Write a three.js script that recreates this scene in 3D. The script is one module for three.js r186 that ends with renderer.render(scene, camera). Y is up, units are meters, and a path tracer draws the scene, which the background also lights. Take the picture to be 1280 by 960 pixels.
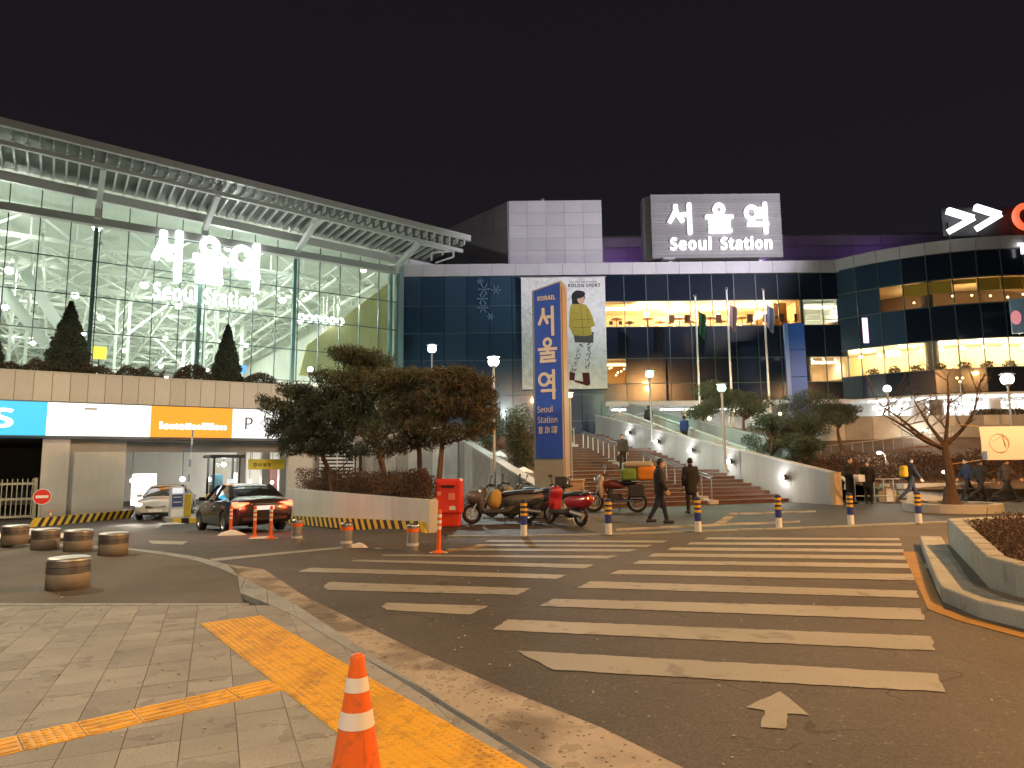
import * as THREE from 'three';
import { mergeGeometries, mergeVertices, toCreasedNormals } from 'three/addons/utils/BufferGeometryUtils.js';
import { RoundedBoxGeometry } from 'three/addons/geometries/RoundedBoxGeometry.js';
import { FontLoader } from 'three/addons/loaders/FontLoader.js';
import { TextGeometry } from 'three/addons/geometries/TextGeometry.js';
import { RectAreaLightUniformsLib } from 'three/addons/lights/RectAreaLightUniformsLib.js';
import { Brush, Evaluator, SUBTRACTION } from 'three-bvh-csg';

// ---------------------------------------------------------------- camera, sky, exposure
const scene = new THREE.Scene();
const FOCAL = 850, PITCH = Math.atan(102 / 850), ROLL = -0.0105, EYE = 1.6;
const camera = new THREE.PerspectiveCamera(2 * Math.atan(480 / FOCAL) * 180 / Math.PI, 4 / 3, 0.05, 900);
camera.position.set(0, EYE, 0);
camera.rotation.set(PITCH, 0, ROLL, 'YXZ');
const renderer = new THREE.WebGLRenderer({ antialias: true });
renderer.toneMapping = THREE.LinearToneMapping;
renderer.toneMappingExposure = 1.0;
renderer.shadowMap.enabled = true;
RectAreaLightUniformsLib.init();
{ // night sky over a city: nearly black, a little violet, a little paler towards the horizon
  const W = 64, H = 32, a = new Float32Array(W * H * 4);
  for (let y = 0; y < H; y++) for (let x = 0; x < W; x++) {
    const e = Math.max(0, (y + 0.5) / H - 0.5) * 2, k = 0.75 + 0.7 * Math.exp(-e * 3.5), i = (y * W + x) * 4;
    a[i] = 0.0102 * k; a[i + 1] = 0.0090 * k; a[i + 2] = 0.0122 * k; a[i + 3] = 1;
  }
  const sky = new THREE.DataTexture(a, W, H, THREE.RGBAFormat, THREE.FloatType);
  sky.mapping = THREE.EquirectangularReflectionMapping; sky.magFilter = THREE.LinearFilter; sky.needsUpdate = true;
  scene.background = sky; scene.environment = sky;
}
const moon = new THREE.DirectionalLight(new THREE.Color().setRGB(0.75, 0.85, 1), 0.02);
moon.position.set(-40, 60, 30); moon.shadow.radius = 4; moon.name = 'moonlight'; scene.add(moon); scene.add(moon.target);
const sc = moon.shadow.camera; sc.left = sc.bottom = -70; sc.right = sc.top = 70; sc.far = 200;

// ---------------------------------------------------------------- helpers
let seedState = 12345;
const rnd = () => { seedState = (seedState + 0x6d2b79f5) | 0; let t = Math.imul(seedState ^ (seedState >>> 15), 1 | seedState); t = (t + Math.imul(t ^ (t >>> 7), 61 | t)) ^ t; return ((t ^ (t >>> 14)) >>> 0) / 4294967296; };
const rr = (a, b) => a + (b - a) * rnd();
const V = (x, y, z) => new THREE.Vector3(x, y, z);
const clamp = (x, a, b) => Math.min(b, Math.max(a, x)), lerp = (a, b, t) => a + (b - a) * t, sstep = (a, b, x) => { const t = clamp((x - a) / (b - a), 0, 1); return t * t * (3 - 2 * t); };
// surveying: where a sight line from the photographer's eye meets a known plane (1280 x 960 picture)
const eyeE = new THREE.Euler(PITCH, 0, ROLL, 'YXZ');
const sight = (px, py) => V((px - 640) / FOCAL, -(py - 480) / FOCAL, -1).applyEuler(eyeE);
const atD = (px, py, d) => { const r = sight(px, py); return r.multiplyScalar(d / -r.z).add(V(0, EYE, 0)); };
const G = (x, d) => -(1 - sstep(-5, -2.6, x)) * 0.047 * clamp(d - 14.5, 0, 12);            // the drive falls towards the garage
const onG = (px, py, h) => { let y = h ?? 0, p; const r = sight(px, py); for (let i = 0; i < 60; i++) { p = r.clone().multiplyScalar((y - EYE) / r.y).add(V(0, EYE, 0)); if (h === undefined) y = 0.5 * y + 0.5 * G(p.x, -p.z); } return p; };

const taken = new Map();
const numbered = (n) => { const k = taken.get(n) ?? 0; taken.set(n, k + 1); return k ? n + '_' + String(k).padStart(3, '0') : n; };
const norm = (g) => { g = g.index ? g.toNonIndexed() : g; for (const k of Object.keys(g.attributes)) if (!['position', 'normal', 'uv', 'color'].includes(k)) g.deleteAttribute(k); if (!g.attributes.uv) g.setAttribute('uv', new THREE.BufferAttribute(new Float32Array(g.attributes.position.count * 2), 2)); g.morphAttributes = {}; return g; };
const merge = (list) => { list = (Array.isArray(list) ? list.flat(3) : [list]); if (list.length === 1) return list[0]; list = list.map(norm); const col = list.every((g) => g.attributes.color); if (!col) list.forEach((g) => g.deleteAttribute('color')); return mergeGeometries(list); };
function metric(g, s = 1) { // uv in metres by the way each face points
  g = norm(g.clone()); const p = g.attributes.position, uv = new Float32Array(p.count * 2), a = V(), b = V(), c = V();
  for (let i = 0; i < p.count; i += 3) {
    a.fromBufferAttribute(p, i); b.fromBufferAttribute(p, i + 1).sub(a); c.fromBufferAttribute(p, i + 2).sub(a); b.cross(c);
    const X = Math.abs(b.x), Y = Math.abs(b.y), Z = Math.abs(b.z);
    for (let k = 0; k < 3; k++) { const x = p.getX(i + k), y = p.getY(i + k), z = p.getZ(i + k), o = (i + k) * 2; if (Y >= X && Y >= Z) { uv[o] = x * s; uv[o + 1] = z * s; } else if (X > Z) { uv[o] = z * s; uv[o + 1] = y * s; } else { uv[o] = x * s; uv[o + 1] = y * s; } }
  }
  g.setAttribute('uv', new THREE.BufferAttribute(uv, 2)); return g;
}
function part(name, geos, mat, parent = scene, extra) {
  let g = merge(geos); if (mat.userData.metric) g = metric(g, mat.userData.metric);
  const m = new THREE.Mesh(g, mat); m.name = parent === scene ? numbered(name) : name; parent.add(m); if (extra) Object.assign(m.userData, extra); return m;
}
function thing(name, label, category, pos = V(0, 0, 0), yaw = 0, group) {
  const o = new THREE.Group(); o.name = numbered(name); o.position.copy(pos); o.rotation.y = yaw; o.userData = { label, category }; if (group) o.userData.group = group; scene.add(o); return o;
}
const tag = (o, label, category, group) => { Object.assign(o.userData, { label, category }); if (group) o.userData.group = group; return o; };
const struct = (name, geos, mat, label) => { const m = part(name, geos, mat); m.userData = { kind: 'structure', label, category: name.replace(/_/g, ' ').split(' ').slice(-2).join(' ') }; return m; };
const structGroup = (name, label) => { const o = new THREE.Group(); o.name = numbered(name); o.userData = { kind: 'structure', label, category: name.replace(/_/g, ' ').split(' ').slice(-2).join(' ') }; scene.add(o); return o; };
function copyOf(src, pos, yaw, label) { const c = src.clone(); c.name = numbered(src.name.replace(/_\d{3}$/, '')); c.userData = { ...src.userData }; if (label) c.userData.label = label; c.position.copy(pos); if (yaw !== undefined) c.rotation.y = yaw; scene.add(c); return c; }
// geometry shorthands
const box = (w, h, d, x = 0, y = 0, z = 0, ry = 0, rx = 0, rz = 0) => { const g = new THREE.BoxGeometry(w, h, d); if (rx) g.rotateX(rx); if (rz) g.rotateZ(rz); if (ry) g.rotateY(ry); return g.translate(x, y, z); };
const rbox = (w, h, d, r, x = 0, y = 0, z = 0, ry = 0) => { const g = new RoundedBoxGeometry(w, h, d, 2, r); if (ry) g.rotateY(ry); return g.translate(x, y, z); };
const cyl = (r1, r2, h, x = 0, y = 0, z = 0, n = 16) => new THREE.CylinderGeometry(r1, r2, h, n).translate(x, y, z);   // r1 top
const ball = (r, x = 0, y = 0, z = 0, n = 16) => new THREE.SphereGeometry(r, n, Math.max(8, n * 0.7 | 0)).translate(x, y, z);
const torus = (R, r, x, y, z, axis = 'z', n = 24, arc) => { const g = new THREE.TorusGeometry(R, r, 8, n, arc ?? Math.PI * 2); if (axis === 'x') g.rotateY(Math.PI / 2); if (axis === 'y') g.rotateX(Math.PI / 2); return g.translate(x, y, z); };
function bar(a, b, w, h = w) { // a box beam from a to b
  const d = b.clone().sub(a), L = d.length(), g = new THREE.BoxGeometry(w, h, L), m = new THREE.Matrix4().lookAt(V(0, 0, 0), d, Math.abs(d.y) > 0.999 * L ? V(1, 0, 0) : V(0, 1, 0));
  return g.applyMatrix4(m).translate((a.x + b.x) / 2, (a.y + b.y) / 2, (a.z + b.z) / 2);
}
function rod(a, b, r, r2 = r, n = 10) { const d = b.clone().sub(a), L = d.length(), g = new THREE.CylinderGeometry(r2, r, L, n); g.applyQuaternion(new THREE.Quaternion().setFromUnitVectors(V(0, 1, 0), d.normalize())); return g.translate((a.x + b.x) / 2, (a.y + b.y) / 2, (a.z + b.z) / 2); }
const tube = (pts, r, n = 8, seg) => new THREE.TubeGeometry(new THREE.CatmullRomCurve3(pts), seg ?? pts.length * 4, r, n, false);
function taperTube(pts, r0, r1, n = 8, seg = 16) { const c = new THREE.CatmullRomCurve3(pts), g = new THREE.TubeGeometry(c, seg, 1, n, false), p = g.attributes.position, q = V(); for (let i = 0; i <= seg; i++) { const t = i / seg, o = c.getPointAt(t), r = lerp(r0, r1, t); for (let j = 0; j <= n; j++) { const k = i * (n + 1) + j; q.fromBufferAttribute(p, k).sub(o).multiplyScalar(r).add(o); p.setXYZ(k, q.x, q.y, q.z); } } g.computeVertexNormals(); return g; }
const lathe = (pts, n = 24) => new THREE.LatheGeometry(pts.map(([r, y]) => new THREE.Vector2(r, y)), n);
const shapeOf = (pts) => new THREE.Shape(pts.map((p) => new THREE.Vector2(p[0], p[1])));
const extr = (shape, depth, bevel = 0, cs = 6) => new THREE.ExtrudeGeometry(shape, { depth, bevelEnabled: bevel > 0, bevelSize: bevel, bevelThickness: bevel, bevelSegments: 2, curveSegments: cs });
// a flat slab over the ground: polygon of [x, z] (three.js axes), from y0 up to y1
function slab(poly, y0, y1, bevel = 0) { const s = shapeOf(poly.map(([x, z]) => [x, -z])); const g = extr(s, Math.max(y1 - y0 - 2 * bevel, 0.001), bevel); g.rotateX(-Math.PI / 2); return g.translate(0, y0 + bevel, 0); }
// sheet draped over the ground function, lifted by dy
const ragged = (poly, j = 0.012, step = 0.07) => poly.flatMap((p, i) => { const q = poly[(i + 1) % poly.length], L = Math.hypot(q[0] - p[0], q[1] - p[1]), n = Math.max(1, Math.round(L / step)), nx = -(q[1] - p[1]) / L, nz = (q[0] - p[0]) / L; return Array.from({ length: n }, (_, k) => { const o = k ? rr(-j, j) : 0; return [lerp(p[0], q[0], k / n) + nx * o, lerp(p[1], q[1], k / n) + nz * o]; }); });
function drape(poly, dy, seg = 1) { const s = shapeOf(poly.map(([x, z]) => [x, -z])), g = new THREE.ShapeGeometry(s).rotateX(-Math.PI / 2), p = g.attributes.position; for (let i = 0; i < p.count; i++) p.setY(i, G(p.getX(i), -p.getZ(i)) + dy); g.computeVertexNormals(); return g; }
const pxPoly = (pts, h) => pts.map(([a, b]) => { const p = onG(a, b, h); return [p.x, p.z]; });
function clipHalf(poly, a, b) { // keep the side of a->b where cross > 0
  const out = [], side = (p) => (b[0] - a[0]) * (p[1] - a[1]) - (b[1] - a[1]) * (p[0] - a[0]);
  for (let i = 0; i < poly.length; i++) { const p = poly[i], q = poly[(i + 1) % poly.length], sp = side(p), sq = side(q); if (sp >= 0) out.push(p); if (sp * sq < 0) { const t = sp / (sp - sq); out.push([lerp(p[0], q[0], t), lerp(p[1], q[1], t)]); } }
  return out;
}
// smooth bodies: a distance field meshed with surface nets
const seg3 = (p, a, b) => { const bx = b.x - a.x, by = b.y - a.y, bz = b.z - a.z, px = p[0] - a.x, py = p[1] - a.y, pz = p[2] - a.z, t = clamp((px * bx + py * by + pz * bz) / (bx * bx + by * by + bz * bz + 1e-9), 0, 1), dx = px - bx * t, dy = py - by * t, dz = pz - bz * t; return [Math.sqrt(dx * dx + dy * dy + dz * dz), t]; };
const cap = (a, b, r0, r1 = r0) => (p) => { const [d, t] = seg3(p, a, b); return d - lerp(r0, r1, t); };
const ell = (c, r) => (p) => { const x = (p[0] - c.x) / r.x, y = (p[1] - c.y) / r.y, z = (p[2] - c.z) / r.z, k = Math.sqrt(x * x + y * y + z * z); return (k - 1) * Math.min(r.x, r.y, r.z); };
const rb = (c, h, r) => (p) => { const x = Math.abs(p[0] - c.x) - h.x + r, y = Math.abs(p[1] - c.y) - h.y + r, z = Math.abs(p[2] - c.z) - h.z + r; return Math.hypot(Math.max(x, 0), Math.max(y, 0), Math.max(z, 0)) + Math.min(Math.max(x, y, z), 0) - r; };
const smin = (a, b, k) => { const h = Math.max(k - Math.abs(a - b), 0) / k; return Math.min(a, b) - h * h * k * 0.25; };
const blend = (fs, k = 0.05) => (p) => { let d = fs[0](p); for (let i = 1; i < fs.length; i++) d = smin(d, fs[i](p), k); return d; };
const cut = (f, g2) => (p) => Math.max(f(p), -g2(p));
function nets(f, lo, hi, c) {
  const nx = Math.ceil((hi[0] - lo[0]) / c) + 1, ny = Math.ceil((hi[1] - lo[1]) / c) + 1, nz = Math.ceil((hi[2] - lo[2]) / c) + 1, F = new Float32Array(nx * ny * nz), id = (i, j, k) => i + nx * (j + ny * k);
  for (let k = 0; k < nz; k++) for (let j = 0; j < ny; j++) for (let i = 0; i < nx; i++) F[id(i, j, k)] = f([lo[0] + i * c, lo[1] + j * c, lo[2] + k * c]);
  const vid = new Int32Array(nx * ny * nz).fill(-1), pos = [], ind = [], E = [[0, 1], [2, 3], [4, 5], [6, 7], [0, 2], [1, 3], [4, 6], [5, 7], [0, 4], [1, 5], [2, 6], [3, 7]];
  for (let k = 0; k < nz - 1; k++) for (let j = 0; j < ny - 1; j++) for (let i = 0; i < nx - 1; i++) {
    const v = []; for (let q = 0; q < 8; q++) v.push(F[id(i + (q & 1), j + (q >> 1 & 1), k + (q >> 2))]);
    let n = 0, x = 0, y = 0, z = 0; for (const [a, b] of E) if ((v[a] < 0) !== (v[b] < 0)) { const t = v[a] / (v[a] - v[b]); x += lerp(a & 1, b & 1, t); y += lerp(a >> 1 & 1, b >> 1 & 1, t); z += lerp(a >> 2, b >> 2, t); n++; }
    if (n) { vid[id(i, j, k)] = pos.length / 3; pos.push(lo[0] + (i + x / n) * c, lo[1] + (j + y / n) * c, lo[2] + (k + z / n) * c); }
  }
  const quad = (a, b, c2, d, flip) => { if (a < 0 || b < 0 || c2 < 0 || d < 0) return; flip ? ind.push(a, c2, b, a, d, c2) : ind.push(a, b, c2, a, c2, d); };
  for (let k = 1; k < nz - 1; k++) for (let j = 1; j < ny - 1; j++) for (let i = 1; i < nx - 1; i++) {
    const s = F[id(i, j, k)] < 0;
    if (s !== F[id(i + 1, j, k)] < 0) quad(vid[id(i, j - 1, k - 1)], vid[id(i, j, k - 1)], vid[id(i, j, k)], vid[id(i, j - 1, k)], !s);
    if (s !== F[id(i, j + 1, k)] < 0) quad(vid[id(i - 1, j, k - 1)], vid[id(i - 1, j, k)], vid[id(i, j, k)], vid[id(i, j, k - 1)], !s);
    if (s !== F[id(i, j, k + 1)] < 0) quad(vid[id(i - 1, j - 1, k)], vid[id(i, j - 1, k)], vid[id(i, j, k)], vid[id(i - 1, j, k)], !s);
  }
  const g = new THREE.BufferGeometry(); g.setAttribute('position', new THREE.Float32BufferAttribute(pos, 3)); g.setIndex(ind); g.computeVertexNormals(); return g;
}

// ---------------------------------------------------------------- procedural textures and materials
const N0 = 64, lattice = Array.from({ length: 8 }, () => Float32Array.from({ length: N0 * N0 }, rnd));
const vnoise = (l, u, v, per) => { // tileable value noise, u v in 0..1
  const x = u * per, y = v * per, i = Math.floor(x), j = Math.floor(y), a = x - i, b = y - j, s = a * a * (3 - 2 * a), t = b * b * (3 - 2 * b), L = lattice[l & 7], at = (p, q) => L[((p % per) % N0) + N0 * ((q % per) % N0)];
  return lerp(lerp(at(i, j), at(i + 1, j), s), lerp(at(i, j + 1), at(i + 1, j + 1), s), t);
};
const fbm = (u, v, p, o = 4, l = 0) => { let s = 0, a = 0.5, n = 0; for (let i = 0; i < o; i++) { s += a * vnoise(l + i, u, v, Math.min(p << i, 64)); n += a; a *= 0.5; } return s / n; };
function tex(size, fn, repeatMetres, srgb = true) { // fn(u,v) -> [r,g,b] linear for colour, or a number
  const a = new Uint8Array(size * size * 4), enc = (x) => { x = clamp(x, 0, 1); return srgb ? (x <= 0.0031308 ? 12.92 * x : 1.055 * Math.pow(x, 1 / 2.4) - 0.055) * 255 : x * 255; };
  for (let y = 0; y < size; y++) for (let x = 0; x < size; x++) { let c = fn(x / size, y / size), i = (y * size + x) * 4; if (typeof c === 'number') c = [c, c, c]; a[i] = enc(c[0]); a[i + 1] = enc(c[1]); a[i + 2] = enc(c[2]); a[i + 3] = 255; }
  const t = new THREE.DataTexture(a, size, size); t.wrapS = t.wrapT = THREE.RepeatWrapping; t.magFilter = THREE.LinearFilter; t.minFilter = THREE.LinearMipmapLinearFilter; if (srgb) t.colorSpace = THREE.SRGBColorSpace; t.repeat.set(1 / repeatMetres, 1 / repeatMetres); t.needsUpdate = true; return t;
}
const rgb = (r, g, b) => new THREE.Color().setRGB(r, g, b);
const mat = (r, g, b, rough = 0.7, metal = 0, o = {}) => new THREE.MeshStandardMaterial({ color: rgb(r, g, b), roughness: rough, metalness: metal, ...o });
const glow = (r, g, b, k = 1, base = 0.6) => new THREE.MeshStandardMaterial({ color: rgb(base, base, base), roughness: 0.5, emissive: rgb(r, g, b), emissiveIntensity: k });
const textured = (m, t, bump, bs) => { m.map = t; if (bump) { m.bumpMap = bump; m.bumpScale = bs; } m.userData.metric = 1; return m; };
const tint = (c, k) => [c[0] * k, c[1] * k, c[2] * k];
const speckle = (l, n) => { const s = Float32Array.from({ length: n * n }, rnd); return (u, v) => s[(Math.floor(u * n) % n) + n * (Math.floor(v * n) % n)]; };
const sp1 = speckle(0, 512), sp2 = speckle(1, 256), sp3 = speckle(2, 128);
const noiseBump = tex(512, (u, v) => 0.5 * fbm(u, v, 16, 3) + 0.5 * sp1(u, v), 1.2, false);
const softBump = tex(256, (u, v) => fbm(u, v, 8, 4), 2, false);
const tAsphalt = tex(1024, (u, v) => { const big = fbm(u, v, 3, 4, 1), mid = fbm(u, v, 12, 3, 2), s = sp1(u, v), s2 = sp2(u, v), crack = Math.abs(fbm(u, v, 5, 4, 4) - 0.5) < 0.006 && mid > 0.5 ? 0.55 : 1; let k = (0.036 + 0.052 * big + 0.026 * mid + 0.045 * (s - 0.5)) * crack; if (s2 > 0.985) k += 0.05; return [k * 1.14, k, k * 0.86]; }, 6);
const mAsphalt = textured(mat(1, 1, 1, 0.78), tAsphalt, noiseBump, 0.006);
const tForecourt = tex(512, (u, v) => { const k = 0.06 + 0.10 * fbm(u, v, 4, 5, 3) + 0.05 * (sp1(u, v) - 0.5); return [k * 1.12, k * 0.98, k * 0.8]; }, 4);
const mForecourt = textured(mat(1, 1, 1, 0.85), tForecourt, noiseBump, 0.004);
const tConc = tex(512, (u, v) => { const st = fbm(u, v, 6, 4, 2), big = fbm(u, v, 2, 3, 5), k = 0.30 + 0.12 * (st - 0.5) + 0.16 * (big - 0.5) + 0.05 * (sp1(u, v) - 0.5); return [k * 1.03, k, k * 0.93]; }, 3);
const mConc = textured(mat(1, 1, 1, 0.85), tConc, noiseBump, 0.003);
const mConcLight = textured(mat(1.5, 1.5, 1.5, 0.8), tConc, noiseBump, 0.002);
const tGutter = tex(512, (u, v) => { const a = fbm(u, v, 5, 5, 1), b = fbm(u, v, 14, 4, 4), s = sp1(u, v), s2 = sp3(u, v); let k = 0.19 + 0.24 * sstep(0.32, 0.68, a) * (0.45 + 0.8 * b) + 0.12 * (s - 0.5); if (b > 0.66) k *= 0.72; if (s2 > 0.975) k *= 0.35; return [k * 1.1, k * 0.97, k * 0.78]; }, 2.2);
const mGutter = textured(mat(1, 1, 1, 0.95), tGutter, noiseBump, 0.012);
const granite = (r, g, b, amp, l) => tex(512, (u, v) => { const k = 1 + amp * (sp1(u, v) - 0.5) + 0.35 * (fbm(u, v, 5, 4, l) - 0.5) + 0.25 * (fbm(u, v, 2, 3, l + 2) - 0.5) - (fbm(u, v, 9, 4, l + 1) > 0.66 ? 0.2 : 0); return [r * k, g * k, b * k]; }, 1.7);
const mPaver = [0.88, 1, 1.1, 0.96].map((k, i) => textured(mat(k, k * (i === 3 ? 1.02 : 1), k, 0.8), granite(0.30, 0.30, 0.275, 0.5, i), noiseBump, 0.003));
const mKerb = textured(mat(1, 1, 1, 0.75), granite(0.30, 0.32, 0.31, 0.5, 2), noiseBump, 0.004);
const mJoint = textured(mat(0.5, 0.48, 0.42, 0.95), tConc, noiseBump, 0.004);
const tYel = tex(512, (u, v) => { const d = fbm(u, v, 6, 5, 3), w = fbm(u, v, 20, 3, 1), k = 1 - 0.22 * sstep(0.5, 0.75, d) - 0.25 * sstep(0.58, 0.72, w) + 0.1 * (sp1(u, v) - 0.5); return [0.74 * k, 0.40 * k, 0.015 + 0.02 * (1 - k)]; }, 1.3);
const mTactile = textured(mat(1, 1, 1, 0.6), tYel, noiseBump, 0.002);
const tPaint = tex(1024, (u, v) => { const w = fbm(u, v, 6, 5, 2), f = sp1(u, v), b = fbm(u, v, 24, 3, 4), worn = sstep(0.58, 0.78, w * 0.5 + b * 0.5) * 0.4 + (f > 0.9 ? 0.3 : 0); const k = lerp(0.34, 0.07, clamp(worn, 0, 1)) * (0.82 + 0.3 * fbm(u, v, 3, 3, 6)); return [k, k * 0.96, k * 0.8]; }, 3);
const mPaint = textured(mat(1, 1, 1, 0.65), tPaint, noiseBump, 0.003);
const mYelPaint = textured(mat(0.9, 0.5, 0.05, 0.65), tPaint, noiseBump, 0.003);
const tStair = tex(512, (u, v) => { const k = 0.75 + 0.5 * fbm(u, v, 8, 4, 1) + 0.4 * (sp1(u, v) - 0.5); return [0.115 * k, 0.058 * k, 0.046 * k]; }, 1.5);
const mStair = textured(mat(1, 1, 1, 0.7), tStair, noiseBump, 0.002);
const mTread = textured(mat(0.42, 0.41, 0.39, 0.75), tConc, noiseBump, 0.002);
const tPanel = tex(512, (u, v) => { const k = 0.92 + 0.14 * (fbm(u, v, 3, 4, 2) - 0.5) + 0.1 * (fbm(u, v * 0.25, 24, 2, 5) - 0.5); return [k, k, k]; }, 4);
const panelM = (r, g, b, rough = 0.5, metal = 0) => textured(mat(r, g, b, rough, metal), tPanel);
const mClad = [panelM(0.60, 0.58, 0.60), panelM(0.565, 0.55, 0.57), panelM(0.63, 0.61, 0.62)];
const mGreyP = [panelM(0.43, 0.43, 0.43), panelM(0.40, 0.40, 0.41), panelM(0.46, 0.46, 0.45)];
const mStone = [panelM(0.62, 0.60, 0.55, 0.6), panelM(0.58, 0.56, 0.52, 0.6), panelM(0.65, 0.63, 0.58, 0.6)];
const mSteelW = mat(0.66, 0.67, 0.66, 0.45), mSteelG = mat(0.2, 0.32, 0.31, 0.5), mMull = mat(0.09, 0.13, 0.13, 0.45, 0.3), mDark = mat(0.025, 0.025, 0.03, 0.6), mBlack = mat(0.012, 0.012, 0.014, 0.5), mRubber = mat(0.02, 0.02, 0.02, 0.85);
const mSteel = mat(0.62, 0.63, 0.64, 0.28, 1), mGalv = mat(0.45, 0.46, 0.46, 0.45, 0.8), mChrome = mat(0.8, 0.8, 0.82, 0.12, 1), mPole = mat(0.33, 0.35, 0.35, 0.5, 0.5);
const mPane = new THREE.MeshPhysicalMaterial({ color: rgb(0.86, 0.95, 0.92), roughness: 0.02, transmission: 1, thickness: 0, ior: 1.45 });
const mPaneWarm = new THREE.MeshPhysicalMaterial({ color: rgb(0.93, 0.93, 0.9), roughness: 0.02, transmission: 1, thickness: 0, ior: 1.4 });
const blueGlass = (r, g, b) => new THREE.MeshPhysicalMaterial({ color: rgb(r, g, b), roughness: 0.2, metalness: 0, specularIntensity: 0.9, clearcoat: 0.35, clearcoatRoughness: 0.04 });
const mBlueGlass = [blueGlass(0.030, 0.062, 0.105), blueGlass(0.024, 0.052, 0.095), blueGlass(0.036, 0.07, 0.115)];
const mDarkGlass = [blueGlass(0.012, 0.018, 0.032), blueGlass(0.016, 0.022, 0.036), blueGlass(0.010, 0.015, 0.028)];
const mLeaf = new THREE.MeshPhysicalMaterial({ color: rgb(1, 1, 1), roughness: 0.95, transmission: 0.25, thickness: 0, vertexColors: true, side: THREE.DoubleSide });
const mBark = textured(mat(0.75, 0.55, 0.42, 0.95), tex(256, (u, v) => { const k = 0.09 + 0.16 * fbm(u, v * 0.4, 16, 4, 3); return [k * 1.1, k * 0.9, k * 0.75]; }, 0.6), noiseBump, 0.02);
const mSnow = textured(mat(0.78, 0.77, 0.74, 0.9), tPanel, noiseBump, 0.01);
const mSoil = textured(mat(0.6, 0.45, 0.35, 0.95), tConc, noiseBump, 0.03);
const mSkin = mat(0.52, 0.33, 0.24, 0.6), mHair = mat(0.012, 0.010, 0.010, 0.5);
const font = await new FontLoader().loadAsync('fonts/droid/droid_sans_bold.typeface.json');
const fontR = await new FontLoader().loadAsync('fonts/droid/droid_sans_regular.typeface.json');
function words(s, size, depth, width, f = font) { // text centred on x, base at y 0, stretched to a width if given
  const g = new TextGeometry(s, { font: f, size, depth, curveSegments: 5, bevelEnabled: false }); g.computeBoundingBox(); const b = g.boundingBox, k = width ? width / (b.max.x - b.min.x) : 1; g.translate(-(b.min.x + b.max.x) / 2, 0, 0); g.scale(k, 1, 1); return g;
}
// Korean letters from strokes in a unit square
const RING = (x, y, r) => ({ ring: [x, y, r] });
const JAMO = {
  seo: [[0.27, 0.97, 0.27, 0.78], [0.27, 0.80, 0.03, 0.42], [0.27, 0.78, 0.52, 0.44], [0.84, 1.02, 0.84, -0.02], [0.56, 0.66, 0.84, 0.66]],
  ul: [RING(0.5, 0.84, 0.17), [0.0, 0.56, 1.0, 0.56], [0.5, 0.56, 0.5, 0.40], [0.12, 0.38, 0.86, 0.38], [0.84, 0.38, 0.84, 0.2], [0.14, 0.2, 0.86, 0.2], [0.16, 0.2, 0.16, 0.03], [0.12, 0.03, 0.92, 0.03]],
  yeok: [RING(0.27, 0.70, 0.22), [0.84, 1.02, 0.84, 0.36], [0.5, 0.82, 0.84, 0.82], [0.5, 0.58, 0.84, 0.58], [0.15, 0.27, 0.88, 0.27], [0.84, 0.27, 0.84, -0.02]],
  ju: [[0.1, 0.95, 0.9, 0.95], [0.5, 0.95, 0.1, 0.6], [0.5, 0.95, 0.9, 0.6], [0, 0.4, 1, 0.4], [0.5, 0.4, 0.5, 0]],
  i: [RING(0.27, 0.55, 0.24), [0.86, 1.0, 0.86, 0]],
  ma: [[0.05, 0.85, 0.05, 0.25], [0.05, 0.85, 0.5, 0.85], [0.5, 0.85, 0.5, 0.25], [0.05, 0.25, 0.5, 0.25], [0.8, 1, 0.8, 0], [0.8, 0.55, 1, 0.55]],
  shou: [[0.3, 1, 0.38, 0.86], [0.7, 1, 0.62, 0.86], [0.05, 0.8, 0.95, 0.8], [0.25, 0.64, 0.25, 0], [0.75, 0.64, 0.75, 0], [0.25, 0.62, 0.75, 0.62], [0.25, 0.42, 0.75, 0.42], [0.25, 0.22, 0.75, 0.22], [0.25, 0.02, 0.75, 0.02]],
  er: [[0.35, 1, 0.1, 0.66], [0.25, 0.8, 0.9, 0.8], [0.9, 0.8, 0.8, 0.64], [0.5, 0.72, 0.5, 0.05], [0.5, 0.05, 0.38, 0.1], [0.28, 0.5, 0.08, 0.12], [0.72, 0.5, 0.94, 0.12]],
  yi: [[0.08, 1, 0.08, 0.45], [0.08, 0.98, 0.42, 0.98], [0.08, 0.8, 0.4, 0.8], [0.08, 0.62, 0.4, 0.62], [0.08, 0.45, 0.46, 0.45], [0.46, 0.45, 0.42, 0.02], [0.08, 0.28, 0.1, 0.06], [0.2, 0.28, 0.22, 0.1], [0.32, 0.3, 0.34, 0.12], [0.55, 0.98, 0.98, 0.98], [0.55, 0.98, 0.55, 0.75], [0.98, 0.98, 0.98, 0.75], [0.55, 0.75, 0.98, 0.75], [0.6, 0.58, 0.94, 0.58], [0.77, 0.68, 0.77, 0], [0.52, 0.4, 1, 0.4], [0.56, 0.22, 0.98, 0.22]],
};
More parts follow.
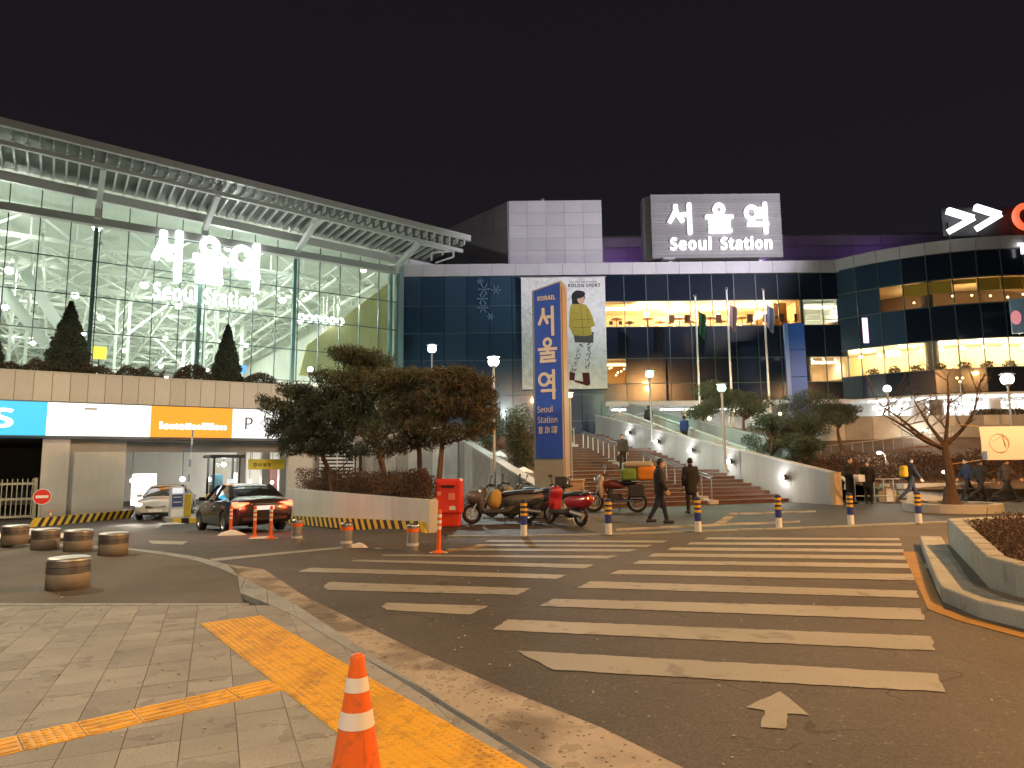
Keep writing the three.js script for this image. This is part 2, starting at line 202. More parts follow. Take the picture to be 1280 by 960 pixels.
function glyph(key, w, h, t, depth) { // origin at the lower left, facing +z; each stroke a little prouder than the last so that no faces share a plane
  const out = []; let k = 0;
  for (const s of JAMO[key]) {
    const d = depth + 0.0025 * k++;
    if (s.ring) { const [x, y, r] = s.ring, sh = new THREE.Shape(), R = r * h + t / 2; sh.absellipse(0, 0, R * Math.max(0.9, Math.min(1.15, w / h)), R, 0, Math.PI * 2); const ho = new THREE.Path(); ho.absellipse(0, 0, Math.max(R - t, 0.25 * R) * Math.max(0.9, Math.min(1.15, w / h)), Math.max(R - t, 0.25 * R), 0, Math.PI * 2); sh.holes.push(ho); out.push(extr(sh, d, 0, 14).translate(x * w, y * h, 0)); continue; }
    const [x0, y0, x1, y1] = [s[0] * w, s[1] * h, s[2] * w, s[3] * h], L = Math.hypot(x1 - x0, y1 - y0), sh = new THREE.Shape(), a = t / 2, q = Math.min(a * 0.6, 0.25 * L);
    sh.moveTo(-a + q, -a).lineTo(L + a - q, -a); sh.quadraticCurveTo(L + a, -a, L + a, -a + q).lineTo(L + a, a - q); sh.quadraticCurveTo(L + a, a, L + a - q, a).lineTo(-a + q, a); sh.quadraticCurveTo(-a, a, -a, a - q).lineTo(-a, -a + q); sh.quadraticCurveTo(-a, -a, -a + q, -a);
    out.push(extr(sh, d, 0, 3).rotateZ(Math.atan2(y1 - y0, x1 - x0)).translate(x0, y0, 0));
  }
  return out;
}
function point(x, y, z, col, I, size = 1, parent = scene) { const l = new THREE.PointLight(col, I); l.position.set(x, y, z); l.shadow.radius = size; l.castShadow = true; l.name = 'light'; parent.add(l); return l; }
function area(p, look, w, h, col, I, parent = scene) { const l = new THREE.RectAreaLight(col, I, w, h); l.position.copy(p); l.name = 'area_light'; parent.add(l); l.lookAt(look); return l; }
function spot(p, to, col, I, ang, pen = 0.5, size = 8) { const l = new THREE.SpotLight(col, I, 0, ang, pen); l.position.copy(p); l.target.position.copy(to); l.castShadow = true; l.shadow.radius = size; l.name = 'spot_light'; scene.add(l, l.target); return l; }
function leaves(n, size, pick, cols, aspect = 3, up = 0.3) { // a cloud of small leaf faces; pick() gives points through the crown
  const P = new Float32Array(n * 12), C = new Float32Array(n * 12), Nn = new Float32Array(n * 12), I = new Uint32Array(n * 6), a = V(), b = V(), nn = V(), o = V();
  for (let i = 0; i < n; i++) {
    const q = pick(); a.set(rr(-1, 1), rr(-1, 1) + up, rr(-1, 1)).normalize(); b.set(rr(-1, 1), rr(-1, 1), rr(-1, 1)).cross(a).normalize(); nn.crossVectors(b, a); const s = size * rr(0.6, 1.4), w = s / aspect, c = cols[(rnd() * cols.length) | 0], k = rr(0.7, 1.3);
    [[-1, 0], [0, 1], [1, 0], [0, -1]].forEach(([u, v], j) => { o.copy(q).addScaledVector(a, u * s).addScaledVector(b, v * w); P.set([o.x, o.y, o.z], i * 12 + j * 3); C.set([c[0] * k, c[1] * k, c[2] * k], i * 12 + j * 3); Nn.set([nn.x, nn.y, nn.z], i * 12 + j * 3); });
    const v = i * 4; I.set([v, v + 1, v + 2, v, v + 2, v + 3], i * 6);
  }
  const g = new THREE.BufferGeometry(); g.setAttribute('position', new THREE.BufferAttribute(P, 3)); g.setAttribute('normal', new THREE.BufferAttribute(Nn, 3)); g.setAttribute('color', new THREE.BufferAttribute(C, 3)); g.setIndex(new THREE.BufferAttribute(I, 1)); return g;
}
const leafMesh = (name, g, parent) => { const m = new THREE.Mesh(g, mLeaf); m.name = parent === scene ? numbered(name) : name; parent.add(m); return m; };
const inEll = (c, r) => { const d = V(rr(-1, 1), rr(-1, 1), rr(-1, 1)); while (d.lengthSq() > 1) d.set(rr(-1, 1), rr(-1, 1), rr(-1, 1)); return V(c.x + d.x * r.x, c.y + d.y * r.y, c.z + d.z * r.z); };
// a grid of panels on a plane facing +z in the parent's axes
function panels(parent, name, mats, x0, x1, y0, y1, z, nx, ny, gap = 0.02, th = 0.06, skip) {
  const w = (x1 - x0) / nx, h = (y1 - y0) / ny, g = new THREE.BoxGeometry(w - gap, h - gap, th); const gm = mats[0].userData.metric ? metric(g) : g, out = [];
  for (let j = 0; j < ny; j++) for (let i = 0; i < nx; i++) { if (skip && skip(i, j, x0 + (i + 0.5) * w, y0 + (j + 0.5) * h)) continue; const m = new THREE.Mesh(gm, mats[(rnd() * mats.length) | 0]); m.name = name; m.position.set(x0 + (i + 0.5) * w, y0 + (j + 0.5) * h, z + rr(-0.002, 0.002)); if (name === 'pane') m.rotation.set(rr(-0.008, 0.008), rr(-0.008, 0.008), 0); parent.add(m); out.push(m); }
  return out;
}

// ---------------------------------------------------------------- ground, pavements, markings
camera.updateMatrixWorld(); camera.updateProjectionMatrix();
const toPx = (v) => { const q = v.clone().project(camera); return [640 + q.x * 640, 480 - q.y * 480]; };
{
  const xs = [], ds = []; for (let x = -300; x < -30; x += 30) xs.push(x); for (let x = -30; x < 32; x += 0.8) xs.push(x); for (let x = 40; x <= 300; x += 26) xs.push(x);
  for (let d = -200; d < -8; d += 24) ds.push(d); for (let d = -8; d < 50; d += 0.9) ds.push(d); for (let d = 60; d <= 420; d += 40) ds.push(d);
  const pos = [], ind = []; ds.forEach((d) => xs.forEach((x) => pos.push(x, G(x, d), -d)));
  for (let j = 0; j < ds.length - 1; j++) for (let i = 0; i < xs.length - 1; i++) { const a = j * xs.length + i, b = a + 1, c = a + xs.length, e = c + 1; ind.push(a, b, c, b, e, c); }
  const g = new THREE.BufferGeometry(); g.setAttribute('position', new THREE.Float32BufferAttribute(pos, 3)); g.setIndex(ind); g.computeVertexNormals(); struct('road', g, mAsphalt, 'brown grey asphalt drive falling gently to the garage');
}
const SW = 0.055;                                       // pavement level beside the dropped kerb
const kerbIn = [[300, 741], [360, 765], [438, 814], [524, 859], [594, 902], [692, 962]].map(([a, b]) => onG(a, b, SW)), kerbOut = [[306, 724], [360, 750], [450, 809], [547, 874], [633, 927], [738, 986]].map(([a, b]) => onG(a, b, SW));
for (const k of [kerbIn, kerbOut]) { const a = k[k.length - 2], b = k[k.length - 1]; k.push(b.clone().addScaledVector(b.clone().sub(a).normalize(), 6)); }
const along = (pts, t) => { let L = 0; const s = pts.slice(1).map((p, i) => p.distanceTo(pts[i])); t *= s.reduce((a, b) => a + b, 0); for (let i = 0; i < s.length; i++) { if (t <= s[i] || i === s.length - 1) return pts[i].clone().lerp(pts[i + 1], t / s[i]); t -= s[i]; } };
{ // kerb stones, laid end to end
  const k = structGroup('kerb', 'grey granite kerb stones along the tactile paving');
  const n = 13; for (let i = 0; i < n; i++) { const f = 0.0012, a = along(kerbIn, i / n + f), b = along(kerbIn, (i + 1) / n - f), c = along(kerbOut, (i + 1) / n - f), d = along(kerbOut, i / n + f); part('kerb_stone', slab([[a.x, a.z], [b.x, b.z], [c.x, c.z], [d.x, d.z]], -0.05, SW + 0.006, 0.004), mKerb, k); }
  // the kerb bending away round the forecourt
  const o = [[306, 724], [278, 712], [255, 703], [215, 695], [155, 687], [90, 683], [20, 681], [-120, 678]].map(([a, b]) => onG(a, b, SW)), inn = o.map((p, i) => { const t = (o[i + 1] ?? p).clone().sub(o[i - 1] ?? p).normalize(); return p.clone().addScaledVector(V(t.z, 0, -t.x), -0.22); });
  inn[0].copy(kerbIn[0]);
  for (let i = 0; i < 9; i++) { const f = 0.0015, a = along(inn, i / 9 + f), b = along(inn, (i + 1) / 9 - f), c = along(o, (i + 1) / 9 - f), d = along(o, i / 9 + f); part('kerb_stone', slab([[a.x, a.z], [b.x, b.z], [c.x, c.z], [d.x, d.z]], -0.05, SW + 0.006, 0.004), mKerb, k); }
  const line = [[306, 757], [0, 757], [-400, 757]].map(([a, b]) => onG(a, b, SW));
  struct('forecourt', slab([[line[0].x, line[0].z], [kerbIn[0].x, kerbIn[0].z], ...inn.slice(1).map((p) => [p.x, p.z]), [line[2].x, onG(-400, 678, SW).z], [line[2].x, line[2].z]], -0.05, SW - 0.002), mForecourt, 'worn brown forecourt surface around the short round bollards');
  const e0 = line[0], e1 = line[2], dz = 0.12; struct('edging', slab([[e0.x, e0.z], [e0.x, e0.z - dz], [e1.x, e1.z - dz], [e1.x, e1.z]], -0.05, SW + 0.004), mKerb, 'pale narrow edging between paving slabs and forecourt');
}
{ // paving slabs 0.3 m square, clipped by the kerb and the edging
  const P = structGroup('pavement', 'grey square paving slabs beside the road'), th = -23.5 * Math.PI / 180, e1 = [Math.sin(th), -Math.cos(th)], e2 = [Math.cos(th), Math.sin(th)], s = 0.3, g2 = 0.0035;
  const A0 = onG(306, 757, SW), A1 = onG(-400, 757, SW), K0 = kerbIn[1], K1 = kerbIn[kerbIn.length - 1], O = [-3, -4];
  const keep = (poly, a, b) => { const sd = (b[0] - a[0]) * (O[1] - a[1]) - (b[1] - a[1]) * (O[0] - a[0]); return sd > 0 ? clipHalf(poly, a, b) : clipHalf(poly, b, a); };
  const seen = [], rest = [];
  for (let i = -24; i < 34; i++) for (let j = -30; j < 26; j++) {
    const bx = -2.2 + i * s * e1[0] + j * s * e2[0], bz = -4 + i * s * e1[1] + j * s * e2[1];
    let poly = [[g2, g2], [s - g2, g2], [s - g2, s - g2], [g2, s - g2]].map(([u, v]) => [bx + u * e1[0] + v * e2[0], bz + u * e1[1] + v * e2[1]]);
    poly = keep(poly, [A0.x, A0.z], [A1.x, A1.z]); if (poly.length > 2) poly = keep(poly, [K0.x, K0.z], [K1.x, K1.z]); if (poly.length < 3) continue;
    const c = poly.reduce((q, p) => [q[0] + p[0] / poly.length, q[1] + p[1] / poly.length], [0, 0]); if (c[0] < -9 || c[1] > 2.5) continue;
    const [px, py] = toPx(V(c[0], SW, c[1])), vis = c[1] < -2 && px > -40 && py < 1000; if (poly.length > 4 || vis) { }
    let ar = 0; poly.forEach((p, q) => { const r = poly[(q + 1) % poly.length]; ar += p[0] * r[1] - r[0] * p[1]; }); if (Math.abs(ar) < 0.0006) continue; if (ar > 0) poly.reverse();
    (vis ? seen : rest).push([poly, c, py]);
  }
  seen.sort((a, b) => b[2] - a[2]);
  const tile = ([poly]) => slab(poly, 0.0, SW + rr(-0.0015, 0.0015), 0.0015);
  seen.slice(0, 300).forEach((t) => part('paving_slab', tile(t), mPaver[(rnd() * 4) | 0], P));
  const far = [...seen.slice(300), ...rest]; if (far.length) part('paving_slab', far.map(tile), mPaver[1], P, { kind: 'stuff' });
  const b0 = kerbIn[kerbIn.length - 1];
  part('bedding', slab([[A0.x, A0.z], [K0.x, K0.z], [b0.x, b0.z], [-9.5, b0.z], [-9.5, A1.z]], -0.06, SW - 0.006), mJoint, P);
  
  // tactile paving: a band of blister tiles two wide, and a line of bar tiles
  const T = structGroup('tactile_paving', 'yellow tactile paving of blister and bar tiles');
  const base = rbox(0.296, 0.02, 0.296, 0.003), dome = [], bars = [];
  for (let i = 0; i < 6; i++) for (let j = 0; j < 6; j++) dome.push(lathe([[0.0165, 0], [0.0145, 0.0035], [0.010, 0.0052], [0.0001, 0.0056]], 10).translate(-0.125 + i * 0.05, 0.01, -0.125 + j * 0.05));
  for (let i = 0; i < 4; i++) bars.push(rbox(0.27, 0.012, 0.03, 0.005, 0, 0.0095, -0.111 + i * 0.074));
  const gB = merge([base.clone(), ...dome]), gR = merge([base.clone(), ...bars]);
  const put = (g, x, z, yaw) => { const q = g.clone().rotateY(yaw).translate(x, SW - 0.004 + rr(-0.001, 0.001), z); part('tactile_tile', q, mTactile, T); };
  const L0 = onG(250, 780, SW), L1 = onG(425, 920, SW), R0 = onG(318, 765, SW), u = L1.clone().sub(L0).setY(0).normalize(), w = V(-u.z, 0, u.x).multiplyScalar(V(-u.z, 0, u.x).dot(R0.clone().sub(L0)) > 0 ? 1 : -1), yaw = Math.atan2(-u.z, u.x);
  for (let i = 0; i < 30; i++) for (let j = 0; j < 2; j++) put(gB, L0.x + u.x * (i + 0.5) * 0.3 + w.x * (j + 0.5) * 0.3, L0.z + u.z * (i + 0.5) * 0.3 + w.z * (j + 0.5) * 0.3, yaw);
  const D0 = onG(345, 856, SW), D1 = onG(0, 935, SW), v = D1.clone().sub(D0).setY(0).normalize(), yv = Math.atan2(-v.z, v.x);
  for (let i = 0; i < 12; i++) put(i === 6 || i === 4 ? gB : gR, D0.x + v.x * (i + 0.5) * 0.3, D0.z + v.z * (i + 0.5) * 0.3, yv);
}
struct('gutter', drape([...kerbOut.slice().reverse().map((p) => [p.x, p.z]), ...pxPoly([[262, 703], [330, 712], [380, 745], [516, 812], [653, 871], [751, 910], [852, 960]], 0), [3.2, 0.4]], 0.005), mGutter, 'crumbling pale concrete gutter along the kerb');
{ // crossing and other road paint
  const cw = structGroup('crosswalk', 'worn white zebra crossing stripes on the drive');
  const S = [
    [[645, 814], [1172, 843], [1182, 866], [692, 838]], [[635, 775], [1164, 796], [1169, 814], [616, 788]], [[692, 749], [1150, 761], [1157, 776], [674, 758]], [[739, 727], [1146, 739], [1148, 748], [722, 735]],
    [[774, 713], [1143, 718], [1145, 726], [762, 718]], [[799, 701], [1158, 705], [1160, 711], [791, 705]], [[817, 692], [1132, 695], [1133, 700], [810, 696]], [[840, 684.5], [1129, 687], [1130, 691], [834, 688]], [[863, 678], [1127, 679.5], [1128, 682.5], [858, 681]], [[885, 672], [1124, 673], [1125, 675.5], [880, 674.5]],
    [[477, 758], [484, 754], [610, 758], [587, 769], [483, 763]], [[405, 733], [412, 728], [663, 736], [647, 744], [409, 738]], [[372, 715], [389, 710], [708, 719], [696, 724]], [[438, 702], [446, 700], [743, 706], [731, 711]], [[480, 693.5], [772, 695], [758, 698.5], [476, 695]], [[563, 686], [797, 687], [786, 690], [556, 688]], [[598, 680.5], [817, 681.5], [808, 684], [592, 682.5]], [[612, 675.5], [835, 676], [828, 678.5], [606, 677.5]],
  ];
  for (const q of S) part('stripe', drape(ragged(pxPoly(q)), 0.006), mPaint, cw);
  const ar = part('arrow', drape(ragged(pxPoly([[975, 865], [1012, 895], [984, 893], [982, 912], [951, 910], [956, 889], [932, 885]]), 0.008), 0.006), mPaint); ar.name = numbered('direction_arrow'); ar.userData = { kind: 'structure', label: 'white direction arrow painted before the crossing', category: 'road marking' };
  const ln = structGroup('road_marking', 'thin worn white and yellow lines on the drive');
  part('white_line', drape(pxPoly([[262, 699], [450, 681.5], [452, 683.5], [266, 702]]), 0.0065), mPaint, ln);
  part('white_line', drape(pxPoly([[375, 673], [480, 686], [474, 687], [370, 674.5]]), 0.0065), mPaint, ln);
  part('white_line', drape(pxPoly([[185, 676], [235, 677], [228, 681], [190, 680]]), 0.0065), mPaint, ln);
  part('yellow_line', drape(pxPoly([[1128, 690], [1160, 762], [1200, 777], [1290, 801], [1290, 794], [1205, 770], [1180, 762], [1148, 690]]), 0.0065), mYelPaint, ln);
  part('yellow_line', drape(pxPoly([[548, 690], [610, 681], [612, 682.5], [552, 692]]), 0.0065), mYelPaint, ln);
}
{ // station plaza behind the striped bollards, a darker paving with a pale edge
  const e = [[560, 671], [660, 670.5], [770, 668], [900, 663.5], [1010, 660], [1200, 652], [1420, 644]].map(([a, b]) => onG(a, b, 0));
  const mPlaza = textured(mat(1, 1, 1, 0.68), tex(512, (u, v) => { const k = 0.028 + 0.032 * fbm(u, v, 4, 5, 2) + 0.02 * (sp1(u, v) - 0.5); return [k * 1.1, k, k * 0.92]; }, 3), noiseBump, 0.002);
  struct('plaza', slab([...e.map((p) => [p.x, p.z]), [60, -24], [60, -40], [10, -30], [1.8, -26], [-1.9, -24], [-2.1, -17.6]], -0.4, 0.03), mPlaza, 'dark damp paving of the plaza before the stairs');
  struct('plaza_edge', slab([...e.map((p) => [p.x, p.z + 0.005]), ...e.slice().reverse().map((p) => [p.x, p.z + 0.14])], -0.1, 0.034), mKerb, 'pale stone edge of the plaza');
  const t = structGroup('plaza_strip', 'pale tactile strip across the plaza before the stairs'); for (const q of [[[770, 661], [885, 655], [1000, 651], [1000, 653], [885, 658], [770, 664]], [[892, 655], [905, 655], [925, 641], [913, 641]], [[925, 641], [1020, 638], [1020, 640], [925, 643.5]]]) part('strip', slab(pxPoly(q, 0.03), 0.0, 0.036), mGutter, t);
}
// small heaps of old snow, and litter of grit
function snowHeap(p, w, d, h, label) {
  const g = new THREE.PlaneGeometry(2, 2, 26, 26).rotateX(-Math.PI / 2), q = g.attributes.position, sd = rr(0, 9);
  for (let i = 0; i < q.count; i++) { const x = q.getX(i), z = q.getZ(i), a = Math.atan2(z, x), R = 0.72 + 0.16 * Math.sin(a * 3 + sd) + 0.1 * Math.sin(a * 5 + sd * 2), r = Math.hypot(x, z) / R, n = fbm((x + 1) / 2.01, (z + 1) / 2.01, 5, 3, 1); q.setXYZ(i, x * w / 2, r < 1.25 ? h * (Math.max(0, 1 - r * r) * (0.55 + 0.9 * n) ) - (r > 0.98 ? 0.03 : 0) : -0.05, z * d / 2); }
  g.computeVertexNormals(); const m = part('snow_heap', g, mSnow); m.position.copy(p); tag(m, label, 'snow heap', 'heaps of old snow'); return m;
}
[[287, 669, 1.0, 0.6, 0.13, 'snow heap at the foot of the orange post nearest the sedan'], [328, 673, 0.9, 0.35, 0.05, 'flat snow patch between two orange posts'], [447, 684, 0.55, 0.4, 0.08, 'snow heap beside a silver bollard with orange band'], [418, 656, 0.5, 0.4, 0.13, 'small snow heap before the striped planter kerb'], [215, 655, 1.2, 0.6, 0.06, 'snow along the island of the ticket machine'], [5, 672, 1.2, 0.8, 0.14, 'snow bank between the round bollards by the gate'], [38, 668, 0.9, 0.7, 0.16, 'snow pile behind the round bollards near the gate'], [72, 672, 0.9, 0.5, 0.1, 'snow strip beside the round bollards'], [640, 645, 1.3, 0.7, 0.1, 'trampled snow under the grey scooters'], [745, 640, 1.0, 0.8, 0.12, 'dirty snow patch behind the red scooter'], [548, 691, 0.5, 0.25, 0.03, 'thin snow round the foot of a lone orange post'], [722, 650, 0.8, 0.3, 0.04, 'thin dirty snow beside the red scooter wheel']].forEach(([a, b, w, d, h, l]) => { const p = onG(a, b); if (-p.z > 16 && p.x > -2.1) p.y = 0.03; snowHeap(p, w, d, h, l); });
{ const n = 260, g = new THREE.IcosahedronGeometry(1, 0), im = new THREE.InstancedMesh(g, mConcLight, n), m = new THREE.Matrix4(), q = new THREE.Quaternion(); for (let i = 0; i < n; i++) { const a = rnd() < 0.5 ? [rr(20, 620), rr(700, 950)] : [rr(0, 1250), rr(690, 960)], p = onG(a[0], a[1]), onPave = a[0] < 300 + (a[1] - 738) * 1.7 && a[1] > 700, s = rr(0.004, 0.014); q.setFromEuler(new THREE.Euler(rr(0, 6), rr(0, 6), 0)); m.compose(p.setY((onPave ? SW : G(p.x, -p.z)) + s * 0.5), q, V(s, s * 0.6, s * rr(0.7, 1.4))); im.setMatrixAt(i, m); } im.name = numbered('grit'); im.userData = { kind: 'stuff', label: 'scattered grit and litter crumbs on the ground', category: 'grit' }; scene.add(im); }

// ---------------------------------------------------------------- street lamps outside the frame that light the near ground
function streetLamp(x, d, h, reach, col, I, label, size = 9, glowK = 6) {
  const o = thing('street_lamp', label, 'street lamp', V(x, 0, -d), Math.atan2(-x, d > 0 ? d - 5 : d - 6), 'street lamps');
  part('base', lathe([[0.2, 0], [0.2, 0.06], [0.13, 0.1], [0.11, 0.5]], 16), mPole, o); part('pole', taperTube([V(0, 0.3, 0), V(0, h * 0.6, 0), V(0, h - 0.4, 0.05), V(0, h, reach * 0.4), V(0, h + 0.12, reach)], 0.1, 0.045), mPole, o);
  part('lamp_head', rbox(0.3, 0.12, 0.7, 0.05, 0, h + 0.13, reach + 0.25), mPole, o); const c = glow(col.r, col.g, col.b, glowK); part('lamp_lens', rbox(0.24, 0.04, 0.56, 0.015, 0, h + 0.05, reach + 0.25), c, o);
  const sl = new THREE.SpotLight(col, I, 0, 1.53, 0.06); sl.position.set(0, h - 0.0, reach + 0.25); sl.target.position.set(0, 0, reach + 0.25); sl.castShadow = true; sl.shadow.radius = size; sl.name = 'lamp_light'; o.add(sl, sl.target); return o;
}
streetLamp(18, 11.5, 11, 1.8, rgb(1, 0.48, 0.16), 2000, 'tall sodium street lamp beyond the right hand planter', 10);
streetLamp(30, 24, 9, 1.4, rgb(1, 0.50, 0.16), 330, 'sodium street lamp beyond the bare tree', 9);
streetLamp(-7.5, -1.5, 8.5, 1.4, rgb(1, 0.96, 0.84), 125, 'street lamp standing on the slab pavement');
streetLamp(3, -11, 12, 1.6, rgb(1, 0.60, 0.30), 920, 'tall street lamp across the street from the station', 10);
streetLamp(-17, 18, 10.5, 1.5, rgb(1, 0.80, 0.52), 560, 'street lamp on the forecourt beyond the steel gate', 10);

// ---------------------------------------------------------------- glazed station hall over the garage
const HA = onG(80, 648); HA.y = 0; const HY = 34 * Math.PI / 180, HU = V(Math.cos(HY), 0, -Math.sin(HY)), HN = V(Math.sin(HY), 0, Math.cos(HY));
const hallPx = (px, py, zl) => { const r = sight(px, py), e = V(0, EYE, 0).sub(HA), t = (zl - e.dot(HN)) / r.dot(HN), p = e.addScaledVector(r, t); return V(p.dot(HU), p.y, zl); };
const hallW = (x, y, z) => V(HA.x, y, HA.z).addScaledVector(HU, x).addScaledVector(HN, z);
const GL = -5, GF = -0.564;                                   // glass line behind the terrace parapet; garage floor
const colX = [118, 252, 370, 490].map((p) => hallPx(p, 330, GL).x); const bay = (colX[2] - colX[0]) / 2; colX.unshift(colX[0] - 2 * bay, colX[0] - bay);
const yBeam = hallPx(317, 309, GL).y, yGlass = hallPx(116, 455, GL).y - 0.25, xEnd = hallPx(496, 400, GL).x, rowH = (yBeam - 0.3 - yGlass) / 4;
const r0 = hallPx(0, 150, 0.4), r1 = hallPx(588, 297, 0.4), roofY = (x) => lerp(r0.y, r1.y, (x - r0.x) / (r1.x - r0.x));
const yPar1 = hallPx(160, 471, 0).y, yPar0 = hallPx(160, 507, 0).y, yBand0 = hallPx(160, 546, 0).y, yTer = yPar1 - 0.35;

const hall = thing('station_hall', 'glass fronted station hall with deep overhanging roof above the garage', 'building', V(HA.x, 0, HA.z), HY);
{
  const xL = colX[0] - 1, mCream = panelM(0.72, 0.73, 0.66, 0.6), mCeil = panelM(0.66, 0.69, 0.65, 0.6), mIn = mat(0.78, 0.80, 0.76, 0.5), mHM = mat(0.17, 0.24, 0.235, 0.4, 0.3);
  // roof deck, edge, purlins
  const deck = (z0, z1, t, dy) => { const g = new THREE.BoxGeometry(r1.x - xL, t, z0 - z1).translate((r1.x + xL) / 2, 0, (z0 + z1) / 2), p = g.attributes.position; for (let i = 0; i < p.count; i++) p.setY(i, p.getY(i) + roofY(p.getX(i)) + dy); return g; };
  const roof = part('roof', [deck(GL - 0.1, -78, 0.14, -0.1)], mCeil, hall); part('eaves_deck', [deck(0.25, GL - 0.1, 0.14, -0.1)], panelM(0.16, 0.165, 0.16, 0.5, 0.3), roof);
  part('roof_edge', [deck(0.47, 0.252, 0.36, -0.05)], mSteelW, roof);
  part('gutter_beam', [deck(-0.55, -0.75, 0.22, -0.62)], mSteelW, roof);
  for (let x = xL; x < r1.x - 0.2; x += bay / 10) part('bracket', box(0.07, 0.3, 0.5, x, roofY(x) - 0.36, 0.0), mSteelW, roof);
  for (let x = xL; x < r1.x - 0.5; x += bay / 10) part('purlin', bar(V(x, roofY(x) - 0.28, -0.76), V(x, roofY(x) - 0.28, GL + 0.2), 0.09, 0.2), mSteelW, roof);
  part('wall_beam', [deck(GL + 0.4, GL + 0.1, 0.5, -0.75)], mSteelW, roof);
  // columns with raking arms
  for (const x of [...colX]) { const c = new THREE.Group(); c.name = 'column'; hall.add(c); const yt = roofY(x) - 1.35;
    part('upper_post', box(0.3, yt - yBeam, 0.3, x, (yt + yBeam) / 2, GL + 0.55), mSteelW, c); part('raking_arm', bar(V(x, yt - 0.1, GL + 0.55), V(x, roofY(x) - 0.62, -0.7), 0.26, 0.34), mSteelW, c); part('post', box(0.2, yBeam - 0.3 - yTer, 0.32, x, (yBeam - 0.3 + yTer) / 2, GL - 0.22), mSteelG, c); }
  { const x0 = colX[colX.length - 1], e = new THREE.Group(); e.name = 'end_truss'; hall.add(e); const x1 = r1.x - 0.6; for (const [a, b] of [[V(x0, roofY(x0) - 0.75, -0.8), V(x1, roofY(x1) - 0.75, -0.8)], [V(x1, roofY(x1) - 0.7, -0.8), V(x1, yBeam + 0.2, -0.8)], [V(x1, roofY(x1) - 0.7, -0.8), V(x1 - 1.6, yBeam + 0.2, -0.8)], [V(x1 - 0.8, roofY(x1) - 1.0, -0.8), V(x1 - 0.8, yBeam + 0.2, -0.8)], [V(x1 - 1.6, roofY(x1) - 1.6, -0.8), V(x1 - 1.6, yBeam + 0.2, -0.8)], [V(x0 + 1.2, roofY(x0) - 1.8, -0.8), V(x1, roofY(x1) - 1.1, -0.8)]]) part('strut', bar(a, b, 0.1), mSteelW, e); part('curved_strut', tube([V(x0, yBeam + 0.9, GL + 0.5), V(x0 + 1.0, yBeam + 1.2, -3), V(x0 + 1.5, yBeam + 2.0, -1.2)], 0.07), mSteelW, e); }
  // transom beams and glazing
  part('transom_beam', box(xEnd - xL, 0.42, 0.5, (xEnd + xL) / 2, yBeam - 0.06, GL + 0.1), panelM(0.5, 0.52, 0.5, 0.5), hall);
  const pw = bay / 4, n = Math.floor((xEnd - xL) / pw), gx = xEnd - n * pw;
  const glaz = new THREE.Group(); glaz.name = 'glazing'; hall.add(glaz); const clr = new THREE.Group(); clr.name = 'clerestory'; hall.add(clr);
  const pg = new THREE.PlaneGeometry(pw - 0.06, rowH - 0.06);
  for (let i = 0; i < n; i++) {
    for (let j = 0; j < 4; j++) { const m = new THREE.Mesh(pg, mPane); m.name = 'pane'; m.position.set(gx + (i + 0.5) * pw, yGlass + (j + 0.5) * rowH, GL); m.rotation.set(rr(-0.002, 0.002), rr(-0.002, 0.002), 0); glaz.add(m); }
    const h = roofY(gx + i * pw) - 1.0 - yBeam - 0.16, m = part('pane', new THREE.PlaneGeometry(pw - 0.05, h - 0.05), mPane, clr); m.position.set(gx + (i + 0.5) * pw, yBeam + 0.16 + h / 2, GL + 0.05);
  }
  for (let i = 0; i <= n; i++) { part('mullion', box(0.05, yBeam - 0.3 - yGlass, 0.12, gx + i * pw, (yBeam - 0.3 + yGlass) / 2, GL), mHM, glaz); const t = roofY(gx + i * pw) - 1.0; part('mullion', box(0.05, t - yBeam - 0.16, 0.1, gx + i * pw, (t + yBeam + 0.16) / 2, GL + 0.05), mHM, clr); }
  for (let j = 0; j < 4; j++) part('transom', box(xEnd - gx, 0.05, 0.1, (xEnd + gx) / 2, yGlass + j * rowH, GL + 0.012), mHM, glaz);
  part('end_fin', box(0.35, yBeam - yTer + 0.3, 0.8, xEnd + 0.2, (yBeam + yTer + 0.3) / 2, GL - 0.1), mSteelG, hall);
  // inside: floor, walls, trusses
  const inn = new THREE.Group(); inn.name = 'interior'; hall.add(inn); const zB = -76;
  part('floor', box(xEnd - xL + 6, 0.3, GL - zB, (xEnd + xL) / 2, yTer - 0.15, (GL + zB) / 2 - 0.1), mCream, inn);
  part('back_wall', box(xEnd - xL + 8, 14, 0.3, (xEnd + xL) / 2, yTer + 6, zB), mCream, inn); part('side_wall', box(0.3, 13.6, GL - zB, xEnd + 0.6, yTer + 5.5, (GL + zB) / 2 - 0.5), mCream, inn); part('side_wall', box(0.3, 13.6, GL - zB, xL - 0.2, yTer + 5.5, (GL + zB) / 2 - 0.5), mCream, inn);
  const yb = yBeam - 0.4, yt = yBeam + 1.5;
  for (let k = 0; k < 11; k++) { const z = -8.5 - k * 6, list = [bar(V(xL, yb, z), V(xEnd, yb, z), 0.2, 0.24), bar(V(xL, yt, z), V(xEnd, yt - 0.6, z), 0.2, 0.24)]; for (let x = xL, q = 0; x < xEnd - 1.5; x += 2.2, q++) list.push(bar(V(x, q % 2 ? yb : yt - 0.3, z), V(x + 2.2, q % 2 ? yt - 0.3 : yb, z), 0.12), bar(V(x, yb, z), V(x, yt - 0.3, z), 0.09)); part('roof_truss', list, mIn, inn); }
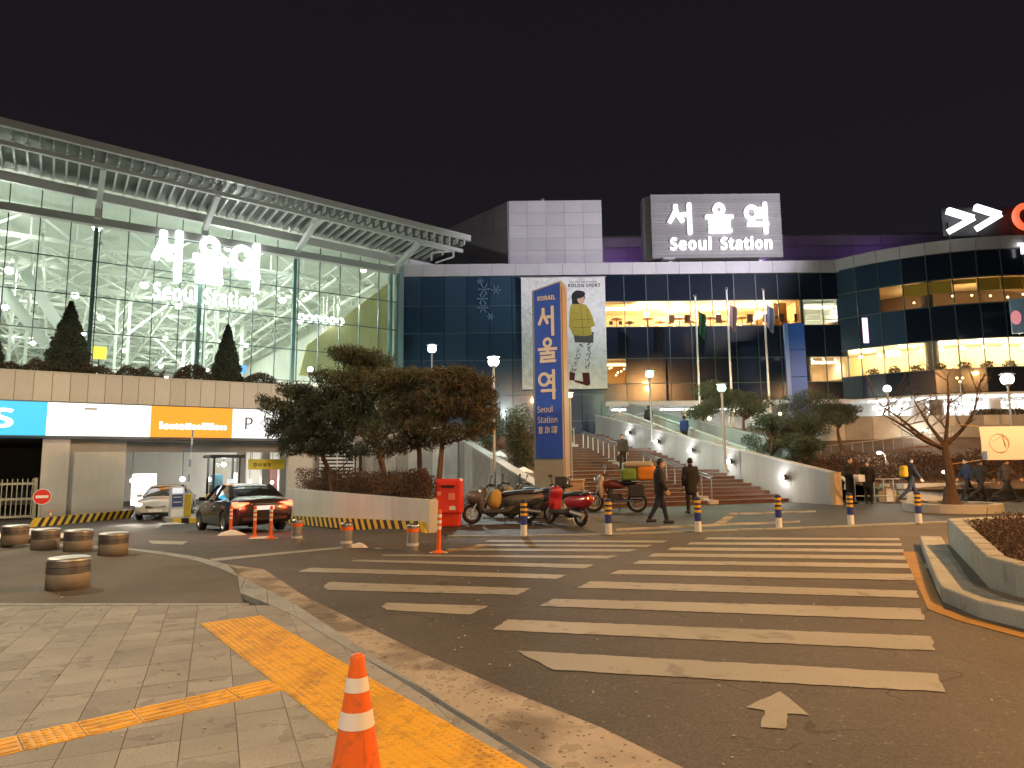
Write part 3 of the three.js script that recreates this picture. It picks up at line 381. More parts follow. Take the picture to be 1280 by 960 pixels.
  for (let x = xL + 1.3, q = 0; x < xEnd; x += bay / 2, q++) { const list = [bar(V(x, yb - 0.55, GL - 0.8), V(x, yb - 0.55, zB), 0.14, 0.2), bar(V(x, yb + 0.25, GL - 0.8), V(x, yb + 0.25, zB), 0.1, 0.14)]; for (let z = GL - 1; z > -62; z -= 3) list.push(bar(V(x, yb - 0.55, z), V(x, yb + 0.25, z - 1.5), 0.07), bar(V(x, yb + 0.25, z - 1.5), V(x, yb - 0.55, z - 3), 0.07)); part('lattice_girder', list, mIn, inn); }
  for (const [x, z] of [[colX[1] + 2, -13], [colX[2] + 2.5, -20], [colX[3] + 2, -13], [colX[4] + 1, -26], [colX[4] + 4.4, -11], [colX[3] + 4, -36]]) { part('lattice_column', [[-0.4, -0.4], [0.4, -0.4], [-0.4, 0.4], [0.4, 0.4]].map(([u, v]) => box(0.14, yb - yTer, 0.14, x + u, (yb + yTer) / 2, z + v)).concat(Array.from({ length: 6 }, (_, i) => bar(V(x - 0.4, yTer + i * 1.4, z + 0.4), V(x + 0.4, yTer + (i + 1) * 1.4, z + 0.4), 0.08))), mIn, inn); part('raking_brace', [bar(V(x, yb - 3.4, z), V(x + 3, yb - 0.4, z), 0.16), bar(V(x, yb - 3.4, z), V(x - 3, yb - 0.4, z), 0.16)], mIn, inn); }
  for (let k = 0; k < 10; k++) { const z = -8.5 - k * 6, list = []; for (let x = xL; x < xEnd - 2; x += 3) list.push(bar(V(x, yb - 0.02, z), V(x + 3, yb - 0.02, z - 6), 0.1), bar(V(x + 3, yb + 0.1, z), V(x, yb + 0.1, z - 6), 0.1)); part('roof_bracing', list, mIn, inn); }
  const pz = -8, sh = [[372, 470], [382, 432], [425, 400], [497, 345], [499, 470]].map(([a, b]) => { const p = hallPx(a, b, pz); return [p.x, p.y]; }); part('stair_enclosure', extr(shapeOf(sh), 0.3).translate(0, 0, pz), panelM(0.78, 0.70, 0.36, 0.6), inn);
  for (const [a, b] of [[[-2, 355], [58, 432]], [[30, 340], [96, 440]]]) { const p = hallPx(...a, -12), q = hallPx(...b, -12); part('stair_string', bar(p, q, 0.25, 0.6), mIn, inn); }
  for (let k = 0; k < 7; k++) part('gallery_rail', bar(V(colX[2], yTer + 1.2 + k * 0.75, -30 - k * 5), V(xEnd, yTer + 1.2 + k * 0.75, -30 - k * 5), 0.12, 0.3), mIn, inn);
  // lamps hung inside
  const mBulb = glow(1, 0.97, 0.86, 9), gh = merge([lathe([[0.05, 0.42], [0.16, 0.36], [0.2, 0.1], [0.3, 0]], 14)]);
  let k = 0; const spots = []; for (const [z, xs] of [[-7, [-5.5, 0.8, 8.4, 16.8]], [-12.5, [-3.2, 3.2, 13]], [-18, [-0.5, 6.5, 16]], [-25, [-4.5, 2.5, 10]], [-33, [0.5, 7.5, 14.5]], [-42, [-3, 5, 12]], [-52, [2, 9, 15]], [-64, [4, 11]]]) for (const x of xs) spots.push([x + rr(-0.6, 0.6), yb - 0.9 + (z === -7 ? 1.6 : rr(-0.2, 0.1)), z + rr(-0.4, 0.4)]);
  for (const [x, y, z] of spots) { const w = hallW(x, y, z), o = thing('hall_lamp', 'round white high bay lamp hung among the hall trusses', 'lamp', w, 0, 'lamps hung inside the hall'); part('shade', gh, mSteelW, o); part('stem', rod(V(0, 0.42, 0), V(0, 0.9, 0), 0.02), mSteelW, o); part('bulb', ball(0.24, 0, 0.0, 0, 14), mBulb, o); if (k++ % 2 === 0) point(0, -0.05, 0, rgb(0.96, 1, 0.88), 105, 9, o); }
  // the lit lettering on the front
  const sg = thing('hall_sign', 'glowing white Korean and English station name on the hall glazing', 'sign', V(HA.x, 0, HA.z), HY), mL = glow(1, 1, 1, 2.6), s0 = hallPx(193, 330, GL + 0.5).x, s1 = hallPx(325, 330, GL + 0.5).x, yk = hallPx(258, 352, GL + 0.5).y, hk = hallPx(258, 299, GL + 0.5).y - yk, w = (s1 - s0) * 0.25;
  ['seo', 'ul', 'yeok'].forEach((q, i) => part('letter', glyph(q, w, hk, hk * 0.16, 0.1).map((g) => g.translate(s0 + (s1 - s0) * 0.375 * i, yk, GL + 0.45)), mL, sg));
  ['Seoul', 'Station'].forEach((q, i) => part('letter', words(q, hk * 0.36, 0.1, (s1 - s0) * [0.40, 0.52][i]).translate(s0 + (s1 - s0) * [0.2, 0.72][i], yk - hk * 0.52, GL + 0.45), mL, sg));
  part('mounting_rail', [bar(V(s0, yk - 0.06, GL + 0.3), V(s1, yk - 0.06, GL + 0.3), 0.05), bar(V(s0, yk + hk * 0.9, GL + 0.3), V(s1, yk + hk * 0.9, GL + 0.3), 0.05)], mMull, sg);
  const q0 = hallPx(372, 398, GL - 2), q1 = hallPx(430, 402, GL - 2), s2 = thing('hall_sign', 'small glowing white lettering behind the hall glass by the stair', 'sign', V(HA.x, 0, HA.z), HY); for (let i = 0; i < 6; i++) part('letter', torus(0.2, 0.085, lerp(q0.x, q1.x, (i + 0.5) / 6), lerp(q0.y, q1.y, 0.4) + 0.05, GL - 2), mL, s2); part('rail', bar(V(q0.x, q0.y - 0.2, GL - 2.1), V(q1.x, q0.y - 0.2, GL - 2.1), 0.05), mMull, s2);
  for (const [px, py, w2, h2, c, l] of [[297, 461, 1.0, 0.5, rgb(0.05, 0.35, 1), 'small blue lit notice inside the hall beside a cone tree'], [124, 441, 0.7, 0.7, rgb(0.95, 0.75, 0.05), 'small yellow lit notice inside the hall beside a cone tree']]) { const p = hallPx(px, py, GL - 1.2), t = thing('notice', l, 'sign', hallW(p.x, p.y, GL - 1.2), HY); part('lit_face', rbox(w2, h2, 0.08, 0.02), glow(c.r, c.g, c.b, 1.4, 0.3), t); part('post', box(0.06, p.y - yTer, 0.06, 0, (yTer - p.y) / 2, -0.08), mMull, t); }
}
{ // terrace, parapet and lit fascia over the garage
  const xL = -14, xR = 14.5, gar = thing('parking_garage', 'stone clad garage front with a dark vehicle opening', 'building', V(HA.x, 0, HA.z), HY);
  part('terrace_deck', box(xR - xL, 0.5, 5.4, (xR + xL) / 2, yTer - 0.55, -2.9), mConc, gar); part('parapet_core', box(xR - xL, yPar1 - yBand0 - 0.1, 0.3, (xR + xL) / 2, (yPar1 + yBand0) / 2, -0.2), mConc, gar);
  panels(gar, 'parapet_panel', mStone, xL, xR, yPar0 + 0.03, yPar1, 0, 41, 1, 0.02, 0.08); part('coping', box(xR - xL, 0.05, 0.4, (xR + xL) / 2, yPar1 + 0.02, -0.12), mStone[0], gar);
  part('soffit', box(xR - xL, 0.2, 17, (xR + xL) / 2, yBand0 - 0.02, -8.6), textured(mat(0.8, 0.75, 0.75, 0.8), tConc), gar);
  const x = (p) => hallPx(p, 600, 0).x;
  part('lintel', box(xR - x(85), 0.55, 0.4, (xR + x(85)) / 2, yBand0 - 0.42, -1.6), mConc, gar);
  part('column', box(x(85) - x(50), yBand0 - GF + 0.1, 1.1, (x(50) + x(85)) / 2, (yBand0 + GF - 0.1) / 2, -0.7), mStone[0], gar);
  part('wall', box(x(158) - x(85), yBand0 - GF + 0.1, 0.4, (x(85) + x(158)) / 2, (yBand0 + GF - 0.1) / 2, -1.1), mStone[1], gar); part('wall', box(0.4, yBand0 - GF + 0.1, 6, x(158) - 0.25, (yBand0 + GF - 0.1) / 2, -4.4), mStone[1], gar);
  part('wall', box(4.6, yBand0 - GF + 0.1, 0.4, 12.4, (yBand0 + GF - 0.1) / 2, -0.6), mStone[1], gar);
  part('back_wall', box(xR - xL, yBand0 - GF + 0.2, 0.3, (xR + xL) / 2, (yBand0 + GF) / 2, -17), mStone[2], gar); part('end_wall', box(0.3, yBand0 - GF + 0.2, 16.5, xR - 0.2, (yBand0 + GF) / 2, -8.6), mStone[2], gar); part('end_wall', box(0.3, yBand0 - GF + 0.2, 16.5, x(158) - 0.8, (yBand0 + GF) / 2, -9.2), mStone[2], gar);
  for (let i = 0; i < 5; i++) part('ceiling_beam', box(xR - x(158), 0.16, 0.3, (xR + x(158)) / 2, yBand0 - 0.26 - 0.02 * i, -4 - i * 2.4), mStone[i % 3], gar);
  for (const p of [300, 330, 352]) { const q = hallPx(p, 620, -10); part('pillar', box(0.5, yBand0 - GF, 0.5, q.x, (yBand0 + GF) / 2, -10), mStone[1], gar); }
  part('door', rbox(1.0, 2.1, 0.08, 0.02, hallPx(345, 610, -16.7).x, GF + 1.05, -16.75), mat(0.3, 0.12, 0.1, 0.5), gar);
  // lit sign boxes of the fascia
  const edges = [-320, 58, 188, 290, 350], cols = [[0.0, 0.62, 0.95], [1, 0.99, 0.95], [1, 0.31, 0.0], [1, 1, 0.97]], labs = ['cyan lit fascia panel with white letters above the gate', 'plain white lit fascia panel between cyan and orange ones', 'orange lit fascia panel with white lettering', 'white lit fascia panel with black letter P and arrow'], pow = [1.1, 1.5, 1.3, 1.5];
  for (let i = 0; i < 4; i++) { const a = hallPx(edges[i], 525, 0.2).x + 0.01, b = hallPx(edges[i + 1], 525, 0.2).x, w = b - a, h = yPar0 - yBand0, o = thing('fascia_sign', labs[i], 'sign', hallW((a + b) / 2, yBand0, 0.2), HY, 'lit sign panels of the fascia');
    part('lit_face', rbox(w, h, 0.24, 0.02, 0, h / 2, 0.02), glow(...cols[i], pow[i], 0.08), o); part('frame', [box(w, 0.05, 0.3, 0, h + 0.03, 0), box(w, 0.05, 0.3, 0, -0.03, 0)], mMull, o);
    const l = new THREE.RectAreaLight(rgb(...cols[i]), pow[i] * 0.9, w, h); l.position.set(0, h / 2, 0.16); l.rotation.y = Math.PI; l.name = 'panel_light'; o.add(l);
    const wl = glow(1, 1, 1, 1.7);
    if (i === 0) part('letter', words('LS', h * 0.56, 0.03, h * 1.1).translate(w / 2 - h * 1.35, h * 0.22, 0.14), wl, o);
    if (i === 2) for (let q = 0, xx = -w * 0.4; q < 15; q++) { const lw = rr(0.1, 0.26), lh = rr(0.2, 0.36); part('letter', q % 3 === 1 ? torus(lw * 0.42, 0.05, xx + lw / 2, h * 0.34, 0.15, 'z', 18) : rbox(lw, lh, 0.03, 0.014, xx + lw / 2, h * 0.26 + lh / 2, 0.155), wl, o); xx += lw + 0.05; if (xx > w * 0.4) break; }
    if (i === 3) { part('letter', words('P', h * 0.42, 0.03, 0, fontR).translate(-w * 0.17, h * 0.3, 0.14), mBlack, o); part('arrow', [bar(V(w * 0.22, h * 0.25, 0.15), V(w * 0.22, h * 0.72, 0.15), 0.04, 0.04), bar(V(w * 0.22, h * 0.74, 0.153), V(w * 0.05, h * 0.5, 0.153), 0.04, 0.04), bar(V(w * 0.22, h * 0.74, 0.156), V(w * 0.39, h * 0.5, 0.156), 0.04, 0.04)], mBlack, o); }
    if (i === 1) part('mark', rbox(0.5, 0.1, 0.02, 0.009, w * -0.1, h * 0.84, 0.14), mat(0.6, 0.6, 0.55), o);
  }
  // a garage lamp row, the bright boards and the yellow board
  const lamp = (px, py, zl, I, s, c, l) => { const p = hallPx(px, py, zl), o = thing('garage_lamp', l, 'lamp', hallW(p.x, p.y, zl), HY, 'lamps in the garage'); part('bulb', ball(s, 0, 0, 0, 12), glow(c.r, c.g, c.b, 10), o); part('stem', rod(V(0, s, 0), V(0, yBand0 - 0.1 - p.y, 0), 0.02), mMull, o); point(0, 0, 0, c, I, 6, o); };
  const wh = rgb(1, 0.97, 0.88); lamp(312, 602, -12, 28, 0.12, wh, 'bare white lamp behind the sedan roof'); lamp(340, 603, -13, 28, 0.12, wh, 'bare white lamp near the red garage door'); lamp(228, 599, -6, 22, 0.14, wh, 'bare white lamp above the ticket machine'); lamp(165, 601, -5, 18, 0.11, wh, 'bare white lamp beside the bright board');
  const board = (px0, py0, px1, py1, zl, c, k, name, l, I) => { const a = hallPx(px0, py1, zl), b = hallPx(px1, py0, zl), w = b.x - a.x, h = b.y - a.y, o = thing(name, l, 'sign', hallW((a.x + b.x) / 2, a.y, zl), HY); part('lit_face', rbox(w, h, 0.1, 0.02, 0, h / 2, 0), glow(...c, k, 0.5), o); part('stand', [box(0.06, a.y - GF, 0.06, -w * 0.35, (GF - a.y) / 2, 0), box(0.06, a.y - GF, 0.06, w * 0.35, (GF - a.y) / 2, 0)], mMull, o); if (I) { const r = new THREE.RectAreaLight(rgb(...c), I, w, h); r.position.set(0, h / 2, 0.07); r.rotation.y = Math.PI; o.add(r); r.name = 'panel_light'; } return o; };
  board(163, 592, 196, 632, -5.2, [1, 0.93, 0.84], 2.0, 'light_board', 'large white light board behind the silver car', 2.2); board(375, 593, 394, 608, -1.2, [1, 0.42, 0.06], 1.6, 'light_board', 'small orange lit board beside the planter hedge', 1.2);
  { const a = hallPx(310, 587, -2.2), b = hallPx(356, 574, -2.2), w = b.x - a.x, h = b.y - a.y, o = thing('hanging_sign', 'yellow hanging sign with dark Korean letters under the garage lintel', 'sign', hallW((a.x + b.x) / 2, a.y, -2.2), HY); part('board', rbox(w, h, 0.06, 0.01, 0, h / 2, 0), mat(0.62, 0.55, 0.05, 0.6), o); ['ju', 'i', 'ma', 'yeok'].forEach((k, i) => part('letter', glyph(k, 0.18, 0.22, 0.035, 0.01).map((g) => g.translate(-w * 0.36 + i * 0.25, h * 0.22, 0.03)), mBlack, o)); part('hanger', [rod(V(-w * 0.4, h, 0), V(-w * 0.4, yBand0 - 0.1 - a.y, 0), 0.015), rod(V(w * 0.4, h, 0), V(w * 0.4, yBand0 - 0.1 - a.y, 0), 0.015)], mMull, o); }
  // steel gate left of the column, dark store behind
  { const o = thing('steel_gate', 'pale green barred steel gate left of the stone column', 'gate', hallW(0, 0, -0.4), HY), x0 = hallPx(-140, 620, -0.4).x, x1 = x(46), y0 = GF + 0.08, y1 = hallPx(20, 602, -0.4).y, m = mat(0.42, 0.45, 0.36, 0.55, 0.3); for (let q = 0; q < 3; q++) part('rail', box(x1 - x0, 0.1, 0.06, (x0 + x1) / 2, [y0 + 0.06, lerp(y0, y1, 0.52), y1 - 0.1][q], 0), m, o); for (let q = 0; q < 27; q++) part('bar', box(0.035, y1 - y0 + 0.12, 0.035, lerp(x0 + 0.06, x1 - 0.15, q / 26), (y0 + y1) / 2 + 0.06, 0.05), m, o); part('post', box(0.14, y1 - y0 + 0.2, 0.14, x1 - 0.03, (y0 + y1) / 2 + 0.05, 0), m, o); }
  // black and yellow guard kerb below the wall
  guardKerb(onG(38, 659), onG(161, 647), 0.34, 14, 'black and yellow striped guard kerb below the garage wall');
}
function guardKerb(a, b, h, n, label) {
  const o = thing('guard_kerb', label, 'kerb', V(0, 0, 0), 0), my = mat(0.72, 0.48, 0.04, 0.6), mk = mat(0.02, 0.02, 0.02, 0.6), d = b.clone().sub(a), s = d.clone().setY(0).normalize(), q = V(s.z, 0, -s.x), w = 0.2;
  for (let i = 0; i < n; i++) for (const k of [0, 1]) { const t0 = (i + k * 0.5) / n, t1 = t0 + 0.497 / n, lean = 0.12; // slanted blocks, painted one by one
    const P = (t, y, off, ln) => a.clone().addScaledVector(d, t).addScaledVector(s, ln).addScaledVector(q, off).setY(lerp(a.y, b.y, t) + y), v = []; for (const off of [0, -w]) for (const [t, y, l] of [[t0, -0.05, -lean], [t1, -0.05, -lean], [t1, h, lean], [t0, h, lean]]) v.push(P(t, y, off, l));
    const g = new THREE.BufferGeometry(); g.setAttribute('position', new THREE.Float32BufferAttribute(v.flatMap((p) => p.toArray()), 3)); g.setIndex([0, 1, 2, 0, 2, 3, 5, 4, 7, 5, 7, 6, 3, 2, 6, 3, 6, 7, 1, 5, 6, 1, 6, 2, 4, 0, 3, 4, 3, 7, 4, 5, 1, 4, 1, 0]); const gg = g.toNonIndexed(); gg.computeVertexNormals(); part('block', gg, k ? mk : my, o); }
  return o;
}

// ---------------------------------------------------------------- central station building (front at 46 m)
const FD = 46, fX = (px, py = 440) => atD(px, py, FD).x, fY = (px, py) => atD(px, py, FD).y;
const TER = 3.5;                                                  // upper plaza level
const Y = { p1: 15.52, p0: 14.66, r1: 12.78, r2: 10.98, r3: 8.78, r4: 7.05, r5: 5.85 };
const bld = thing('station_building', 'wide dark blue glass station building with pale parapet behind the stairs', 'building', V(0, 0, -FD), 0);
const xA = -7.75, xB = 23.0;
function room(parent, x0, x1, y0, y1, zf, depth, mw, mc) { // an open-fronted room behind the glass
  part('room', [box(x1 - x0, y1 - y0, 0.1, (x0 + x1) / 2, (y0 + y1) / 2, zf - depth), box(0.1, y1 - y0, depth, x0 - 0.02, (y0 + y1) / 2, zf - depth / 2 - 0.05), box(0.1, y1 - y0, depth, x1 + 0.02, (y0 + y1) / 2, zf - depth / 2 - 0.05)], mw, parent);
  part('room_ceiling', box(x1 - x0 + 0.1, 0.1, depth, (x0 + x1) / 2, y1 + 0.06, zf - depth / 2 - 0.06), mc, parent); part('room_floor', box(x1 - x0 + 0.1, 0.1, depth, (x0 + x1) / 2, y0 - 0.06, zf - depth / 2 - 0.06), mc, parent);
}
{
  const par = new THREE.Group(); par.name = 'parapet'; bld.add(par); part('core', box(xB - xA, Y.p1 - Y.p0 - 0.05, 0.3, (xA + xB) / 2, (Y.p0 + Y.p1) / 2, -0.1), mConc, par); panels(par, 'parapet_panel', mClad, xA, xB, Y.p0, Y.p1, 0.12, 19, 1, 0.02, 0.1);
  const cw = new THREE.Group(); cw.name = 'curtain_wall'; bld.add(cw);
  const lx = [xA, 6.3], rows = [3.5, 4.56, 6.35, 8.77, 10.67, 12.58, Y.p0];
  for (let j = 0; j < 6; j++) panels(cw, 'pane', j < 2 ? [blueGlass(0.03, 0.06, 0.13), blueGlass(0.026, 0.055, 0.12)] : mBlueGlass, xA, 6.3, rows[j], rows[j + 1], 0, 9, 1, 0.035, 0.04);
  for (const y of rows.slice(1, 6)) part('transom', box(6.3 - xA, 0.04, 0.08, (xA + 6.3) / 2, y, 0.02), mat(0.10, 0.15, 0.2, 0.5, 0.3), cw);
  const RR = [[Y.p0, Y.r1], [Y.r1, Y.r2], [Y.r2, Y.r3], [Y.r3, Y.r4], [Y.r4, Y.r5]], pw = (xB - 6.3) / 11;
  const lit = (x, j) => (j === 1) || (j === 3 && (x < 8.3 || x > 20.4));
  RR.forEach(([t, b], j) => { const ps = panels(cw, 'pane', mDarkGlass, 6.3, xB, b, t, 0, 11, 1, 0.03, 0.04, (i, q, x) => lit(x, j)); void ps; for (let i = 0; i < 11; i++) { const x = 6.3 + (i + 0.5) * pw; if (lit(x, j)) { const m = part('pane', new THREE.PlaneGeometry(pw - 0.05, t - b - 0.05), mPaneWarm, cw); m.position.set(x, (t + b) / 2, 0); } } });
  for (const y of [Y.r1, Y.r2, Y.r3, Y.r4, Y.r5]) part('transom', box(xB - 6.3, 0.05, 0.08, (6.3 + xB) / 2, y, 0.03), mMull, cw);
  for (let i = 0; i <= 11; i++) part('mullion', box(0.05, Y.p0 - Y.r5, 0.09, 6.3 + i * pw, (Y.p0 + Y.r5) / 2, 0.012), mMull, cw);
  part('back', box(xB - xA, 12, 0.2, (xA + xB) / 2, 9.2, -7.5), mConc, bld); part('side', [box(0.2, 12, 7, xA + 0.1, 9.2, -3.9)], mConc, bld); part('roof', box(xB - xA, 0.2, 14, (xA + xB) / 2, Y.p1 - 0.4, -7.2), mConc, bld); part('floor_slab', box(xB - xA, 0.3, 7, (xA + xB) / 2, TER - 0.2, -3.7), mConc, bld);
  // restaurant floor
  const mw = mat(0.55, 0.36, 0.17, 0.7), mc = mat(0.66, 0.55, 0.38, 0.7); room(bld, 6.35, 20.0, Y.r2, Y.r1 + 0.02, -0.1, 4.5, mw, mc); room(bld, 20.25, 22.9, Y.r2, Y.r1 + 0.02, -0.1, 3.5, mat(0.75, 0.75, 0.66), mat(0.8, 0.8, 0.75)); room(bld, 6.35, 8.3, Y.r4, Y.r3, -0.1, 3.5, mw, mc); room(bld, 20.5, 22.9, Y.r4, Y.r3, -0.1, 3.5, mat(0.8, 0.66, 0.45), mc);
  for (let i = 0; i < 12; i++) { const x = 7.4 + i * 1.1; part('table', [cyl(0.4, 0.4, 0.05, x, Y.r2 + 0.74, -0.9 - (i % 2) * 1.2, 14), cyl(0.04, 0.04, 0.72, x, Y.r2 + 0.36, -0.9 - (i % 2) * 1.2, 8)], mat(0.16, 0.07, 0.03, 0.5), bld); if (i > 2) part('chair', [rbox(0.42, 0.5, 0.06, 0.02, x + 0.5, Y.r2 + 0.72, -0.7), box(0.4, 0.05, 0.4, x + 0.5, Y.r2 + 0.46, -0.95)], mat(0.1, 0.04, 0.02, 0.6), bld); }
  for (let i = 0; i < 3; i++) part('menu_board', rbox(0.26, 0.26, 0.04, 0.01, 6.9 + i * 0.65, Y.r2 + 0.35, -0.25), mat(0.08, 0.05, 0.03), bld);
  part('partition', bar(V(16.4, Y.r2 + 0.3, -2.4), V(18.5, Y.r1 - 0.3, -2.4), 0.12, 0.35), mat(0.85, 0.8, 0.65), bld); part('partition', box(0.9, 1.75, 0.1, 18.9, Y.r2 + 0.9, -0.9), mat(0.6, 0.25, 0.05), bld);
  for (let i = 0; i < 4; i++) part('blind', box(2.4, 0.05, 0.2, 21.55, Y.r2 + 0.5 + i * 0.38, -0.6), mat(0.8, 0.8, 0.75), bld);
  // entrance at the top of the stairs
  const ex0 = 6.55, ex1 = 17.5; part('entrance_pier', box(0.5, Y.r5 - TER, 0.5, 6.3, (Y.r5 + TER) / 2, -0.05), mBlueGlass[0], bld); part('entrance_header', box(xB - 6.3, 0.3, 0.3, (6.3 + xB) / 2, Y.r5 - 0.18, 0.2), mClad[0], bld);
  room(bld, ex0, ex1, TER, Y.r5 - 0.3, -0.1, 6, mat(0.78, 0.78, 0.76, 0.5), mat(0.8, 0.8, 0.8, 0.5)); panels(bld, 'pane', mDarkGlass, ex1 + 0.1, xB, TER, Y.r5 - 0.33, 0, 4, 1, 0.04, 0.05);
  for (let i = 0; i < 7; i++) part('door_frame', box(0.07, Y.r5 - 0.3 - TER, 0.1, 7.4 + i * 1.5, (Y.r5 - 0.3 + TER) / 2, -0.8), mSteel, bld);
}
const lampIn = (name, label, x, y, d, r, c, I, k, grp, stem = 0.3) => { const o = thing(name, label, 'lamp', V(x, y, -d), 0, grp); part('globe', ball(r, 0, 0, 0, 14), glow(c.r, c.g, c.b, k), o); part('stem', rod(V(0, r * 0.9, 0), V(0, r + stem, 0), 0.015), mMull, o); if (I) point(0, 0, 0, c, I, 5, o); return o; };
{ const wm = rgb(1, 0.74, 0.38), ww = rgb(1, 0.9, 0.66);
  for (let i = 0; i < 8; i++) lampIn('pendant_lamp', 'warm globe pendant lamp in the upper restaurant window', 9.6 + i * 1.32, Y.r1 - 0.6 - (i % 2) * 0.25, FD + 1.4 + (i % 3) * 0.7, i % 2 ? 0.13 : 0.2, wm, i % 2 ? 0 : 62, 7, 'restaurant pendant lamps', 0.35 + (i % 2) * 0.25);
  for (let i = 0; i < 9; i++) lampIn('table_lamp', 'small warm lamp low in the upper restaurant window', 9.4 + i * 1.08 + rr(-0.2, 0.2), Y.r2 + 0.35 + rr(0, 0.25), FD + 1 + rr(0, 1.5), 0.07, wm, 0, 7, 'small restaurant lamps', 0.1);
  const strip = (l, x0, x1, y, d, c, k, I) => { const o = thing('strip_light', l, 'lamp', V((x0 + x1) / 2, y, -d), 0); part('diffuser', rbox(x1 - x0, 0.1, 0.5, 0.03), glow(c.r, c.g, c.b, k), o); part('housing', box(x1 - x0 + 0.06, 0.05, 0.56, 0, 0.08, 0), mSteelW, o); const a = new THREE.RectAreaLight(c, I, x1 - x0, 0.5); a.position.set(0, -0.06, 0); a.rotation.x = -Math.PI / 2; a.name = 'panel_light'; o.add(a); };
  strip('long bright strip light over the left end of the restaurant', 6.6, 9.0, Y.r1 - 0.35, FD + 0.8, ww, 3, 32); strip('white strip light in the office window beside the round tower', 20.5, 22.7, Y.r1 - 0.3, FD + 1.0, rgb(0.97, 1, 0.85), 3, 34); strip('warm strip light in the small window beside the banner', 6.5, 8.2, Y.r3 - 0.25, FD + 1.2, wm, 3, 22); strip('warm strip light in the low window beside the blue pylon', 20.7, 22.7, Y.r3 - 0.25, FD + 1.2, ww, 3, 24);
  for (let i = 0; i < 3; i++) strip(['first', 'second', 'third'][i] + ' white ceiling light inside the entrance counted from the blue wall', 7.0 + i * 3.4, 9.6 + i * 3.4, Y.r5 - 0.45, FD + 1.6, rgb(1, 1, 1), 3, 14);
  for (let i = 0; i < 8; i++) lampIn('shop_lamp', 'small warm lamp in the narrow window beside the banner', 6.6 + i * 0.22, Y.r4 + 0.5 + rr(0, 0.9), FD + 0.7 + rr(0, 1.4), 0.06, wm, 0, 6, 'small lamps in the narrow window', 0.1);
  for (let i = 0; i < 6; i++) lampIn('downlight', 'small round ceiling downlight in the low window beside the blue pylon', 20.75 + i * 0.4, Y.r3 - 0.12 - (i % 2) * 0.02, FD + 0.5 + (i % 2) * 0.6, 0.05, ww, 0, 8, 'downlights by the blue pylon', 0.06);
  for (let i = 0; i < 5; i++) lampIn('kiosk_lamp', 'warm lamp of a kiosk seen under the pines', 13.0 + i * 1.55, 4.6 + rr(-0.2, 0.5), FD - 1.2, 0.12, ww, i % 2 ? 0 : 7, 7, 'kiosk lamps under the pines', 0.9);
}
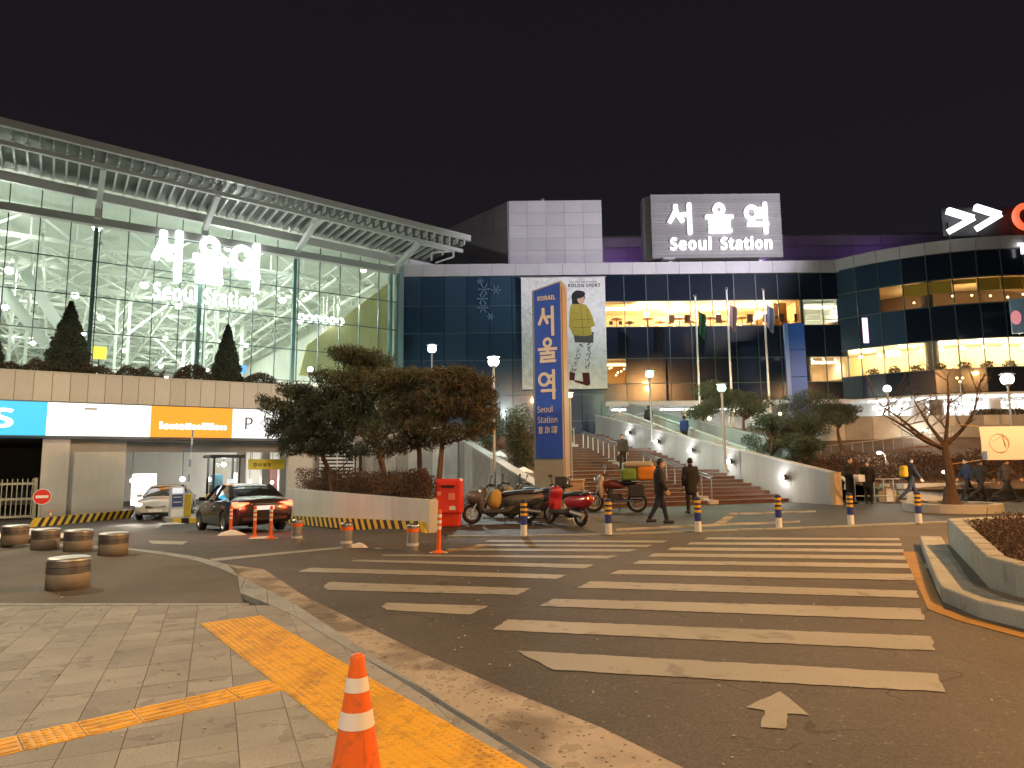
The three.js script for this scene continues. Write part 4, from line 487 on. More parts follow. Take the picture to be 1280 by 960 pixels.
{ // rooftop volumes
  const W = new THREE.Group(); W.name = 'rooftop_block'; bld.add(W); const top = 20.9, b0 = Y.p1 - 0.3, foot = [[-0.1, -2], [6.7, -2], [6.7, -14], [-9.5, -14], [-5.2, -7.9]];
  part('core', slab(foot.map(([x, z]) => [x + 0.0, z - 0.07]), b0, top - 0.02), mConc, W); panels(W, 'cladding_panel', mClad, -0.1, 6.7, b0, top, -2.02, 5, 6, 0.016, 0.08);
  const s = new THREE.Group(); s.name = 'rooftop_block_side'; bld.add(s); s.position.set(-0.1, 0, -2.02); const len = Math.hypot(5.1, 5.88); s.rotation.y = Math.PI + Math.atan2(5.88, 5.1) * -1; s.rotation.y = Math.atan2(-5.88, 5.1); s.position.set(-5.2, 0, -7.9); panels(s, 'cladding_panel', mClad, 0.05, len - 0.05, b0, top, 0.02, 5, 6, 0.016, 0.08);
  part('vent_cap', [cyl(0.18, 0.18, 0.35, 2.4, top + 0.17, -3, 14), ball(0.22, 2.4, top + 0.38, -3, 12)], mGalv, bld);
  const B = new THREE.Group(); B.name = 'rooftop_screen_wall'; bld.add(B); part('core', box(30, 3.6, 0.3, 21.7, Y.p1 + 1.6, -4.3), mConc, B); panels(B, 'cladding_panel', mClad, 6.75, 36.7, Y.p1 - 0.1, 18.75, -4.08, 14, 4, 0.03, 0.08);
  // station sign board on the roof
  const sx0 = fX(815, 290) * 0.99, sx1 = fX(980, 290) * 0.985, sy0 = 15.72, sy1 = fY(897, 244) - 0.05, sw = sx1 - sx0, sh = sy1 - sy0, o = thing('rooftop_sign', 'pale rooftop sign board with glowing white Korean and English station name', 'sign', V((sx0 + sx1) / 2, sy0, -FD + 0.55), 0);
  part('board_core', extr(shapeOf([[-sw / 2 - 0.02, -0.3], [sw / 2, -0.3], [sw / 2, -1.6], [-sw / 2 - 0.45, -1.6], [-sw / 2 - 0.45, -0.75]]), sh - 0.04).rotateX(Math.PI / 2).translate(0, sh - 0.02, -0.05), panelM(0.27, 0.265, 0.26), o);
  panels(o, 'board_slat', [panelM(0.27, 0.265, 0.26), panelM(0.29, 0.285, 0.28), panelM(0.255, 0.25, 0.25)], -sw / 2, sw / 2, 0, sh, -0.22, 1, 22, 0.012, 0.05);
  part('foot', [box(0.25, 0.5, 0.25, -sw * 0.35, -0.25, -0.9), box(0.25, 0.5, 0.25, sw * 0.35, -0.25, -0.9), box(0.8, 0.12, 0.5, -sw * 0.38, -0.06, -0.2)], mGalv, o);
  const mL = glow(1, 1, 1, 1.7), kx0 = fX(837, 280) * 0.985, kx1 = fX(965, 280) * 0.985, cx = (sx0 + sx1) / 2, ky = fY(900, 290) - sy0 - 0.15, kh = fY(900, 255) - sy0 - 0.28 - ky, kw = (kx1 - kx0);
  ['seo', 'ul', 'yeok'].forEach((q, i) => part('letter', glyph(q, kw * 0.235, kh, kh * 0.155, 0.12).map((g) => g.translate(kx0 - cx + kw * 0.3725 * i + 0.05, ky, -0.12)), mL, o));
  ['Seoul', 'Station'].forEach((q, i) => part('letter', words(q, 0.86, 0.12, kw * [0.40, 0.5][i]).translate(kx0 - cx + kw * [0.205, 0.75][i], 0.55, -0.12), mL, o));
  const al = new THREE.RectAreaLight(rgb(1, 1, 1), 0.6, kw, kh); al.position.set((kx0 + kx1) / 2 - cx, ky + kh / 2, 0.1); al.rotation.y = Math.PI; al.name = 'letter_light'; o.add(al);
  for (const x of [8.2, 18.6, 27.5]) { const p = thing('uplight', x < 10 ? 'violet uplight on the roof between block and sign board' : x < 20 ? 'violet uplight on the roof beyond the sign board' : 'violet uplight on the roof towards the round tower', 'lamp', V(x, Y.p1 - 0.25, -FD - 2.6), 0, 'violet roof uplights'); part('housing', rbox(0.5, 0.16, 0.3, 0.03), mDark, p); part('lamp_lens', rbox(0.4, 0.05, 0.2, 0.02, 0, 0.1, -0.02), glow(0.45, 0.12, 1, 2), p); point(0, 0.25, 0, rgb(0.5, 0.2, 1), 4, 6, p); }
  // banner on the front
  const bx0 = fX(652, 420), bx1 = fX(757, 420), by0 = fY(705, 487), by1 = fY(705, 348), C = document.createElement('canvas'); C.width = 768; C.height = 1024; const c = C.getContext('2d'), W2 = 768, H2 = 1024;
  c.fillStyle = '#dededc'; c.fillRect(0, 0, W2, H2); for (let i = 0; i < 2600; i++) { const x = rr(0, W2), y = rr(0, H2), a = rr(0.02, 0.06); c.fillStyle = rnd() < 0.5 ? `rgba(90,92,95,${a})` : `rgba(235,235,235,${a * 1.2})`; c.beginPath(); c.ellipse(x, y, rr(4, 46), rr(3, 20), rr(0, 3), 0, 7); c.fill(); } c.strokeStyle = 'rgba(60,62,66,0.22)'; for (let i = 0; i < 80; i++) { let x = rr(0, W2 * 0.4), y = rr(H2 * 0.3, H2); c.lineWidth = rr(1, 4); c.beginPath(); c.moveTo(x, y); for (let k = 0; k < 6; k++) { x += rr(-40, 40); y -= rr(5, 50); c.lineTo(x, y); } c.stroke(); }
  c.fillStyle = '#2a2a2c'; c.font = 'bold 44px sans-serif'; c.fillText('KOLON SPORT', 428, 96); c.font = '24px sans-serif'; c.fillText('Your best way to nature', 440, 54);
  // printed figure: hair, face, yellow jacket, grey skirt, patterned leggings, dark red boots
  c.fillStyle = '#d9d6d4'; c.beginPath(); c.moveTo(470, 560); c.lineTo(640, 560); c.lineTo(618, 760); c.lineTo(600, 900); c.lineTo(545, 900); c.lineTo(560, 740); c.lineTo(480, 890); c.lineTo(430, 880); c.lineTo(468, 700); c.fill(); for (let i = 0; i < 140; i++) { c.fillStyle = 'rgba(60,60,75,0.55)'; const t = rnd(), x = rnd() < 0.5 ? lerp(550, 450, t) + rr(-26, 20) : lerp(610, 575, t) + rr(-20, 20); c.fillRect(x, lerp(580, 870, t), rr(4, 16), rr(4, 14)); }
  c.fillStyle = '#4b1420'; c.beginPath(); c.moveTo(540, 880); c.lineTo(606, 880); c.lineTo(612, 985); c.lineTo(585, 1000); c.lineTo(470, 960); c.lineTo(475, 945); c.lineTo(548, 960); c.fill(); c.beginPath(); c.moveTo(428, 870); c.lineTo(478, 880); c.lineTo(470, 950); c.lineTo(425, 945); c.fill();
  c.fillStyle = '#4a4646'; c.beginPath(); c.moveTo(470, 520); c.lineTo(655, 510); c.lineTo(648, 610); c.lineTo(480, 605); c.fill(); c.fillStyle = '#a39339'; c.beginPath(); c.moveTo(450, 260); c.quadraticCurveTo(520, 230, 590, 262); c.quadraticCurveTo(640, 320, 668, 450); c.lineTo(630, 470); c.lineTo(640, 535); c.quadraticCurveTo(560, 560, 462, 535); c.quadraticCurveTo(440, 470, 430, 460); c.quadraticCurveTo(436, 330, 450, 260); c.fill(); c.strokeStyle = 'rgba(70,56,0,0.55)'; c.lineWidth = 5; for (const q of [[540, 262, 560, 540], [458, 330, 520, 345], [455, 400, 640, 392], [468, 470, 630, 468], [600, 300, 612, 440]]) { c.beginPath(); c.moveTo(q[0], q[1]); c.lineTo(q[2], q[3]); c.stroke(); }
  c.fillStyle = '#1d1a1a'; c.beginPath(); c.ellipse(520, 190, 62, 64, 0, 0, 7); c.fill(); c.fillRect(462, 190, 36, 62); c.fillStyle = '#c9a38c'; c.beginPath(); c.ellipse(545, 208, 33, 44, 0, 0, 7); c.fill(); c.fillStyle = '#1d1a1a'; c.beginPath(); c.ellipse(528, 165, 58, 34, -0.2, 0, 7); c.fill(); c.fillStyle = '#7a2c2c'; c.fillRect(548, 232, 18, 4); c.fillStyle = '#222'; c.fillRect(534, 204, 9, 5); c.fillRect(560, 203, 9, 5);
  const ct = new THREE.CanvasTexture(C); ct.colorSpace = THREE.SRGBColorSpace; const bm = mat(1, 1, 1, 0.8); bm.map = ct; const bo = thing('banner', 'tall grey fabric banner printed with a figure in a yellow jacket', 'banner', V((bx0 + bx1) / 2, by0, -FD + 0.35), 0), bw = bx1 - bx0, bh = by1 - by0, g = new THREE.PlaneGeometry(bw, bh, 24, 30), q = g.attributes.position; for (let i = 0; i < q.count; i++) q.setZ(i, 0.05 * Math.sin(q.getX(i) * 2.1 + q.getY(i) * 0.4) * (0.4 + 0.6 * Math.abs(q.getY(i) / bh))); g.computeVertexNormals(); const fr = g.clone().translate(0, bh / 2, 0.012); part('cloth', [fr], bm, bo); part('backing', g.translate(0, bh / 2, 0), mat(0.5, 0.5, 0.5), bo); part('rod', [rod(V(-bw / 2 - 0.1, bh, 0), V(bw / 2 + 0.1, bh, 0), 0.05), rod(V(-bw / 2 - 0.05, 0, 0), V(bw / 2 + 0.05, 0, 0), 0.04)], mGalv, bo); part('stay', [bar(V(-bw / 2, bh, 0), V(-bw / 2, bh, -0.32), 0.04), bar(V(bw / 2, bh, 0), V(bw / 2, bh, -0.32), 0.04), bar(V(-bw / 2, 0, 0), V(-bw / 2, 0, -0.32), 0.04), bar(V(bw / 2, 0, 0), V(bw / 2, 0, -0.32), 0.04)], mGalv, bo);
  // snowflake light tracery on the left glass
  const sf = thing('light_decoration', 'faint blue lace of tiny lights on the left glass', 'decoration', V(0, 0, -FD + 0.12), 0), mS = glow(0.2, 0.55, 0.8, 0.16, 0.15); for (const [a, b, r] of [[605, 362, 0.45], [620, 363, 0.35], [603, 374, 0.4], [604, 385, 0.42], [613, 396, 0.25], [600, 352, 0.25]]) { const p = V(fX(a, b), fY(a, b), 0), l = []; for (let k = 0; k < 6; k++) { const u = V(Math.cos(k * 1.047) * r, Math.sin(k * 1.047) * r, 0); l.push(bar(p.clone().addScaledVector(u, 0.12), p.clone().add(u), 0.03), ball(0.04, p.x + u.x * 0.7, p.y + u.y * 0.7, 0.02, 6)); } part('flake', l, mS, sf); }
}
{ // round tower of the shopping wing: storeys follow an arc
  const CX = 32, CD = 52.8, R = 11.6, A0 = Math.atan2(-(46.1 - CD), 22.55 - CX), o = thing('round_wing', 'curved glass wing with lit floors and pale parapet', 'building', V(CX, 0, -CD), 0), nS = 26, dA = (Math.PI * 0.98) / nS;
  const a0 = Math.PI + 0.0 - (Math.PI - Math.acos((22.55 - CX) / R)); void a0; void A0; const st = Math.acos((22.55 - CX) / R); // from the joint, turning to the front and on
  const P = (i, r = R) => V(Math.cos(st - i * dA) * r, 0, Math.sin(st - i * dA) * r), piece = (i, y0, y1, r, th) => { const a = P(i, r), b = P(i + 1, r), w = a.distanceTo(b), m = a.clone().add(b).multiplyScalar(0.5), g = new THREE.BoxGeometry(w - 0.03, y1 - y0 - 0.03, th).rotateY(Math.atan2(b.x - a.x, b.z - a.z) - Math.PI / 2); return g.translate(m.x, (y0 + y1) / 2, m.z); };
  const L = { p1: 15.55, p0: 14.75, a: 13.05, b: 11.35, c: 9.15, d: 7.3, e: 5.8 };
  const nV = 17;
  for (let i = 0; i < nV; i++) {
    part('parapet_panel', piece(i, L.p0, L.p1, R + 0.14, 0.12), mClad[(rnd() * 3) | 0], o); const bg = () => mDarkGlass.concat(mBlueGlass)[i < 3 ? 3 + (rnd() * 3 | 0) : (rnd() * 3) | 0];
    part('pane', piece(i, L.a, L.p0, R, 0.05), bg(), o); part('pane', piece(i, L.b, L.a, R, 0.02), i < 2 ? mBlueGlass[0] : mPaneWarm, o); part('pane', piece(i, L.c, L.b, R, 0.05), bg(), o); part('pane', piece(i, L.d, L.c, R, 0.02), mPaneWarm, o); part('pane', piece(i, L.e, L.d, R + 0.05, 0.06), mDarkGlass[i % 3], o);
    const q = P(i, R + 0.02); part('mullion', box(0.06, L.p0 - L.e, 0.06, q.x, (L.p0 + L.e) / 2, q.z), mMull, o);
    if (i > 2) part('curtain_valance', piece(i, L.a - (i % 4 === 1 ? 0.35 : 0.85), L.a - 0.03, R - 0.25, 0.04), mat(0.62, 0.44, 0.06, 0.8), o);
  }
  for (const y of [L.a, L.b, L.c, L.d]) part('transom', Array.from({ length: nV }, (_, i) => piece(i, y - 0.05, y + 0.05, R + 0.03, 0.06)), mMull, o);
  const ring = (r0, r1, y, t) => { const s = new THREE.Shape(); s.absarc(0, 0, r1, 0, Math.PI, false); s.absarc(0, 0, r0, Math.PI, 0, true); return extr(s, t, 0, 20).rotateX(Math.PI / 2).translate(0, y + t, 0); };
  part('floor_slab', [ring(2, R - 0.1, L.b - 0.2, 0.15), ring(2, R - 0.1, L.d - 0.2, 0.15)], mat(0.35, 0.22, 0.12), o); part('ceiling', [ring(2, R - 0.1, L.a + 0.05, 0.12), ring(2, R - 0.1, L.c + 0.05, 0.12)], mat(0.62, 0.5, 0.32), o); part('roof', ring(0.1, R, L.p0 - 0.05, 0.15), mConc, o);
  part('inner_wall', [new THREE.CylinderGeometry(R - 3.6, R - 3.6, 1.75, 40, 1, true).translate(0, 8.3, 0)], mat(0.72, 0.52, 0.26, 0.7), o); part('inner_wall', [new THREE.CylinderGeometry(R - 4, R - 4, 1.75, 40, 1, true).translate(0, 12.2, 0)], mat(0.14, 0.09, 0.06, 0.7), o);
  part('core_wall', new THREE.CylinderGeometry(R - 5, R - 5, 12, 40, 1, true).translate(0, 9, 0), mConc, o);
  for (const i of [4, 9]) { const p = P(i, R - 0.8); part('column', cyl(0.4, 0.4, 12, p.x, 9, p.z, 18), mat(0.16, 0.12, 0.09, 0.6), o); }
  const wm = rgb(1, 0.72, 0.34), ww = rgb(1, 0.88, 0.6);
  for (let i = 0; i < 13; i++) { const p = P(i + 0.5, R - 1.5).add(V(CX, 0, -CD)); lampIn('tower_lamp', 'warm ceiling lamp on the lower lit floor of the round wing', p.x, L.c - 0.35, -p.z, 0.14, ww, i % 2 ? 0 : 46, 6, 'lamps on the lower floor of the round wing', 0.2); if (i % 2) { const q = P(i + 0.2, R - 1.1).add(V(CX, 0, -CD)); lampIn('tower_spotlight', 'tiny warm spotlight on the lower lit floor of the round wing', q.x, L.c - 0.15, -q.z, 0.06, ww, 0, 8, 'tiny spotlights of the round wing', 0.1); } if (i > 2) { const q = P(i + 0.4, R - 2.2).add(V(CX, 0, -CD)); lampIn('tower_lamp', 'small amber lamp on the upper floor of the round wing', q.x, L.b + 0.5 + rr(0, 0.6), -q.z, 0.07, wm, i % 3 ? 0 : 8, 6, 'lamps on the upper floor of the round wing', 0.15); } }
  for (let i = 1; i < 14; i++) { const p = P(i + 0.3, R - 0.7), c = V(p.x, L.d + 0.25, p.z); leafMesh('indoor_plant', leaves(160, 0.09, () => inEll(c, V(0.45, 0.28, 0.3)), [[0.05, 0.05, 0.02], [0.09, 0.05, 0.02]], 2.5), o); }
  for (const [i, c, w, h, y, l] of [[1.3, [1, 0.7, 0.9], 0.35, 1.7, 10.3, 'narrow pink white lit poster hung behind the tower glass'], [2.2, [1, 0.9, 0.7], 0.9, 0.5, 8.75, 'bright square screen on the lower floor of the round wing']]) { const p = P(i, R - (w > 0.5 ? 1.2 : -0.15)), t = thing('lit_poster', l, 'sign', V(p.x + CX, y, p.z - CD), 0); part('lit_face', rbox(w, h, 0.06, 0.01), glow(...c, 1.6, 0.5), t); part('frame', rbox(w + 0.06, h + 0.06, 0.04, 0.01, 0, 0, -0.03), mDark, t); }
  const mo = lampIn('pendant_lamp', 'red domed pendant lamp behind the tower glass near the joint', CX + P(1.0, R - 0.9).x, 12.3, CD - P(1.0, R - 0.9).z, 0.16, rgb(1, 0.55, 0.3), 6, 5, undefined, 0.5); part('shade', lathe([[0.1, 0.3], [0.35, 0.2], [0.42, 0.05]], 18), mat(0.35, 0.08, 0.03), mo);
  // the two chevrons and the letter on the roof
  const s = thing('roof_sign', 'rooftop sign with two white chevrons and a red letter', 'sign', V(0, 0, -41.6), 0), x = (px) => atD(px, 273, 41.6).x, y = (py, px = 1215) => atD(px, py, 41.6).y, mw = glow(1, 1, 1, 2.4);
  for (const [a, b, q] of [[1185, 1216, 0], [1220, 1250, -4]]) { const x0 = x(a), x1 = x(b), yt = y(263 + q), yb = y(289 + q * 0.8), ym = y(273 + q); part('chevron', [bar(V(x0, yt, 0), V(x1, ym, 0), 0.3, 0.36), bar(V(x0, yb, 0.004), V(x1, ym, 0.004), 0.31, 0.36)], mw, s); }
  const tc = torus(0.72, 0.2, x(1283), y(272), 0.05, 'z', 28, Math.PI * 1.55); tc.translate(-x(1283), -y(272), 0).rotateZ(0.7).translate(x(1283), y(272), 0); part('letter', tc, glow(1, 0.10, 0.03, 1.6, 0.4), s);
  part('backing', box(14, 1.9, 0.2, x(1185) + 6.9, y(274), -0.55), mDark, s); part('stand', Array.from({ length: 6 }, (_, i) => box(0.08, 1.4, 0.08, x(1190) + i * 2, L.p1 + 0.5, -0.4)), mDark, s); part('letter', words('T', 0.7, 0.08).translate(atD(1277, 318, 40.9).x, atD(1277, 318, 40.9).y, 0.75), mw, s);
  // blade sign with a pink disc
  const bp = atD(1272, 395, 39.5), bs = thing('blade_sign', 'pale blue projecting sign with a red and pink oval emblem', 'sign', bp, -0.5); part('board', rbox(0.7, 2.1, 0.2, 0.04), mat(0.25, 0.4, 0.6, 0.5), bs); part('emblem', cyl(0.42, 0.42, 0.06, 0, 0, 0, 24).rotateX(Math.PI / 2).scale(0.6, 1, 1).translate(-0.1, -0.1, 0.12), glow(0.9, 0.25, 0.3, 0.7, 0.4), bs); part('arm', [bar(V(0, 0.8, 0), V(0.3, 0.8, -2), 0.08), bar(V(0, -0.8, 0), V(0.3, -0.8, -2), 0.08)], mGalv, bs);
  // open level below: rows of white tubes under the soffit
  const deck = part('soffit', ring(3, R + 0.1, L.e - 0.14, 0.1), mat(0.75, 0.75, 0.72), o); void deck; part('lower_wall', new THREE.CylinderGeometry(R - 3.4, R - 3.4, 2.2, 40, 1, true).translate(0, 4.6, 0), mat(0.7, 0.7, 0.68), o); for (const i of [3.2, 6.4, 10]) { const p = P(i, R - 0.9); part('pier', cyl(0.45, 0.45, 2.4, p.x, 4.6, p.z, 18), mat(0.55, 0.55, 0.56), o); }
  for (let r = 0; r < 4; r++) for (let i = 1; i < 12; i++) { const a = P(i + 0.06, R - 0.35 - r * 0.75), b = P(i + 0.94, R - 0.35 - r * 0.75), t = thing('tube_light', 'white fluorescent tube light under the round wing soffit', 'lamp', V(CX, L.e - 0.24 - r * 0.36, -CD), 0, 'tube lights under the round wing'); part('tube', rod(V(a.x, 0, a.z), V(b.x, 0, b.z), 0.075), glow(1, 1, 0.97, 2.2), t); part('holder', [bar(V(a.x, 0.12, a.z), V(b.x, 0.12, b.z), 0.1, 0.05), bar(V(a.x, 0, a.z), V(a.x, 0.2 + r * 0.36, a.z), 0.04), bar(V(b.x, 0, b.z), V(b.x, 0.2 + r * 0.36, b.z), 0.04)], mSteelW, t); if (i % 4 === 1 && r % 2) point((a.x + b.x) / 2, -0.14, (a.z + b.z) / 2, rgb(1, 1, 0.96), 12, 5, t); }
  part('terrace_wall', Array.from({ length: 16 }, (_, i) => piece(i - 0.5, 2.6, 3.9, R + 0.9, 0.15)), mConcLight, o);
}

// ---------------------------------------------------------------- stairs, escalator, banks
const S0 = V(1.73, 0, -24.5), sA = 19.2 * Math.PI / 180, SU = V(-Math.sin(sA), 0, -Math.cos(sA)), SWd = V(Math.cos(sA), 0, -Math.sin(sA));   // along the climb, and across to the right
const sP = (t, w, y = 0) => S0.clone().addScaledVector(SU, t).addScaledVector(SWd, w).setY(y);
const quadUp = (t0, t1, w0, w1) => [sP(t0, w0), sP(t1, w0), sP(t1, w1), sP(t0, w1)].map((p) => [p.x, p.z]);
const flights = [[0, 9, 0.56], [6.6, 8, 0.56], [12.6, 7, 0.58]]; let hNow = 0.03; const pitch = [];
const stair = thing('grand_stair', 'broad red brown granite stairs with landings up to the station', 'stairs', V(0, 0, 0), 0);
const rise = (TER - 0.03) / 24; { let y = 0.03;
  for (let f = 0; f < 3; f++) { const [t0, n, tr] = flights[f]; for (let i = 0; i < n; i++) { y += rise; const a = t0 + i * tr, last = i === n - 1, b = last ? (flights[f + 1]?.[0] ?? 17.4) + 0.3 : a + tr + 0.3; pitch.push([a, y]); const st = part('step', slab(quadUp(a, b, 1.6, 9.9), y - rise - 0.12, y - 0.035), mStair, stair); part('tread', slab(quadUp(a - 0.03, b, 1.61, 9.89), y - 0.035, y, 0.006), f === 0 && i < 3 ? mStair : mTread, st); } } }
const stairY = (t) => { let y = 0.03; for (const [a, h] of pitch) if (t >= a - 0.03) y = h; return y; };
const slope = (t) => 0.03 + clamp(t, 0, 17.2) * (TER - 0.03) / 17.2;
// a wall along the climb: prism with its own foot and top lines, in panels
function rakedWall(parent, name, mats, t0, t1, w0, w1, foot, topf, n, gap = 0.012) {
  for (let i = 0; i < n; i++) { const a = lerp(t0, t1, i / n) + gap / 2, b = lerp(t0, t1, (i + 1) / n) - gap / 2, v = []; for (const w of [w0, w1]) v.push(sP(a, w, foot(a)), sP(b, w, foot(b)), sP(b, w, topf(b)), sP(a, w, topf(a)));
    const g = new THREE.BufferGeometry(); g.setAttribute('position', new THREE.Float32BufferAttribute(v.flatMap((p) => p.toArray()), 3)); g.setIndex([0, 2, 1, 0, 3, 2, 4, 5, 6, 4, 6, 7, 3, 6, 2, 3, 7, 6, 0, 4, 7, 0, 7, 3, 1, 2, 6, 1, 6, 5, 0, 1, 5, 0, 5, 4]); const q = g.toNonIndexed(); q.computeVertexNormals(); part(name, q, mats[i % mats.length], parent); }
}
{ const cheek = thing('cheek_wall', 'raked concrete wall beside the stairs behind the scooters', 'wall', V(0, 0, 0), 0); rakedWall(cheek, 'wall_panel', [mConc, mConcLight, mConc], 0, 13.6, -0.3, 0.05, () => -0.6, (t) => 0.42 + 0.2 * t, 9); rakedWall(cheek, 'coping', [mConcLight], -0.05, 13.65, -0.36, 0.1, (t) => 0.424 + 0.2 * t, (t) => 0.5 + 0.2 * t, 6);
  const bed = structGroup('planting_bed', 'sloping planted bed with patches of snow beside the stairs'); rakedWall(bed, 'soil', [mSoil], 0.1, 17.3, 0.06, 1.55, () => -0.5, (t) => 0.3 + 0.195 * t, 1); rakedWall(bed, 'curb', [mStair], -0.02, 17.3, 1.5, 1.598, () => -0.5, (t) => 0.36 + 0.195 * t, 8);
  for (const [t, w, s, l] of [[9.5, 0.8, 1.6, 'old snow on the upper part of the sloping bed'], [12.5, 0.7, 2.0, 'old snow on the top of the sloping bed'], [5.5, 0.6, 1.1, 'old snow low on the sloping bed']]) { const m = snowHeap(sP(t, w, 0.31 + 0.195 * t), s, 0.9, 0.12, l); m.rotation.order = 'YXZ'; m.rotation.y = Math.PI / 2 + sA; m.rotation.z = 0.19; } }
const w1Top = (t) => 1.2 + 0.182 * (t + 2.24), w2Top = (t) => 1.35 + 0.212 * (t + 2.24);
{ const esc = thing('escalator', 'outdoor escalator between grey panel walls beside the stairs', 'escalator', V(0, 0, 0), 0);
  rakedWall(esc, 'wall_panel', [mGreyP[0], mGreyP[2], mGreyP[1]], -2.24, 17.4, 9.93, 10.15, () => -0.2, (t) => w1Top(t), 19); rakedWall(esc, 'outer_wall_panel', [mGreyP[1], mGreyP[0], mGreyP[2]], 2.4, 18.4, 12.75, 12.95, () => -0.2, (t) => w2Top(t), 16);
  rakedWall(esc, 'wall_cap', [mClad[2]], -2.26, 17.4, 9.9, 10.18, (t) => w1Top(t) + 0.003, (t) => w1Top(t) + 0.06, 9, 0.004); rakedWall(esc, 'wall_cap', [mClad[2]], 2.38, 18.4, 12.72, 12.98, (t) => w2Top(t) + 0.003, (t) => w2Top(t) + 0.06, 9, 0.004);
  const eY = (t) => clamp((t - 0.5) * 0.262, 0, 3.72) + 0.05, mEs = mat(0.16, 0.17, 0.17, 0.4, 0.7);
  for (let i = 0; i < 40; i++) { const t = 0.5 + i * 0.36; part('escalator_step', slab(quadUp(t, t + 0.35, 10.85, 12.05), eY(t) - 0.3, eY(t + 0.36)), mEs, esc); } part('landing_plate', slab(quadUp(-2.2, 0.5, 10.3, 12.6), -0.1, 0.05), mSteel, esc); part('landing_plate', slab(quadUp(14.9, 18.3, 10.3, 12.6), 3.3, 3.78), mSteel, esc);
  for (const w of [10.55, 12.25]) { rakedWall(esc, 'balustrade', [panelM(0.62, 0.50, 0.46, 0.4), panelM(0.66, 0.64, 0.6, 0.4)], 0.2, 15.6, w - 0.09, w + 0.09, (t) => eY(t) - 0.4, (t) => eY(t) + 0.92, 10); part('handrail', tube([sP(-0.6, w, 0.5), sP(-0.7, w, 0.85), sP(-0.2, w, 1.02), sP(2, w, eY(2) + 0.98), sP(8, w, eY(8) + 0.98), sP(14, w, eY(14) + 0.98), sP(15.6, w, eY(15.6) + 1.0), sP(16.3, w, eY(16) + 0.8), sP(16.2, w, eY(16) + 0.45)], 0.07, 8, 60), mat(0.7, 0.68, 0.66, 0.35), esc); }
  part('end_post', slab(quadUp(-2.5, -2.26, 9.88, 10.2), 0, 1.24), mat(0.5, 0.36, 0.2, 0.6), esc);
  // wall floodlights along the stair side
  [[790, 541], [826, 552], [869, 563], [918, 577], [986, 597]].forEach(([px, py], i) => { const r = sight(px, py), n = SWd.clone(), e = V(0, EYE, 0), t = (sP(0, 9.9).sub(e).dot(n)) / r.dot(n), p = e.addScaledVector(r, t), o = thing('wall_lamp', 'small white flood lamp bracketed to the escalator wall, number ' + ['one', 'two', 'three', 'four', 'five'][i] + ' from the stair head', 'lamp', p, -sA, 'flood lamps along the escalator wall'); part('bracket', bar(V(0, 0, 0.0), V(-0.22, 0.0, 0.0), 0.05), mDark, o); part('housing', rbox(0.1, 0.2, 0.26, 0.02, -0.14, 0.02, 0), mDark, o); part('bulb', ball(0.1, -0.28, 0, 0, 12), glow(1, 0.98, 0.9, 14), o); point(-0.3, 0, 0, rgb(1, 0.97, 0.88), 3.2, 5, o); });
}
{ // steel railing with landing gap
  const o = thing('stair_railing', 'polished steel railing down the middle of the stairs', 'railing', V(0, 0, 0), 0), w = 6.25;
  for (const [a, b] of [[-0.1, 5.1], [6.6, 11.5], [12.6, 16.8]]) { const yb = (t) => slope(t) + 0.12, n = Math.round((b - a) / 0.62); rakedWall(o, 'stone_base', [mConcLight, mConc], a, b, w - 0.14, w + 0.14, (t) => slope(t) - 0.4, yb, 8); for (const h of [0.9, 0.98]) part('handrail', rod(sP(a, w + (h > 0.95 ? 0.04 : -0.04), yb(a) + h - 0.03), sP(b, w + (h > 0.95 ? 0.04 : -0.04), yb(b) + h - 0.03), 0.03), mSteel, o); for (let i = 0; i <= n; i++) { const t = lerp(a + 0.06, b - 0.06, i / n); part('baluster', rod(sP(t, w, yb(t) - 0.02), sP(t, w, yb(t) + 0.88), 0.028), mSteel, o); part('cap_stone', slab(quadUp(t - 0.14, t + 0.14, w - 0.18, w + 0.18), yb(t) - 0.1, yb(t) + 0.06, 0.01), mConcLight, o); } } }
